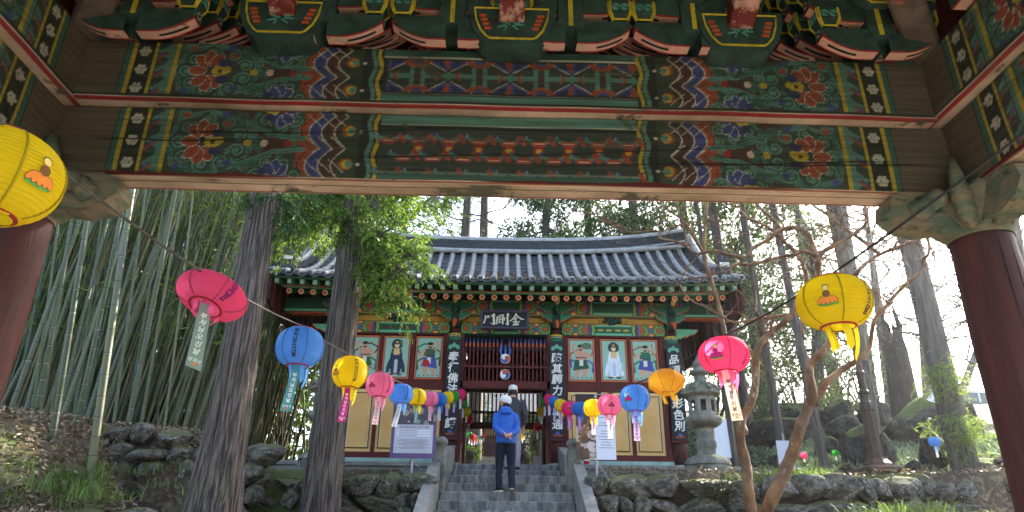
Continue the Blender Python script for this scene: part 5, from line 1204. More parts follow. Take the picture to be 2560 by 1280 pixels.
cedar('reddish brown cedar trunk with a bright green bough in front of the gate roof', c2, [.295, .255, .235, .215, .11], 4,
      [(P_(890, 640, 11.1), P_(1035, 640, 10.6), .27, 420, .12), (P_(890, 600, 11.1), P_(1030, 700, 10.6), .24, 330, .2), (P_(900, 650, 11.1), P_(985, 765, 10.7), .15, 170, .2), (P_(930, 600, 11.0), P_(960, 590, 10.7), .25, 240, .05),
       (P_(880, 450, 11.2), P_(1110, 500, 10.8), .3, 420, .12), (P_(880, 430, 11.2), P_(1050, 530, 11.5), .32, 300, .1), (P_(870, 450, 11.2), P_(720, 500, 11), .38, 420, .28), (P_(870, 470, 11.2), P_(740, 590, 11.2), .34, 380, .22), (P_(860, 520, 11.2), P_(880, 570, 10.9), .2, 160, .15), (P_(880, 420, 11.2), P_(950, 520, 10.6), .3, 240, .15)], 18, (MG, YG), flare=.2)

# ------------------------------------------------------------------ bamboo grove
b = NB('bamboo_culm'); tc = b.new('ShaderNodeTexCoord'); v = b.coord((1, 1, .3)); oi = b.new('ShaderNodeObjectInfo')
c = b.mix(b.ramp(oi.outputs['Random'], .1, .95), lin(60, 78, 46), lin(108, 108, 74)); c = b.mix(b.ramp(b.noise(v, 6, 4), .45, .7), c, lin(92, 96, 84)); m_bamboo = b.fin(c, .5, .4)
m_bamboo_far = mat('bamboo_far', lin(136, 126, 84), lin(72, 74, 48), sc=1.5, rough=.6, bump=0)
m_node = mat('bamboo_node', lin(136, 140, 122), lin(96, 100, 84), sc=9, rough=.6, bump=0); m_node_dk = mat('bamboo_scar', lin(58, 60, 46), bump=0)
def culm_mesh(seed, H=11.5, r=.045):
    rr = random.Random(seed); mb = MB(); pts = []; rad = []; z = 0; a = rr.uniform(0, 6.28); bow = rr.uniform(.1, .5)
    f = lambda z: Vector((bow*(z/H)**2*math.cos(a), bow*(z/H)**2*math.sin(a), z)); nodes = []
    mb.smooth = True; seg = .2
    while z < H: nodes.append(z); z += seg; seg = min(.42, seg+.018)
    for z0, z1 in zip(nodes[:-1], nodes[1:]):
        for q in (.04, .5, .96): zz = z0+(z1-z0)*q; pts.append(f(zz)); rad.append(r*(1-.62*zz/H)*(1 if q == .5 else .985))
    mb.tube(pts, rad, 8, False)
    for z0 in nodes[1:-1]:
        rz = r*(1-.62*z0/H); mb.cur = 1; mb.lathe([(rz*.99, z0-.012), (rz*1.06, z0-.002), (rz*1.0, z0+.006)], 8, f(z0)-Vector((0, 0, z0)), cap=False); mb.cur = 2; mb.lathe([(rz*1.0, z0+.006), (rz*1.05, z0+.012), (rz*.98, z0+.018)], 8, f(z0)-Vector((0, 0, z0)), cap=False)
    return mb.mesh('bamboo_culm', [m_bamboo, m_node, m_node_dk])
CULM = [culm_mesh(s, 11.5, (.036, .032, .028, .034, .027, .042)[s]) for s in range(6)]
BG = 'bamboo culms of the grove'; rb_ = random.Random(5); culms = []
def culm(x, y, lean, az, sc, label, k=None):
    z = float(ground_z(x, y))-.1
    o = link('bamboo_culm', CULM[rb_.randrange(6) if k is None else k], None, (x, y, z), (0, 0, 0), (sc, sc, 1.0)); o.rotation_euler = Euler((lean*math.sin(az)*-1, lean*math.cos(az), rb_.uniform(0, 6.28)), 'XYZ'); tag(o, label, 'bamboo', BG); culms.append(o); return o
for px, py, Y, lean, lb_ in ((240, 1145, 9.3, .10, 'thick bright green bamboo culm rooted lowest on the bank, in front of the grove'), (128, 1110, 9.4, .15, 'yellowish green bamboo culm rooted left of the thickest front culm'), (190, 1065, 10.2, .11, 'bamboo culm just behind the two front culms on the bank'), (30, 1010, 10.4, .1, 'bamboo culm next to the near red pillar'), (95, 1030, 10.6, .12, 'second bamboo culm from the near red pillar')):
    p = at(px, py, Y); culm(p.x, Y, lean, 0, 1.3 if px == 240 else 1.1, lb_, 5 if px == 240 else 0)
n = 0; spots = []
while n < 255:
    y = 10.9+rb_.random()**.8*9.5; x = -4.6-rb_.random()*8.0-(y-11)*.22
    if y < 11.6 and x > -6.0: continue
    if y < 14.8 and x > -5.6+.0*(y): continue
    if any((x-a)**2+(y-c_)**2 < .045 for a, c_ in spots): continue
    spots.append((x, y)); n += 1; zx = x/(y*.92+1.2)*F_PX+1280; zone = 'next to the near red pillar' if zx < 130 else 'left of the tilted pink lantern' if zx < 440 else 'behind the tilted pink lantern' if zx < 600 else 'between the two cedar trunks'; culm(x, y, abs(rb_.gauss(.095, .03)), rb_.gauss(-.05, .25), rb_.uniform(.75, 1.15), 'slender bamboo culm %s, %s' % (zone, 'in the front of the grove' if y < 13.6 else 'in the middle of the grove' if y < 16.8 else 'deep in the grove'))
n = 0
while n < 40:      # the part of the grove beyond the gate's left end
    x = -8.5+rb_.random()*3.0; y = 16+rb_.random()*9
    if x > -5.6: continue
    n += 1; culm(x, y, abs(rb_.gauss(.13, .05)), rb_.gauss(0, .3), rb_.uniform(.7, 1.0), 'slender leaning bamboo culm beyond the left end of the gate')
mb = MB(); mb.smooth = True; k = 0
while k < 800:
    y = 13.5+rb_.random()*10; x = -5.0-rb_.random()*10.5-(y-11)*.15
    if y < 14.8 and x > -5.9: continue
    k += 1; z = float(ground_z(x, y))-.1; le = abs(rb_.gauss(.1, .03)); H_ = rb_.uniform(9, 12); r_ = rb_.uniform(.018, .03); mb.m and None
    mb.tube([(x+math.sin(le)*H_*q+.25*q*q, y+rb_.gauss(0, .02), z+H_*q) for q in np.linspace(0, 1, 6)], [r_*(1-.5*q) for q in np.linspace(0, 1, 6)], 6, False)
tag(mb.build('far_bamboo', m_bamboo_far), 'dense mass of thin bamboo stems deep in the grove', 'bamboo', kind='stuff')
rs = np.random.default_rng(2); N = 60000
bx = -5.2-rs.random(N)*9; by = 12.0+rs.random(N)*11; bz = 4.4+rs.random(N)**.75*9
keep = rs.random(N) < np.clip((bz-4.2)/3.5, .06, 1); P = np.stack([bx, by, bz], 1)[keep]; cl = rs.normal(size=(len(P), 3))*.0
P += np.sin(P*1.7)*.4; D = rs.normal(size=P.shape); D[:, 2] = -abs(D[:, 2])*.8
me = leaves_mesh('bamboo_foliage', P, D, .17+.1*rs.random(len(P)), .028, hue(len(P), lin(64, 96, 36), lin(124, 146, 62), rs, .3), rs=rs)
N = 26000; P = np.stack([-24+rs.random(N)*18.5, 23.5+rs.random(N)*7, 3.6+rs.random(N)*15], 1); P += np.sin(P[:, [1, 2, 0]]*1.3)*.7; D = rs.normal(size=P.shape)
me2 = leaves_mesh('far_wood', P, D, .34+.25*rs.random(N), .17, hue(N, lin(40, 60, 30), lin(92, 112, 54), rs, .4), rs=rs)
tag(link('far_wood', me2), 'dark leafy wood closing the view behind the bamboo', 'foliage', kind='stuff')
tag(link('bamboo_foliage', me), 'fine green bamboo leaves filling the top of the grove', 'foliage', kind='stuff')

# ------------------------------------------------------------------ crape myrtle: bare twisting stems in front of the right wall
def px_branch(mb, pts, Ys, n=10, sub=4):
    """smooth tube through photo-measured centre line; widths are in photo pixels"""
    k = len(pts); W = []; Rr = []
    for i, (px, py, w) in enumerate(pts):
        Y = Ys[0]+(Ys[1]-Ys[0])*i/(k-1)+.06*math.sin(i*2.3); p = at(px, py, Y); W.append(p); Rr.append(w/2*(p-Vector((0, 0, EYE))).dot(Vector(AX_F))/F_PX)
    P2 = []; R2 = []
    for i in range(k-1):
        p0, p1, p2, p3 = W[max(i-1, 0)], W[i], W[i+1], W[min(i+2, k-1)]
        for s in range(sub):
            q = s/sub; P2.append(.5*((2*p1)+(p2-p0)*q+(2*p0-5*p1+4*p2-p3)*q*q+(3*p1-p0-3*p2+p3)*q**3)); R2.append((Rr[i]*(1-q)+Rr[i+1]*q)*(1+.06*math.sin((i*sub+s)*1.9)))
    P2.append(W[-1]); R2.append(Rr[-1]); mb.smooth = True; mb.tube(P2, R2, n); return P2, R2
def wl(pts, w0, w1): return [(x, y, w1+(w0-w1)*(1-i/(len(pts)-1))**1.35) for i, (x, y) in enumerate(pts)]
myr = thing('crape_myrtle', 'bare crape myrtle with smooth twisting tan stems beside the right terrace wall', 'tree', tuple(at(1885, 1300, 9.4)))
MY = []
def mstem(pts, w0, w1, Y0, Y1, nm='branch'):
    mb = MB(); r = px_branch(mb, wl(pts, w0, w1), (Y0, Y1)); mb.build(nm, m_bark_smooth, myr); MY.append(r)
mstem([(1910, 1330), (1912, 1290), (1940, 1225), (1972, 1155), (1985, 1120), (2000, 1070), (2020, 1020), (2031, 985), (2022, 940), (2025, 912), (2050, 885), (2075, 858), (2086, 825), (2072, 775), (2050, 725), (2044, 690), (2048, 650), (2060, 628), (2100, 607), (2135, 585), (2160, 565), (2168, 545), (2160, 530), (2170, 500)], 36, 7, 9.4, 8.6, 'stem')
mstem([(1885, 1330), (1880, 1290), (1870, 1220), (1865, 1160), (1852, 1110), (1850, 1070), (1860, 1038), (1877, 1008), (1886, 970), (1890, 920), (1890, 882), (1908, 850), (1938, 824), (1968, 798), (1995, 765), (2012, 725), (2017, 700), (2010, 669), (1994, 637), (1960, 603), (1953, 575), (1935, 550), (1900, 520), (1880, 490)], 29, 7, 9.4, 9.0, 'stem')
mstem([(1862, 1085), (1848, 1040), (1838, 1000), (1835, 955), (1827, 900), (1815, 850), (1800, 780), (1785, 720), (1770, 680), (1762, 640), (1760, 600), (1765, 550), (1768, 495)], 20, 7, 9.4, 9.6, 'stem')
mstem([(2036, 1012), (2052, 980), (2069, 954), (2095, 932), (2122, 914), (2150, 895), (2173, 870), (2185, 803), (2213, 769), (2244, 731), (2276, 703), (2304, 675), (2307, 650), (2322, 631), (2321, 590), (2330, 560)], 17, 6, 9.3, 8.8)
mstem([(2048, 660), (2035, 622), (2016, 581), (1990, 571), (1969, 570), (1938, 581), (1925, 597), (1885, 619), (1865, 642), (1822, 637), (1784, 627), (1742, 634), (1717, 616), (1682, 602), (1650, 595), (1643, 577), (1576, 581), (1555, 567), (1506, 553), (1478, 535), (1429, 525)], 14, 3, 8.7, 9.6)
mstem([(2040, 640), (2010, 628), (1985, 637), (1954, 641), (1922, 650), (1885, 659), (1863, 661), (1837, 662), (1819, 676), (1763, 692), (1717, 697), (1690, 712), (1672, 735)], 10, 3, 8.7, 9.6)
mstem([(2085, 800), (2110, 735), (2141, 684), (2172, 653), (2204, 634), (2266, 609), (2316, 584), (2350, 560)], 15, 6, 8.9, 8.6)
mstem([(2200, 636), (2170, 612), (2141, 591), (2104, 566), (2079, 544), (2041, 519), (2010, 495)], 11, 6, 8.7, 9.0)
mstem([(1985, 785), (1930, 792), (1880, 800), (1845, 806), (1822, 802), (1795, 785), (1770, 772), (1735, 755), (1712, 735), (1700, 712)], 9, 3, 9.1, 9.6)
mstem([(1960, 603), (1930, 575), (1905, 560), (1870, 545), (1850, 520), (1840, 490)], 10, 5, 8.9, 9.2)
mstem([(1762, 640), (1740, 600), (1715, 560), (1680, 530), (1650, 510), (1630, 490)], 8, 4, 9.6, 9.8)
mstem([(1717, 616), (1712, 580), (1700, 545), (1690, 500)], 7, 4, 9.4, 9.5)
mstem([(1935, 840), (1928, 815), (1935, 800)], 12, 6, 9.2, 9.1)
mstem([(2010, 850), (2002, 800), (2000, 770), (1995, 740)], 6, 3, 9.2, 9.0)
rr = random.Random(9); mb = MB(); mb.smooth = True
def twig(p, d, L, r, depth):
    pts = [p]; q = p
    for i in range(5): d = (d+Vector((rr.gauss(0, .28), rr.gauss(0, .28), rr.gauss(.02, .25)))).normalized(); q = q+d*L/5; pts.append(q)
    mb.tube(pts, [r*(1-.14*i) for i in range(6)], 4, False)
    if depth > 0:
        for _ in range(2): twig(pts[rr.randrange(2, 6)], (d+Vector((rr.gauss(0, .8), rr.gauss(0, .6), rr.gauss(.1, .7)))).normalized(), L*.6, r*.6, depth-1)
for P2, R2 in MY[3:]+MY[:2]:
    k = len(P2)
    for i in range(k//2, k, 3):
        if R2[i] > .05: continue
        d = Vector((rr.gauss(0, 1), rr.gauss(0, .6), rr.gauss(.4, .7))).normalized(); twig(P2[i], d, rr.uniform(.4, .9), min(.012, R2[i]*.6), 2)
tw = mb.build('twigs', m_bark_smooth, myr); tw['kind'] = 'stuff'

PG = (lin(50, 74, 40), lin(96, 116, 62))
# ------------------------------------------------------------------ trees of the right slope
def straight_tree(name, label, px0, py0, px1, py1, w0, w1, Y, top=14, m=m_bark_far, group='tall straight trunks on the slope', seed=0, twigs=0, tuft=(), crown=None):
    a = at(px0, py0, Y); c_ = at(px1, py1, Y); k0 = (a-Vector((0, 0, EYE))).dot(Vector(AX_F))/F_PX; k1 = (c_-Vector((0, 0, EYE))).dot(Vector(AX_F))/F_PX
    dv = (c_-a)/(c_.z-a.z); base = a-dv*.7; end = a+dv*(top-a.z); r0, r1 = w0/2*k0, w1/2*k1
    slope = (r1-r0)/(c_.z-a.z); re = max(.04, r1+slope*(top-c_.z))
    t = thing(name, label, 'tree', base, 0, group); child('trunk', trunk_mesh('trunk', [base, a, c_, end], [r0*1.15, r0, r1, re], m, 28, .05, seed, 50, .2), t)
    if twigs:
        global mb; mb = MB(); rr.seed(seed+50)
        for i in range(twigs):
            z = rr.uniform(a.z+2.2, min(top-.5, a.z+9)); p = a+dv*(z-a.z); az = rr.uniform(0, 6.28); bt = name == 'bare_tree'; d = Vector((math.cos(az), math.sin(az)*(.5 if bt else 1), rr.uniform(.1, .8) if bt else rr.uniform(-.15, .25))).normalized(); twig(p, d, rr.uniform(1.2, 2.6)*(1.7 if bt else 1), .05 if bt else .018, 3 if bt else 2)
        o = mb.build('bare_branches', m_bark_far, t); o['kind'] = 'stuff'
    if crown:          # the evergreen top of the tree, high above
        rs = np.random.default_rng(seed+3); z0, rw, n = crown; A = []; Dd = []
        for i in range(n):
            q = rs.random(); z = z0+(top+1.5-z0)*q; p = a+dv*(z-a.z); az = rs.random()*6.283; rr0 = rw*(1-.7*q)*rs.random()**.6; A.append((p.x+rr0*math.cos(az), p.y+rr0*math.sin(az), z-.2*rr0+rs.normal()*.15)); Dd.append((math.cos(az), math.sin(az), -.4))
        P, D, L, W = sprays(np.array(A), np.array(Dd)+rs.normal(size=(n, 3))*.4, 9, .5, .24, .06, .35, rs); child('crown', leaves_mesh('crown', P, D, L, W, hue(len(P), PG[0], PG[1], rs, .3), m_needle, rs=rs), t)
    if tuft:
        A = []
        rs = np.random.default_rng(seed+7)
        for (px, py, sx, n) in tuft:
            c0 = at(px, py, Y-.3); A.append(np.array(c0)+rs.normal(size=(n, 3))*np.array([sx, sx*.7, sx*.8]))
        A = np.concatenate(A); Dd = rs.normal(size=A.shape)+np.array([0, 0, -.3]); P, D, L, W = sprays(A, Dd, 16, .2, .06, .016, .3, rs)
        child('needles', leaves_mesh('needles', P, D, L, W, hue(len(P), lin(92, 112, 60), lin(126, 140, 76), rs), rs=rs), t)
    return t
straight_tree('cedar_tree', 'thick leaning-looking grey cedar trunk with a low needle tuft before the far car', 2425, 1215, 2262, 555, 66, 48, 13, 17, twigs=26, seed=1, crown=(10.2, 2.4, 800), tuft=((2385, 950, .22, 120), (2390, 1075, .25, 130), (2330, 930, .16, 50), (2425, 1070, .2, 60)))
straight_tree('cedar_tree', 'slim grey trunk rising straight behind the lamp post', 2196, 1110, 2085, 515, 24, 38, 17, 18, seed=2, twigs=16, crown=(12.2, 2.4, 900))
straight_tree('cedar_tree', 'slim pale trunk on the slope just left of the lamp post', 2066, 1192, 1998, 850, 24, 20, 14.3, 16, seed=3, twigs=10, crown=(10.3, 2.2, 900))
straight_tree('cedar_tree', 'slim trunk between the two myrtle stems, behind the boulders', 1957, 1132, 1905, 820, 22, 18, 16.5, 17, seed=4, twigs=10, crown=(12.0, 2.0, 800))
straight_tree('cedar_tree', 'thin pale trunk right behind the stone lantern', 1840, 1165, 1800, 900, 15, 13, 15.5, 13, seed=5)
straight_tree('cedar_tree', 'dark thick trunk rising close beside the gate gable', 1880, 1120, 1835, 850, 26, 24, 19, 17, seed=6, twigs=8)
straight_tree('cedar_tree', 'thin trunk at the far right behind the near pillar', 2600, 900, 2530, 540, 26, 26, 14.5, 16, seed=7, twigs=12)
straight_tree('cedar_tree', 'distant dark trunk between the lamp post and the broken stump', 2185, 1010, 2160, 850, 28, 24, 24, 16, seed=8, twigs=16)
straight_tree('bare_tree', 'distant pale bare tree beyond the broken stump', 2320, 1000, 2310, 870, 24, 20, 30, 16, seed=9, twigs=26)
straight_tree('bare_tree', 'distant bare tree near the parked car', 2400, 990, 2460, 830, 22, 16, 27, 15, seed=10, twigs=26)
straight_tree('bare_tree', 'bare spreading tree between the yellow lantern and the thick cedar, far back', 2225, 990, 2200, 800, 26, 20, 26, 17, seed=12, twigs=26)
# broken stump
m_bark_dark = mat('dark_bark', lin(84, 74, 66), lin(40, 35, 31), sc=3, st=(5, 5, .6), rough=.95, bump=1.0, bsc=5, dist=.1, wear=lin(140, 130, 118), wlo=.58, whi=.64, wsc=3)
sp_ = at(2262, 1015, 19); st = thing('broken_stump', 'broken hollow tree stump with a jagged splintered top on the boulders', 'stump', (sp_.x, sp_.y, sp_.z-.3)); st.scale = (.72, .72, .95)
mb = MB(); n = 22; rings = []; rr.seed(4)
jag = [rr.uniform(0, 1)**2*1.1+(1.0 if j in (4, 5, 6) else 0)+(.5 if j in (12, 13) else 0) for j in range(n)]
for i, q in enumerate(np.linspace(0, 1, 10)):
    rings += [((.52-.12*q+.04*math.sin(j*1.7))*math.cos(j*2*math.pi/n)+.12*q, (.52-.12*q)*math.sin(j*2*math.pi/n), q*(1.9+jag[j])) for j in range(n)]
mb.add(rings, [(i*n+j, i*n+(j+1) % n, (i+1)*n+(j+1) % n, (i+1)*n+j) for i in range(9) for j in range(n)]); link('trunk', mb.mesh('trunk', m_bark_dark), st)
mb = MB(); mb.tube([(.1, -.1, 2.0), (.35, -.2, 2.7), (.3, -.1, 3.5)], [.2, .12, .02], 7); link('splinter', mb.mesh('splinter', m_bark_dark), st)
mb = MB(); mb.tube([(-.2, -.1, 1.6), (-.42, -.15, 2.3), (-.55, -.1, 2.7)], [.2, .13, .03], 7); link('splinter', mb.mesh('splinter', m_bark_dark), st)
# conifers behind the gate and on the slope
def conifer(label, x, y, h0, H, rw, seed, n, cols, lsz=.24, group='conifers behind the gate', name='conifer_tree', trunk=.22, z0=None):
    rs = np.random.default_rng(seed); gz = float(ground_z(x, y)) if z0 is None else z0; t = thing(name, label, 'tree', (x, y, gz-.3), 0, group)
    child('trunk', trunk_mesh('trunk', [(x, y, gz-.3), (x+rs.normal()*.2, y, gz+H*.5), (x+rs.normal()*.3, y, gz+H)], [trunk, trunk*.75, .05], m_bark_far, 18, .05, seed, 40, .2), t)
    nb = 46; A = []; D = []
    bmb = MB()
    for i in range(nb):
        q = (i+rs.random())/nb; z = gz+h0+(H-h0)*q; L = rw*(1-.6*q)*(.55+.6*rs.random()); az = i*2.4+rs.random(); d = np.array([math.cos(az), math.sin(az), 0]); p0 = np.array([x, y, z])
        tip = p0+d*L+np.array([0, 0, -.12*L+.1]); bmb.tube([p0, p0*.5+tip*.5+np.array([0, 0, .12]), tip], [.035, .022, .006], 4, False)
        m_ = max(3, int(n/nb*(L/rw)*1.6)); s = rs.random(m_)**.6
        A.append(p0+np.outer(s, tip-p0)+rs.normal(size=(m_, 3))*np.array([.22, .22, .16])*(.4+.6*L)); D.append(np.tile(d, (m_, 1))+rs.normal(size=(m_, 3))*.7-np.array([0, 0, .35]))
    child('limbs', bmb.mesh('limbs', m_bark_far), t)['kind'] = 'stuff'
    A = np.concatenate(A); D = np.concatenate(D); P, Dd, L, W = sprays(A, D, 9, .5, lsz, lsz*.26, .35, rs)
    child('crown', leaves_mesh('crown', P, Dd, L, W, hue(len(P), cols[0], cols[1], rs, .3), m_needle, rs=rs), t); return t
PG = (lin(50, 74, 40), lin(96, 116, 62)); XY = lambda px, Y: (px-1262)/F_PX*(Y*.918+4.5)
for px, Y, h0, H, rw, n, lb_ in ((1345, 27, 5, 24, 2.2, 2600, 'dark conifer standing alone against the sky above the ridge middle'), (1480, 29, 6, 26, 3.2, 4200, 'dark conifer above the right part of the ridge'), (1600, 26, 5, 24, 3.2, 4200, 'conifer behind the right ridge end'), (1720, 28, 5, 25, 3.4, 3800, 'conifer rising behind the right gable corner'), (1010, 30, 5, 27, 4.4, 4200, 'broad conifer behind the left part of the roof'), (760, 27, 5, 25, 4.0, 3800, 'conifer behind the roof left end and the cedar trunks'),
        (1850, 24, 2.0, 11.5, 2.4, 1300, 'grey green cedar on the slope just right of the roof corner'), (1950, 22, 2.5, 11, 1.9, 700, 'loose cedar on the slope behind the myrtle branches'), (1790, 33, 3, 18, 3.4, 1300, 'far conifer filling the gap between gable and slope'), (2050, 31, 2, 17, 2.0, 420, 'hazy conifer behind the large yellow lantern')):
    conifer(lb_, XY(px, Y), Y, h0, H, rw, int(px), n, PG)
for px, Y, lb_ in ((1157, 28, 'left one of two bare pine trunks above the ridge'), (1192, 29, 'right one of two bare pine trunks above the ridge')):
    t = conifer(lb_, XY(px, Y), Y, 13.5, 19, 2.6, int(px)+1, 500, PG, name='pine_tree', trunk=.3, group='pines above the ridge')
    mb = MB(); rr.seed(int(px))
    for i in range(16): z = rr.uniform(7.5, 13); az = rr.uniform(0, 6.28); twig(Vector((XY(px, Y), Y, 3.2+z)), Vector((math.cos(az), math.sin(az)*.4, rr.uniform(-.2, .4))).normalized(), rr.uniform(1.5, 3.2), .05, 2)
    o = mb.build('bare_branches', m_bark_far, t); o['kind'] = 'stuff'
# evergreen shrubs
def shrub(label, px, py, Y, r, seed, n, cols, group='evergreen shrubs on the slope', asp=.8, lsz=.10):
    rs = np.random.default_rng(seed); c0 = at(px, py, Y); gz = min(float(ground_z(c0.x, Y)), c0.z-r*.3); t = thing('evergreen_shrub', label, 'shrub', (c0.x, Y, gz), 0, group)
    cl = rs.normal(size=(14, 3))*np.array([r*.5, r*.4, r*asp*.45])+np.array(c0); k = rs.integers(0, 14, n); P = cl[k]+rs.normal(size=(n, 3))*r*.24; D = P-np.array(c0)+rs.normal(size=(n, 3))*r*.5
    mb = MB()
    for j in range(14): mb.tube([(c0.x+rs.normal()*.1, Y, gz-.1), (c0.x*.5+cl[j][0]*.5, Y*.5+cl[j][1]*.5, gz*.6+cl[j][2]*.4), tuple(cl[j])], [.05, .035, .012], 5, False)
    child('stems', mb.mesh('stems', m_bark_far), t); child('foliage', leaves_mesh('foliage', P, D, lsz*(.7+.6*rs.random(n)), lsz*.42, hue(n, cols[0], cols[1], rs, .3), rs=rs), t)
CG = (lin(48, 62, 46), lin(96, 108, 84)); LG = (lin(92, 108, 58), lin(150, 160, 100))
for a in (('dark glossy shrub above the boulders left of the lamp post', 2085, 930, 22, 1.6, 1, 3200, CG), ('dark shrub between the lamp post and the stump', 2150, 940, 23, 1.5, 2, 1800, CG), ('shrub behind the left myrtle stem', 1985, 950, 23, 1.7, 3, 2600, CG), ('yellow green sunlit shrub right of the gate wall', 1850, 960, 25, 2.0, 4, 3000, LG), ('pale shrub seen between the stone lantern and myrtle', 1905, 880, 27, 2.0, 5, 2200, LG), ('low shrub at the foot of the slope trees', 1930, 1030, 20, 1.0, 6, 2600, CG), ('low green shrub at the slope edge behind the boulders', 2060, 1000, 21, .9, 7, 2000, LG), ('shrub by the gate corner below the eaves', 1775, 960, 24, 1.3, 8, 2800, LG), ('bright shrub behind the bamboo edge beside the gate', 700, 860, 26, 2.2, 9, 4000, LG), ('leafy mass behind the far bamboo', 420, 760, 25, 3.5, 10, 6000, CG), ('leafy mass behind the near bamboo', 120, 800, 24, 3.0, 11, 5000, CG), ('bright leafy mass behind the middle bamboo', 250, 880, 27, 2.4, 12, 3500, LG)):
    shrub(*a)
# ------------------------------------------------------------------ boulders of the slope
BST = [stone_mesh(100+s, 18, 3) for s in range(6)]
for s_ in BST: s_.materials.append(m_stone_moss)
for i, (px0, px1, py0, py1, Y, lb_) in enumerate(((2195, 2400, 995, 1125, 17.5, 'largest dark boulder below the broken stump'), (2095, 2185, 1062, 1172, 14.6, 'upright pale-faced boulder just left of the lamp post'), (2180, 2245, 1100, 1180, 14.2, 'mossy boulder just right of the lamp post'), (2288, 2385, 1075, 1172, 13.8, 'rounded dark boulder with a mossy crown behind the pale blue lantern'), (1872, 2045, 1040, 1110, 18.0, 'wide dark boulder behind the two myrtle stems'), (1910, 2050, 1000, 1075, 20.5, 'mossy boulder on top of the wide dark one'), (2045, 2150, 1000, 1050, 20, 'flat mossy boulder under the dark shrub'), (2050, 2145, 1040, 1090, 18.5, 'low mossy boulder in front of the flat one'), (2370, 2465, 1020, 1110, 18.5, 'boulder behind the thick cedar trunk'), (2025, 2095, 1095, 1150, 16, 'small dark boulder beside the slim pale trunk'), (2140, 2230, 995, 1060, 21, 'boulder behind the lamp post upper shaft'), (1920, 1965, 1130, 1165, 15.3, 'small dark rock by the poster on the slope'), (2070, 2150, 1160, 1195, 13.6, 'low rock at the foot of the upright boulder'), (2250, 2300, 1150, 1185, 13.2, 'low mossy rock right of the lamp base'), (2440, 2530, 1140, 1185, 13.5, 'flat rock right of the thick cedar'), (2440, 2560, 1195, 1240, 12.2, 'pale flat rock low beside the near pillar'))):
    a, c_ = at(px0, py0, Y), at(px1, py1, Y); w = (c_.x-a.x); h = a.z-c_.z
    o = link('boulder', BST[i % 6], None, ((a.x+c_.x)/2, Y, (a.z+c_.z)/2-h*.1), (.2*math.sin(i*3), .15*math.cos(i*5), i*1.3 if w < h*1.3 else .3*math.sin(i)), (w*.64, max(w, h)*.55, h*.82)); tag(o, lb_, 'boulder', 'boulders on the slope')
# ------------------------------------------------------------------ stone lanterns
def stone_lantern(label, x, y, z):
    t = thing('stone_lantern', label, 'stone lantern', (x, y, z), 0, 'stone lanterns flanking the gate')
    mb = MB(); mb.lathe([(.46, -.05), (.46, .12), (.43, .14), (.44, .26), (.40, .29)], 8, cap=True, ph=.2)
    for k in range(8):
        a = .2+math.pi/8+k*math.pi/4; mb.box((.42*math.cos(a), .42*math.sin(a), .13), (.07, .2, .2), Euler((0, 0, a)).to_matrix(), .03)
    link('plinth', mb.mesh('plinth', m_granite_old), t)
    mb = MB(); mb.smooth = True; n = 32; vs_ = []
    for r, zz, w in ((.43, .28, .0), (.42, .33, .05), (.36, .40, .05), (.27, .45, .03), (.2, .46, 0)):
        for j in range(n): q = r*(1+w*math.cos(j*2*math.pi/n*8)); vs_.append((q*math.cos(j*2*math.pi/n), q*math.sin(j*2*math.pi/n), zz))
    mb.add(vs_, [(i*n+j, i*n+(j+1) % n, (i+1)*n+(j+1) % n, (i+1)*n+j) for i in range(4) for j in range(n)]); link('lotus_base', mb.mesh('lotus_base', m_granite_old), t)
    mb = MB(); mb.smooth = True; mb.lathe([(.2, .45), (.175, .48), (.17, .56), (.19, .60), (.2, .63), (.2, .70), (.185, .73), (.17, .76), (.165, .84), (.18, .87), (.165, .90), (.16, .97), (.2, .98)], 20); link('shaft', mb.mesh('shaft', m_granite_old), t)
    mb = MB(); mb.smooth = True; vs_ = []
    for r, zz, w in ((.17, .96, 0), (.24, .99, .04), (.32, 1.05, .05), (.355, 1.11, .04), (.35, 1.16, 0), (.3, 1.17, 0), (.02, 1.17, 0)):
        for j in range(n): q = r*(1+w*math.cos(j*2*math.pi/n*8)); vs_.append((q*math.cos(j*2*math.pi/n), q*math.sin(j*2*math.pi/n), zz))
    mb.add(vs_, [(i*n+j, i*n+(j+1) % n, (i+1)*n+(j+1) % n, (i+1)*n+j) for i in range(6) for j in range(n)]); link('lotus_bowl', mb.mesh('lotus_bowl', m_granite_old), t)
    mb = MB()
    for k in range(8):
        a = .2+math.pi/8+k*math.pi/4; R = Euler((0, 0, a)).to_matrix(); c0 = Vector((math.cos(a)*.235, math.sin(a)*.235, 0))
        mb.box(c0+Vector((0, 0, 1.21)), (.05, .2, .09), R); mb.box(c0+Vector((0, 0, 1.52)), (.05, .2, .09), R)
        for s in (-1, 1): mb.box(c0+R @ Vector((0, s*.078, 0))+Vector((0, 0, 1.365)), (.05, .05, .24), R)
    link('fire_chamber', mb.mesh('fire_chamber', m_granite), t)
    mb = MB(); mb.lathe([(.30, 1.55), (.385, 1.60), (.385, 1.635), (.30, 1.70), (.21, 1.78), (.13, 1.84)], 8, ph=.2)
    for k in range(8): a = .2+k*math.pi/4; mb.tube([(.16*math.cos(a), .16*math.sin(a), 1.83), (.27*math.cos(a), .27*math.sin(a), 1.75), (.37*math.cos(a), .37*math.sin(a), 1.665), (.40*math.cos(a), .40*math.sin(a), 1.70)], [.03, .035, .045, .03], 6)
    link('roof', mb.mesh('roof', m_granite_old), t)
    mb = MB(); mb.smooth = True; mb.lathe([(.13, 1.83), (.1, 1.88), (.09, 1.97), (.15, 2.0), (.2, 2.03), (.18, 2.07), (.09, 2.11), (.08, 2.16), (.12, 2.2), (.1, 2.26), (.05, 2.31), (.03, 2.36), (.005, 2.40)], 16); link('finial', mb.mesh('finial', m_granite_old), t)
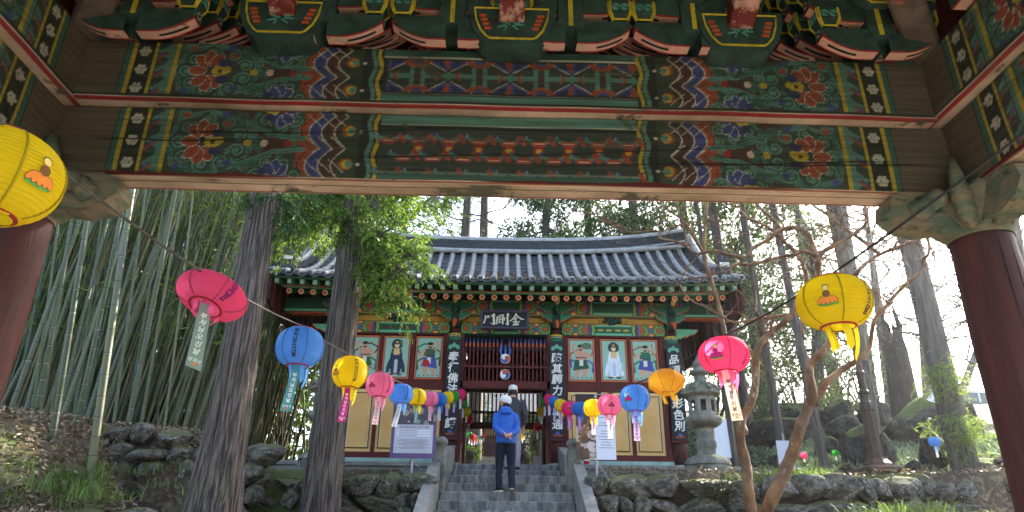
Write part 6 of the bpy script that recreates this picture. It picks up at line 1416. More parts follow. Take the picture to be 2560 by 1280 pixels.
stone_lantern('grey stone lantern standing beside the gate corner, right of the stairs', 3.83, 13.25, 2.82)
stone_lantern('stone lantern mostly hidden behind the reddish cedar trunk', -3.42, 13.35, 2.82)
# ------------------------------------------------------------------ lamp post
lp = at(2196, 1172, 12.5); post = thing('lamp_post', 'brown octagonal lamp post with a stepped foot on the terrace wall', 'lamp post', (lp.x, 12.5, 2.95))
mb = MB(); mb.box((0, 0, .03), (.62, .62, .10), ch=.02); mb.lathe([(.27, .08), (.25, .13), (.16, .22), (.15, .26)], 8); link('foot', mb.mesh('foot', m_bronze), post)
mb = MB(); mb.lathe([(.122, .25), (.11, .7), (.104, 1.05), (.13, 1.08), (.13, 1.15), (.10, 1.22)], 8)
for k in range(8): a = k*math.pi/4; mb.tube([(.124*math.cos(a), .124*math.sin(a), .26), (.106*math.cos(a), .106*math.sin(a), 1.05)], .008, 4)
for zz in (.45, .68): mb.lathe([(.124, zz-.01), (.128, zz), (.121, zz+.01)], 8, cap=False)
link('lower_shaft', mb.mesh('lower_shaft', m_bronze), post)
mb = MB(); mb.lathe([(.10, 1.21), (.078, 1.25), (.078, 1.36), (.095, 1.38), (.095, 1.42), (.068, 1.46), (.068, 1.72), (.082, 1.74), (.082, 1.78), (.056, 1.82), (.05, 2.9)], 10); link('upper_shaft', mb.mesh('upper_shaft', m_bronze), post)
mb = MB(); mb.lathe([(.07, 2.85), (.13, 2.9), (.14, 2.95), (.16, 3.3), (.2, 3.32), (.1, 3.42), (.02, 3.5)], 8); link('lamp_head', mb.mesh('lamp_head', m_bronze), post)
# ------------------------------------------------------------------ posters on stands
m_purple = mat('poster_purple', lin(112, 90, 134), lin(96, 76, 118), sc=2, rough=.5, bump=.05); m_paper = mat('poster_paper', lin(206, 206, 216), lin(192, 192, 204), sc=2, rough=.6, bump=.05); m_greytext = mat('poster_text', lin(96, 92, 104), bump=0); m_white2 = mat('sheet_white', lin(232, 234, 242), lin(222, 224, 234), sc=2, rough=.6, bump=.05)
def stand(t, x, y, z0, z1, w):
    mb = MB(); mb.tube([(x, y+.03, z0), (x, y+.03, z1)], .022, 10); mb.tube([(x-.2, y+.2, z0), (x, y+.03, z0+.25), (x+.2, y+.2, z0)], .012, 6); link('pole', mb.mesh('pole', m_steel), t); mb = MB(); mb.tube([(x-w/2, y+.015, z1), (x+w/2, y+.015, z1)], .01, 6); link('top_bar', mb.mesh('top_bar', m_steel), t)
a, c_ = at(985, 1004, 12.35), at(1087, 1147, 12.35); W = c_.x-a.x; Hh = a.z-c_.z
ps = thing('poster_stand', 'purple-edged poster with a pale text panel on a steel pole', 'poster', ((a.x+c_.x)/2, 12.35, 2.8))
zb = c_.z-2.8
stand(ps, 0, 0, 0, zb+Hh, W)
mb = MB(); mb.box((0, 0, zb+Hh/2), (W, .008, Hh)); pn = link('banner', mb.mesh('banner', m_purple), ps)
cv = Canvas(-W/2+.01, W/2-.01, 0, Hh*.4, .012, lin(92, 84, 92)); rs = np.random.default_rng(3)
for k in range(30): cv.disc(rs.uniform(-W/2, W/2), rs.uniform(.02, Hh*.4), rs.uniform(.02, .06), [lin(120, 112, 122), lin(150, 150, 158), lin(72, 62, 74), lin(170, 150, 140)][k % 4])
link('picture', cv.mesh('picture', m_paint_s, lambda X, Y: (X, 0*X-.006, Y+zb+Hh*.59)), pn)
mb = MB(); mb.box((0, -.006, zb+Hh*.34), (W*.86, .004, Hh*.5)); link('text_panel', mb.mesh('text_panel', m_paper), pn)
V, Fs = GLYPHS['육조혜능선사 탄신 다례']; mb = MB(); mb.add([(x*.052, -.0095, zb+Hh*.545+y*.052) for x, y, z in V], Fs); link('title', mb.mesh('title', m_greytext), pn)
mb = MB()
for k in range(3): mb.box((0, -.0085, zb+Hh*(.485-.045*k)), (W*.78, .002, .026))
link('text_bars', mb.mesh('text_bars', m_white2), pn)
mb = MB()
for k in range(3): mb.box((-.1, -.0102, zb+Hh*(.485-.045*k)), (W*.4, .001, .008))
for k in range(8): mb.box((0, -.0085, zb+Hh*(.32-.022*k)), (W*(.6+.15*math.sin(k*2.3)), .001, .006))
link('text_lines', mb.mesh('text_lines', m_greytext), pn)['kind'] = 'stuff'
a, c_ = at(1438, 985, 12.35), at(1541, 1150, 12.35)
p2 = thing('poster_stand', 'brown photo poster with a white notice sheet on a steel pole beside the newel post', 'poster', ((a.x+c_.x)/2, 12.35, 2.8)); W = c_.x-a.x; Hh = a.z-c_.z; zb = c_.z-2.8; stand(p2, .0, 0, 0, zb+Hh, W*1.05)
cv = Canvas(-W/2, -.0, 0, Hh, .012, lin(92, 72, 58)); rs = np.random.default_rng(5)
for k in range(26): cv.disc(rs.uniform(-W/2, 0), rs.uniform(0, Hh*.45), rs.uniform(.03, .1), [lin(196, 178, 164), lin(150, 120, 96), lin(110, 84, 66), lin(214, 204, 196)][k % 4], rs.uniform(.03, .1))
cv.line([(-W*.42, Hh*.3), (-W*.12, Hh*.62)], .05, lin(150, 104, 66)); cv.rect(-9, 9, Hh*.8, 9, lin(64, 52, 50))
link('photo_sheet', cv.mesh('photo_sheet', m_paint_s, lambda X, Y: (X, .01*np.sin(Y*9), Y+zb)), p2)
mb = MB(); mb.box((W*.25, -.012, zb+Hh*.38), (W*.5, .006, Hh*.76)); sh = link('notice_sheet', mb.mesh('notice_sheet', m_white2), p2)
mb = MB()
for k in range(13):
    if k in (2, 5): continue
    mb.box((W*.25, -.0165, zb+Hh*(.68-.042*k)), (W*(.3+.08*math.sin(k*1.7)), .001, .008))
link('text_lines', mb.mesh('text_lines', m_greytext), sh)['kind'] = 'stuff'
t3 = at(1800, 1140, 15.5); p3 = thing('poster_stand', 'white poster partly hidden behind the stone lantern', 'poster', (t3.x-.05, 15.5, float(ground_z(t3.x, 15.5)))); mb = MB(); mb.box((0, 0, .8), (.62, .01, .85)); b0 = link('banner', mb.mesh('banner', m_white2), p3); mb = MB(); mb.box((-.15, -.008, .85), (.25, .004, .5)); link('picture', mb.mesh('picture', m_orange), b0); mb = MB(); mb.tube([(0, .02, 0), (0, .02, 1.2)], .015, 6); link('pole', mb.mesh('pole', m_steel), p3)
t4 = at(1968, 1165, 14.0); p4 = thing('poster_stand', 'white poster behind the right myrtle stem on the slope', 'poster', (t4.x, 14.0, float(ground_z(t4.x, 14.0))-.1)); mb = MB(); mb.box((0, 0, .55), (.32, .01, .6)); link('banner', mb.mesh('banner', m_paper), p4); mb = MB(); mb.tube([(0, .02, 0), (0, .02, 1.0)], .015, 6); link('pole', mb.mesh('pole', m_steel), p4)
cn = at(1466, 1150, 14.75); can = thing('paint_can', 'small red and white can on the stone ledge below the posters', 'can', (cn.x, 14.72, 3.231)); mb = MB(); mb.lathe([(.06, 0), (.06, .09)], 14); link('body', mb.mesh('body', mat('can_red', lin(190, 30, 36), bump=0)), can); mb = MB(); mb.lathe([(.061, .09), (.061, .15), (.055, .16)], 14); link('top_band', mb.mesh('top_band', m_white), can)
# fallen log
la, lb2 = at(2295, 1185, 13.4), at(2385, 1140, 14.6); mb = MB(); mb.smooth = True; mb.tube([la, la.lerp(lb2, .5)+Vector((0, 0, .04)), lb2], [.06, .07, .05], 9); o = mb.build('fallen_log', m_bark_far); tag(o, 'fallen log leaning between the rocks beside the thick cedar', 'log')
# ------------------------------------------------------------------ far car and tiled wall at the slope's right
def car(label, px, py, Y):
    c0 = at(px, py, Y); t = thing('parked_car', label, 'car', (c0.x, Y, c0.z-1.0)); m_b = mat('car_paint', lin(206, 210, 214), bump=0, rough=.3, spec=.6); m_g = mat('car_glass', lin(60, 70, 80), bump=0, rough=.1, spec=.8)
    mb = MB(); mb.prism([(-2.2, .35), (2.2, .35), (2.25, .7), (2.1, .9), (1.2, .98), (-2.1, 1.0), (-2.25, .7)], (0, 0, 0), (1, 0, 0), (0, 0, 1), (0, 1, 0), 1.7); link('body', mb.mesh('body', m_b, True), t)
    mb = MB(); mb.prism([(-1.95, .98), (1.15, .96), (.55, 1.5), (.2, 1.58), (-1.5, 1.58)], (0, 0, 0), (1, 0, 0), (0, 0, 1), (0, 1, 0), 1.5); cb = link('cabin', mb.mesh('cabin', m_b, True), t)
    for u0, u1 in ((-1.7, -.75), (-.65, .2), (.28, .85)):
        for s in (-1, 1):
            mb = MB(); mb.prism([(u0, 1.04), (u1, 1.04), (u1-(.0 if u1 < .5 else .35), 1.48), (u0+(.15 if u0 < -1 else 0), 1.48)], (0, s*.755, 0), (1, 0, 0), (0, 0, 1), (0, 1, 0), .01); link('window', mb.mesh('window', m_g, True), cb)
    for u in (-1.4, 1.4):
        for s in (-1, 1):
            mb = MB(); mb.tube([(u, s*.72, .34), (u, s*.88, .34)], .34, 18); w = link('wheel', mb.mesh('wheel', m_black), t); mb = MB(); mb.tube([(u, s*.885, .34), (u, s*.89, .34)], .2, 14); link('rim', mb.mesh('rim', m_steel), w)
    for s in (-1, 1): mb = MB(); mb.box((2.22, s*.6, .72), (.06, .3, .12), ch=.02); link('headlight', mb.mesh('headlight', m_white2), t)
    for s in (-1, 1): mb = MB(); mb.box((-2.22, s*.65, .78), (.06, .2, .16), ch=.02); link('tail_light', mb.mesh('tail_light', m_rim), t)
car('pale parked car half hidden behind the thick cedar trunk', 2412, 1018, 30)
w0 = at(2470, 1045, 26); fw_ = thing('tiled_wall', 'low boundary wall with a grey tiled coping below the parked car', 'wall', (w0.x+2.5, 26, w0.z-1.3)); mb = MB(); mb.box((0, 0, .5), (6.5, .35, 1.1)); link('masonry', mb.mesh('masonry', m_ochre), fw_)
for k in range(22): mb = MB(); mb.tube([(-3.2+.3*k, -.42, 1.1), (-3.2+.3*k, 0, 1.35), (-3.2+.3*k, .42, 1.1)], .07, 6); link('coping_tile', mb.mesh('coping_tile', m_tile), fw_)
mb = MB(); mb.prism([(-.45, 1.05), (.45, 1.05), (0, 1.32)], (0, 0, 0), (0, 1, 0), (0, 0, 1), (1, 0, 0), 6.6); link('coping', mb.mesh('coping', m_tile_dk, True), fw_)
# dark tiled earth wall in the bamboo
w1 = thing('tiled_wall', 'dark old earth wall with a tiled coping seen through the bamboo', 'wall', (-11.5, 20.5, 3.4)); mb = MB(); mb.box((0, 0, 1.0), (8, .5, 2.2)); link('masonry', mb.mesh('masonry', m_dirt), w1); mb = MB(); mb.prism([(-.6, 2.1), (.6, 2.1), (0, 2.5)], (0, 0, 0), (0, 1, 0), (0, 0, 1), (1, 0, 0), 8.2); link('coping', mb.mesh('coping', m_tile_dk, True), w1)
for k in range(27): mb = MB(); mb.tube([(-4+.3*k, -.62, 2.13), (-4+.3*k, 0, 2.55)], .07, 6); link('coping_tile', mb.mesh('coping_tile', m_tile_dk), w1)
# ------------------------------------------------------------------ court behind the doorway
ist = thing('court_stairs', 'pale stone stairs in the sunny court seen through the doorway', 'stairs', (-.35, 25, 3.15))
for k in range(13): mb = MB(); mb.box((0, .2+.36*k, .05+.155*k), (2.0, .5, .16), ch=.01); link('step', mb.mesh('step', m_granite), ist)
for x, lb_ in ((-.98, 'round-topped stone post in the court, left side of the doorway'), (.62, 'round-topped stone post in the court, right side of the doorway')):
    t = thing('stone_post', lb_, 'post', (x, 20.2, 3.15), 0, 'stone posts in the court'); mb = MB(); mb.box((0, 0, .42), (.3, .3, .9), ch=.03); link('shaft', mb.mesh('shaft', m_granite_old), t); mb = MB(); mb.smooth = True; mb.lathe([(.15, .86), (.17, .92), (.14, 1.02), (.07, 1.08), (.005, 1.1)], 14); link('cap', mb.mesh('cap', m_granite_old), t)
hall = thing('inner_hall', 'second temple hall with ochre walls and red columns seen through the doorway', 'temple', (0, 41, 5.2))
mb = MB(); mb.box((0, 1.6, 1.7), (8, 3, 3.4)); link('wall', mb.mesh('wall', m_ochre), hall)
for x in (-3.9, -1.35, 1.35, 3.9): mb = MB(); mb.lathe([(.2, -.1), (.18, 3.4)], 14, (x, 0, 0)); link('column', mb.mesh('column', m_redwood), hall)
for x in (-1.35, 1.35):
    mb = MB(); mb.box((x, -.24, 1.9), (.34, .03, 2.4)); cb_ = link('couplet_panel', mb.mesh('couplet_panel', m_black), hall)
    for k, ch in enumerate('行其力'): letters('character', ch, .27, m_white, cb_, (x, -.26, 2.6-.36*k))
mb = MB(); mb.box((0, 0, 3.5), (8.4, .4, .4)); link('lintel', mb.mesh('lintel', m_green), hall); mb = MB(); mb.box((0, -.02, 2.5), (2.4, .08, .12)); link('rail', mb.mesh('rail', m_redwood), hall)
for k in range(15): mb = MB(); mb.box((-1.1+.157*k, -.02, 2.9), (.05, .05, .75)); link('lattice_bar', mb.mesh('lattice_bar', m_redwood), hall)
mb = MB(); mb.prism([(-1.6, 3.6), (1.6, 5.6), (4.8, 3.6)], (0, 0, 0), (0, 1, 0), (0, 0, 1), (1, 0, 0), 11); link('roof', mb.mesh('roof', m_tile_dk, True), hall)
mb = MB(); mb.box((0, .05, 1.25), (2.5, .1, 2.4)); link('door', mb.mesh('door', m_dkred), hall)
mb = MB(); mb.box((0, 1.2, -.6), (10, 5.5, 1.2)); link('terrace', mb.mesh('terrace', m_granite), hall)
pb = thing('poster_stand', 'pale blue poster in the court, right side of the doorway', 'poster', (1.05, 19.6, 3.15)); mb = MB(); mb.box((0, 0, .45), (.45, .02, .8)); link('banner', mb.mesh('banner', mat('poster_blue', lin(170, 176, 214), lin(206, 206, 226), sc=3, bump=0)), pb); mb = MB(); mb.tube([(0, .02, 0), (0, .02, .9)], .012, 6); link('pole', mb.mesh('pole', m_steel), pb)
pb = thing('poster_stand', 'lilac poster in the court, left side of the doorway', 'poster', (-1.3, 19.8, 3.15)); mb = MB(); mb.box((0, 0, .5), (.4, .02, 1.0)); link('banner', mb.mesh('banner', mat('poster_lilac', lin(176, 166, 206), lin(196, 190, 216), sc=3, bump=0)), pb); mb = MB(); mb.tube([(0, .02, 0), (0, .02, 1.0)], .012, 6); link('pole', mb.mesh('pole', m_steel), pb)
shrub('low round bush in the court beside the right stone post', 1320, 1148, 20.3, .28, 31, 900, (lin(60, 90, 44), lin(100, 128, 60)), 'court plants', lsz=.06); shrub('leafy potted plant in the court, left side of the doorway', 1172, 1128, 20.6, .2, 32, 300, (lin(120, 160, 60), lin(170, 196, 90)), 'court plants', lsz=.1)
shrub('dark leafy branch hanging over the court, right side of the doorway', 1330, 1080, 22.5, .5, 33, 700, CG, 'court plants', lsz=.09)
# ------------------------------------------------------------------ grass, litter, ground cover
def blades(anchors, n, L, lean, rs, w=.012):
    A = np.repeat(np.asarray(anchors), n, 0)+rs.normal(size=(len(anchors)*n, 3))*np.array([.09, .09, .0]); N = len(A); az = rs.random(N)*6.283; le = lean*(.4+rs.random(N)); Ln = L*(.6+.7*rs.random(N)); V = []; 
    d = np.stack([np.cos(az), np.sin(az), 0*az], 1); s = np.stack([-np.sin(az), np.cos(az), 0*az], 1)*w*.5
    pts = []
    for q in (0, .35, .7, 1.0): pts.append(A+d*(le*q*q*Ln)[:, None]+np.array([0, 0, 1])*(Ln*q*(1-.45*le*q))[:, None])
    V = np.stack([pts[0]-s, pts[0]+s, pts[1]-s, pts[1]+s, pts[2]-s*.8, pts[2]+s*.8, pts[3]-s*.08, pts[3]+s*.08], 1).reshape(-1, 3); b0 = np.arange(N)[:, None]*8
    Fq = np.concatenate([b0+np.array([[0, 1, 3, 2]]), b0+np.array([[2, 3, 5, 4]]), b0+np.array([[4, 5, 7, 6]])], 0); return V, Fq, N
GG = (lin(72, 98, 46), lin(118, 138, 74))
def grass(label, pxs, n, L, seed, cols=GG, jit=.25, name='grass'):
    rs = np.random.default_rng(seed); A = []
    for px, py, Y in pxs:
        p = at(px, py, Y)
        for _ in range(3): A.append((p.x+rs.normal()*jit, p.y+rs.normal()*jit, p.z-.04))
    V, Fq, N = blades(A, n, L, .75, rs); me = np_mesh(name, V, Fq, [m_leaf], np.repeat(hue(N, cols[0], cols[1], rs, .3), 8, 0)); tag(link(name, me), label, 'grass', kind='stuff')
grass('long green grass tufts on the leaf-covered bank below the bamboo', [(30, 1235, 8.6), (110, 1215, 8.8), (180, 1195, 9.0), (60, 1260, 8.3), (250, 1190, 9.2), (140, 1240, 8.5), (200, 1225, 8.7)], 20, .28, 1)
grass('green grass on top of the right terrace wall beside the lamp post', [(1930, 1195, 12.1), (1970, 1190, 12.2), (2010, 1190, 12.2), (2050, 1188, 12.2), (1900, 1200, 12.0), (1945, 1185, 12.6), (2075, 1195, 12.3), (1830, 1205, 12.1)], 26, .2, 2, jit=.15)
grass('pale green sedge clumps at the lower right in front of the wall', [(2170, 1300, 9.8), (2220, 1290, 9.9), (2270, 1290, 9.8), (2320, 1285, 9.9), (2360, 1295, 10), (2250, 1275, 10.2), (2300, 1272, 10.3), (2200, 1300, 9.6), (2340, 1275, 10.2)], 15, .22, 3, (lin(72, 92, 44), lin(116, 132, 78)))
grass('sparse grass between the stones of the left bank edge', [(400, 1180, 9.9), (440, 1210, 9.8), (470, 1165, 10.2), (330, 1245, 8.9), (505, 1240, 9.6)], 8, .2, 4)
rs = np.random.default_rng(21)
def litter(label, x0, x1, y0, y1, n, sz, cols, lift=.015, zf=None, name='leaf_litter', up=.5):
    X = x0+(x1-x0)*rs.random(n); Y = y0+(y1-y0)*rs.random(n); Z = (ground_z(X, Y) if zf is None else zf(X, Y))+lift+rs.random(n)*.04
    Z = Z+(.05*np.sin(X*2.1+Y*1.3)*np.sin(Y*1.7-X*.6) if zf is None else 0); P = np.stack([X, Y, Z], 1); D = rs.normal(size=(n, 3)); D[:, 2] = D[:, 2]*up; me = leaves_mesh(name, P, D, sz*(.6+.8*rs.random(n)), sz*.4, hue(n, cols[0], cols[1], rs, .35), m_dry, rs=rs); tag(link(name, me), label, 'leaves', kind='stuff')
m_dry = leafmat('dry_leaves', .15)
BRN = (lin(84, 68, 56), lin(150, 132, 112))
litter('dry brown leaves and bamboo sheaths strewn over the left bank', -10, -4.2, 7.6, 13.5, 16000, .085, BRN)
litter('dry leaves on the terrace edge and the right slope foot', 1.6, 9.5, 11.7, 14.5, 4500, .07, BRN)
litter('bluish green ground cover on the right slope', 5.2, 13, 13.2, 24, 26000, .16, (lin(88, 104, 80), lin(132, 146, 116)), .0, None, 'ground_cover', 1.0)
rz = lambda X, Y: np.array([roof_pt(a, (16.8-b_)/2.9).z for a, b_ in zip(X, Y)])
litter('brown leaf debris lodged between the tile rows of the gate roof', -5.0, 5.0, 14.15, 15.7, 6500, .07, (lin(92, 78, 66), lin(140, 120, 100)), .0, rz)
litter('dark creeping ivy over the right terrace wall near the stone lantern', 2.9, 4.3, 11.28, 11.6, 700, .055, (lin(40, 54, 34), lin(84, 92, 62)), -.1, lambda X, Y: 2.75-.6*rs.random(len(X))**2, 'ivy')
litter('dark creeping plants hanging over the wall between the second cedar and the stairs', -2.6, -1.3, 11.3, 11.65, 350, .055, (lin(40, 54, 34), lin(84, 92, 62)), -.1, lambda X, Y: 2.72-.5*rs.random(len(X))**2, 'ivy')
# ------------------------------------------------------------------ two visitors
def blob(name, tubes, voxel, m, parent, smooth=6):
    """tubes of elliptical rings fused into one continuous surface"""
    mb = MB()
    for rings in tubes:       # ring: (centre, rx, ry, optional axis dir)
        k = len(rings); n = 14; vs_ = []
        for i, (c, ra, rb2) in enumerate(rings):
            c = Vector(c); d = (Vector(rings[min(i+1, k-1)][0])-Vector(rings[max(i-1, 0)][0])); d = d.normalized() if d.length > 1e-6 else Vector((0, 0, 1))
            a = Vector((1, 0, 0)); a = (a-d*a.dot(d)); a = a.normalized() if a.length > .2 else (Vector((0, 1, 0))-d*d.y).normalized(); b_ = d.cross(a)
            for j in range(n): t = 2*math.pi*j/n; vs_.append(c+a*math.cos(t)*ra+b_*math.sin(t)*rb2)
        mb.add(vs_, [(i*n+j, i*n+(j+1) % n, (i+1)*n+(j+1) % n, (i+1)*n+j) for i in range(k-1) for j in range(n)]+[tuple(range(n-1, -1, -1)), tuple((k-1)*n+j for j in range(n))])
    me = mb.mesh(name, m, True); o = bpy.data.objects.new(name, me); COL.objects.link(o)
    r = o.modifiers.new('r', 'REMESH'); r.mode = 'VOXEL'; r.voxel_size = voxel; s = o.modifiers.new('s', 'SMOOTH'); s.iterations = smooth; s.factor = .5
    me2 = bpy.data.meshes.new_from_object(o.evaluated_get(bpy.context.evaluated_depsgraph_get())); bpy.data.objects.remove(o); me2.materials.clear(); me2.materials.append(m)
    me2.polygons.foreach_set('use_smooth', np.ones(len(me2.polygons), bool)); me2.name = name
    return link(name, me2, parent)
def limb(pts, rads): return [(p, r, r) for p, r in zip(pts, rads)]
def quilt(name, c1):
    b = NB(name); tc = b.new('ShaderNodeTexCoord'); br = b.new('ShaderNodeTexBrick'); br.inputs['Scale'].default_value = 11; br.inputs['Mortar Size'].default_value = .06; br.inputs['Mortar Smooth'].default_value = 1.0
    mp = b.new('ShaderNodeMapping'); mp.inputs['Rotation'].default_value = (math.pi/2, 0, 0); b.l(tc.outputs['Object'], mp.inputs[0]); b.l(mp.outputs[0], br.inputs['Vector'])
    br.inputs['Color1'].default_value = (0, 0, 0, 1); br.inputs['Color2'].default_value = (.1, .1, .1, 1); br.inputs['Mortar'].default_value = (1, 1, 1, 1)
    v = b.coord(); n = b.noise(v, 16, 5); mx = b.mix(.5, br.outputs[0], n, 'ADD'); bp = b.new('ShaderNodeBump'); bp.inputs['Strength'].default_value = .7; bp.inputs['Distance'].default_value = .02; bp.invert = True; b.l(mx, bp.inputs['Height']); b.l(bp.outputs[0], b.b.inputs['Normal'])
    return b.fin(b.mix(b.ramp(b.noise(v, 5, 4), .3, .7), c1, tuple(q*.75 for q in c1)), .38, .5)
m_jacket = quilt('blue_quilted_nylon', lin(40, 110, 216)); m_grey = quilt('grey_nylon', lin(70, 66, 68)); m_trouser = mat('dark_trousers', lin(34, 36, 50), lin(26, 28, 40), sc=8, rough=.85, bump=.4, bsc=20); m_trouser2 = mat('pale_trousers', lin(150, 150, 156), lin(130, 130, 138), sc=8, rough=.85, bump=.4, bsc=20)
m_skin = mat('skin', lin(214, 160, 130), lin(200, 142, 114), sc=10, rough=.55, bump=.1); m_hair = mat('dark_hair', lin(34, 28, 26), lin(50, 42, 38), sc=30, st=(1, 1, .2), rough=.5, bump=.5, bsc=80); m_cap = mat('white_cap', lin(232, 230, 226), lin(218, 216, 212), sc=6, rough=.8, bump=.15, bsc=60); m_sole = mat('cream_sole', lin(222, 208, 170), bump=.1); m_shoe = mat('black_shoe', lin(32, 32, 36), bump=.2); m_solegrey = mat('worn_sole', lin(120, 112, 104), lin(86, 80, 76), sc=20, bump=.5)
pr = thing('person', 'person in a blue quilted jacket and white cap climbing the stairs, hands clasped behind', 'person', (.035, 12.68, 2.535)); pr.scale = (1.0, 1.0, 1.0)
# body: one continuous figure under the clothes (local frame: x right, y away from the viewer, z up)
Lf, Rf = (-.10, .02, .0), (.12, -.22, -.10)
hipL, hipR = (-.085, .0, .86), (.09, .0, .86); kneeL, kneeR = (-.11, .06, .46), (.10, .02, .44); ankL, ankR = (-.10, -.02, .09), (.115, -.20, .02)
shL, shR = (-.165, .03, 1.36), (.165, .02, 1.33); elL, elR = (-.195, -.07, 1.10), (.2, -.08, 1.07); haL, haR = (.015, -.185, .945), (.075, -.20, .955)
body = blob('body', [[((0, .0, .82), .155, .11), ((0, .0, .95), .15, .105), ((0, .01, 1.12), .15, .10), ((0, .02, 1.3), .175, .105), ((0, .02, 1.40), .13, .08), ((-.01, .03, 1.45), .055, .055), ((-.02, .03, 1.52), .05, .05)],
     [((-.02, .03, 1.47), .05, .055), ((-.03, .04, 1.53), .072, .085), ((-.035, .05, 1.59), .078, .095), ((-.035, .05, 1.66), .066, .08), ((-.035, .05, 1.69), .03, .04)],
     limb([hipL, kneeL, ankL], [.085, .058, .042]), limb([hipR, kneeR, ankR], [.085, .058, .042]), limb([shL, elL, haL], [.055, .042, .032]), limb([shR, elR, haR], [.055, .042, .032])], .014, m_skin, pr)
blob('jacket', [[((0, -.01, .83), .172, .135), ((0, -.01, .88), .178, .14), ((0, .0, 1.05), .17, .135), ((0, .01, 1.2), .178, .13), ((0, .02, 1.32), .165, .12), ((0, .02, 1.40), .12, .095), ((-.01, .03, 1.45), .075, .075)],
     limb([(-.13, .03, 1.36), shL, (-.19, -.02, 1.23), elL, (-.12, -.135, 1.01), (-.045, -.175, .965)], [.065, .068, .064, .058, .052, .042]), limb([(.13, .03, 1.34), shR, (.19, -.02, 1.2), elR, (.155, -.14, 1.0), (.115, -.185, .965)], [.065, .068, .064, .058, .052, .042]),
     limb([(-.1, -.05, 1.42), (-.01, -.10, 1.385), (.09, -.05, 1.41)], [.05, .06, .05]), limb([(-.11, .03, 1.43), (-.0, .09, 1.43), (.1, .03, 1.42)], [.04, .04, .04])], .011, m_jacket, pr, 5)
mb = MB(); mb.smooth = True; hood = []   # hood lying on the shoulders
blob('hood', [[((-.01, -.075, 1.34), .10, .03), ((-.01, -.105, 1.37), .12, .045), ((-.01, -.09, 1.42), .115, .06), ((-.01, -.05, 1.455), .09, .05)]], .012, m_jacket, pr, 4)
blob('trousers', [[((0, .0, .80), .15, .115), ((0, .0, .90), .15, .115)], limb([(-.075, .0, .84), (-.1, .04, .64), kneeL, (-.115, .03, .28), (-.105, -.015, .05)], [.105, .088, .07, .062, .06]), limb([(.08, .0, .84), (.095, .015, .64), kneeR, (.11, -.09, .25), (.115, -.185, .035)], [.105, .088, .07, .062, .06])], .012, m_trouser, pr, 5)
# hands: palms with five bent fingers each, one holding the other
def hand(nm, w, d, s, parent, side):
    w = Vector(w); d = Vector(d).normalized(); up = Vector((0, 0, 1)); sd = d.cross(up).normalized()*side; tubes = [[(w, .024, .016), (w+d*.035, .036, .017), (w+d*.07, .036, .016), (w+d*.082, .03, .012)]]
    for k in range(4):
        b0 = w+d*.072+sd*(-.027+.018*k); L = (.055, .064, .06, .047)[k]; tubes.append([(b0, .0085, .0085), (b0+d*L*.45-up*.006, .008, .008), (b0+d*L*.8-up*.024, .0075, .0075), (b0+d*L*.85-up*.038, .006, .006)])
    tb = w+d*.02-sd*.028; tubes.append([(tb, .011, .011), (tb+d*.025-sd*.02, .010, .010), (tb+d*.055-sd*.022, .008, .008)])
    return blob(nm, tubes, .0045, m_skin, parent, 2)
hand('hand', (-.02, -.195, .965), (.75, -.1, -.35), 1, body, 1); hand('hand', (.115, -.205, .968), (-.75, -.12, -.2), 1, body, -1)
# head: turned up to the left; face parts
Rh = Euler((RAD(18), 0, RAD(80))).to_matrix(); hc = Vector((-.03, .05, 1.575))
face = lambda v: hc+Rh @ Vector(v)
mb = MB(); mb.smooth = True; mb.tube([face((0, .075, .015)), face((0, .103, -.018)), face((0, .085, -.03))], [.010, .015, .009], 8); link('nose', mb.mesh('nose', m_skin), body)
for s in (-1, 1):
    mb = MB(); mb.smooth = True; mb.tube([face((s*.074, -.01, .02)), face((s*.084, -.018, .0)), face((s*.076, -.012, -.028))], [.014, .017, .010], 8); link('ear', mb.mesh('ear', m_skin), body)
    mb = MB(); mb.smooth = True; mb.lathe([(.001, -.010), (.010, -.004), (.010, .004), (.001, .010)], 8, face((s*.032, .082, .012))); link('eye', mb.mesh('eye', m_black), body)
mb = MB(); mb.tube([face((-.024, .088, -.055)), face((0, .094, -.053)), face((.024, .088, -.055))], .004, 5); link('mouth', mb.mesh('mouth', mat('lips', lin(170, 90, 84), bump=0)), body)
mb = MB(); mb.smooth = True; P = [(.07, -.05), (.083, -.02), (.086, .02), (.08, .06), (.05, .09), (.01, .1)]
vs_ = []; n = 18
for r, z in [(.070, -.10), (.088, -.06), (.093, .0), (.09, .03)]:
    for j in range(n+1): t = math.pi*.97+j*math.pi*1.06/n; vs_.append(face((r*math.cos(t), r*1.12*math.sin(t)-.005, z)))
mb.add(vs_, [(i*(n+1)+j, i*(n+1)+j+1, (i+1)*(n+1)+j+1, (i+1)*(n+1)+j) for i in range(3) for j in range(n)]); link('hair', mb.mesh('hair', m_hair), pr)
mb = MB(); mb.smooth = True; vs_ = []; n = 24; prof = [(.098, .005), (.104, .04), (.1, .085), (.078, .12), (.04, .138), (.002, .142)]
for r, z in prof:
    for j in range(n): t = j*2*math.pi/n; vs_.append(face((r*math.cos(t), r*1.1*math.sin(t), z)))
mb.add(vs_, [(i*n+j, i*n+(j+1) % n, (i+1)*n+(j+1) % n, (i+1)*n+j) for i in range(5) for j in range(n)]); cap_ = link('cap', mb.mesh('cap', m_cap), pr)
mb = MB(); vs_ = []; m_ = 12
for q in range(m_+1):
    t = RAD(35)+q*RAD(110)/m_; vs_ += [face((.09*math.cos(t), .1*math.sin(t), .035)), face((.098*math.cos(t), .1*math.sin(t)+.11*math.sin((q/m_)*math.pi)**.6, .022+.018*math.sin(q/m_*math.pi))), face((.09*math.cos(t), .1*math.sin(t), .028))]
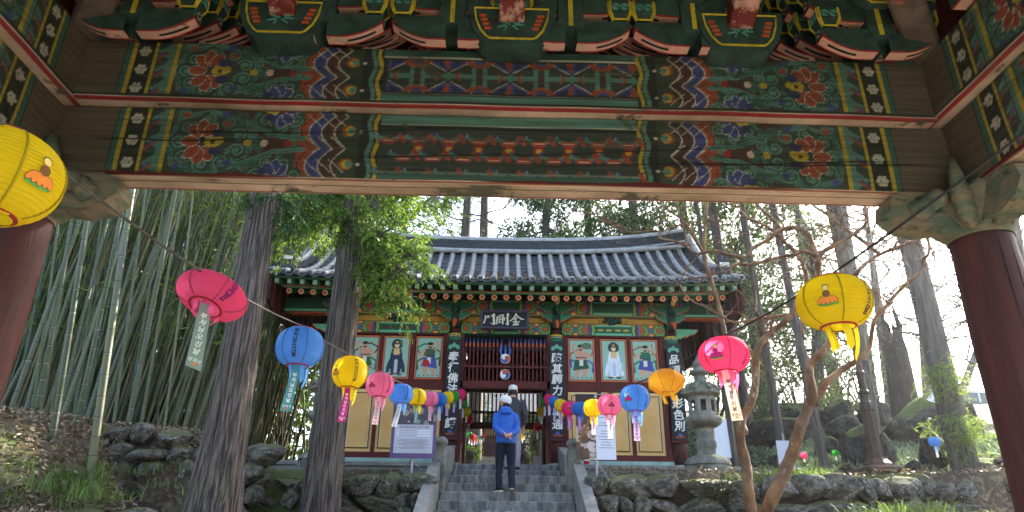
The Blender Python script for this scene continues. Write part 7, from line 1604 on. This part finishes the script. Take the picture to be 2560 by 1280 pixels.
mb.add(vs_, [(3*i, 3*i+3, 3*i+4, 3*i+1) for i in range(m_)]+[(3*i+1, 3*i+4, 3*i+5, 3*i+2) for i in range(m_)]); link('brim', mb.mesh('brim', m_cap), cap_)
def shoe(nm, T, par):
    mb = MB(); mb.smooth = True
    mb.cur = 0; P = [(-.085, .05, .045), (-.06, .055, .055), (0, .045, .05), (.06, .047, .035), (.12, .045, .028), (.16, .028, .02)]
    vs_ = []; n = 12
    for y, w, h in P:
        for j in range(n): t = 2*math.pi*j/n; vs_.append(T @ Vector((w*math.cos(t)*.85, y, .035+h*max(math.sin(t), -.3))))
    mb.add(vs_, [(i*n+j, i*n+(j+1) % n, (i+1)*n+(j+1) % n, (i+1)*n+j) for i in range(5) for j in range(n)]+[tuple(range(n-1, -1, -1)), tuple(5*n+j for j in range(n))]); s_ = link(nm, mb.mesh(nm, m_shoe, True), par)
    mb = MB(); out = [(-.035, -.09), (.035, -.09), (.045, -.02), (.048, .07), (.03, .16), (-.01, .175), (-.04, .14), (-.046, .05), (-.042, -.02)]; mb.cur = 0; mb.add([T @ Vector((x, y, z)) for z in (0, .026) for x, y in out], [tuple(range(8, -1, -1))]+[(i, (i+1) % 9, 9+(i+1) % 9, 9+i) for i in range(9)]+[tuple(range(9, 18))]); mb.m[0] = 1; link('sole', mb.mesh('sole', [m_sole, m_solegrey]), s_)
shoe('shoe', Matrix.Translation((-.105, -.005, .0)) @ Matrix.Rotation(RAD(28), 4, 'Z'), pr)
shoe('shoe', Matrix.Translation((.115, -.19, -.045)) @ Matrix.Rotation(RAD(-62), 4, 'X'), pr)
# second visitor ahead in the doorway
p2_ = thing('person', 'person in a dark grey jacket and white cap standing in the doorway ahead', 'person', (.175, 14.3, 3.045))
body2 = blob('body', [[((0, 0, .85), .15, .11), ((0, 0, 1.1), .15, .1), ((0, 0, 1.34), .17, .1), ((0, 0, 1.43), .12, .08), ((0, 0, 1.48), .055, .055), ((0, 0, 1.54), .05, .05)], [((0, .01, 1.5), .05, .055), ((0, .015, 1.56), .072, .085), ((0, .015, 1.63), .078, .093), ((0, .015, 1.7), .06, .075), ((0, .015, 1.73), .03, .04)], limb([(-.09, 0, .88), (-.1, .0, .47), (-.1, 0, .07)], [.085, .06, .042]), limb([(.09, 0, .88), (.1, .0, .47), (.1, 0, .07)], [.085, .06, .042]), limb([(-.19, 0, 1.4), (-.25, -.02, 1.13), (-.22, .06, .88)], [.055, .042, .034]), limb([(.19, 0, 1.4), (.26, -.02, 1.13), (.22, .06, .88)], [.055, .042, .034])], .014, m_skin, p2_)
blob('jacket', [[((0, 0, .84), .18, .13), ((0, 0, 1.1), .18, .13), ((0, 0, 1.36), .19, .12), ((0, 0, 1.44), .13, .09), ((0, 0, 1.49), .07, .07)], limb([(-.16, 0, 1.39), (-.2, 0, 1.37), (-.255, -.02, 1.13), (-.22, .05, .92)], [.08, .08, .068, .05]), limb([(.16, 0, 1.39), (.2, 0, 1.37), (.265, -.02, 1.13), (.22, .05, .92)], [.08, .08, .068, .05])], .012, m_grey, p2_, 5)
blob('trousers', [[((0, 0, .82), .15, .115), ((0, 0, .92), .15, .115)], limb([(-.08, 0, .86), (-.1, 0, .47), (-.1, 0, .08)], [.1, .075, .06]), limb([(.08, 0, .86), (.1, 0, .47), (.1, 0, .08)], [.1, .075, .06])], .012, m_trouser2, p2_, 5)
for s in (-1, 1):
    shoe('shoe', Matrix.Translation((s*.1, 0, 0)), p2_); hand('hand', (s*.22, .06, .9), (0, .3, -1), 1, body2, s)
    mb = MB(); mb.smooth = True; mb.tube([(s*.078, .0, 1.64), (s*.09, -.005, 1.62), (s*.08, 0, 1.59)], [.013, .016, .01], 8); link('ear', mb.mesh('ear', m_skin), body2)
mb = MB(); mb.smooth = True; mb.lathe([(.07, 1.54), (.083, 1.58), (.086, 1.63), (.08, 1.67)], 18, (0, .01, 0), cap=False); link('hair', mb.mesh('hair', m_hair), p2_)
mb = MB(); mb.smooth = True; mb.lathe([(.092, 1.64), (.097, 1.67), (.092, 1.71), (.068, 1.745), (.03, 1.757), (.001, 1.76)], 20, (0, .012, 0)); c2_ = link('cap', mb.mesh('cap', m_cap), p2_)
mb = MB(); mb.prism([(-.07, 0), (-.05, .08), (0, .1), (.05, .08), (.07, 0)], (0, .09, 1.65), (1, 0, 0), (0, 1, -.15), (0, 0, 1), .008); link('brim', mb.mesh('brim', m_cap, True), c2_)
# ------------------------------------------------------------------ the morning haze
mb = MB(); mb.box((0, 15, 17.5), (246, 236, 42)); hz = mb.build('haze', [])
m_haze = bpy.data.materials.new('haze'); m_haze.use_nodes = True; _t = m_haze.node_tree; _t.nodes.clear(); _o = _t.nodes.new('ShaderNodeOutputMaterial'); _v = _t.nodes.new('ShaderNodeVolumePrincipled')
_v.inputs['Color'].default_value = (.93, .95, 1.0, 1); _v.inputs['Density'].default_value = .0006; _v.inputs['Anisotropy'].default_value = .8; _t.links.new(_v.outputs[0], _o.inputs['Volume'])
hz.data.materials.append(m_haze); tag(hz, 'pale backlit morning haze filling the air', 'haze', kind='stuff')
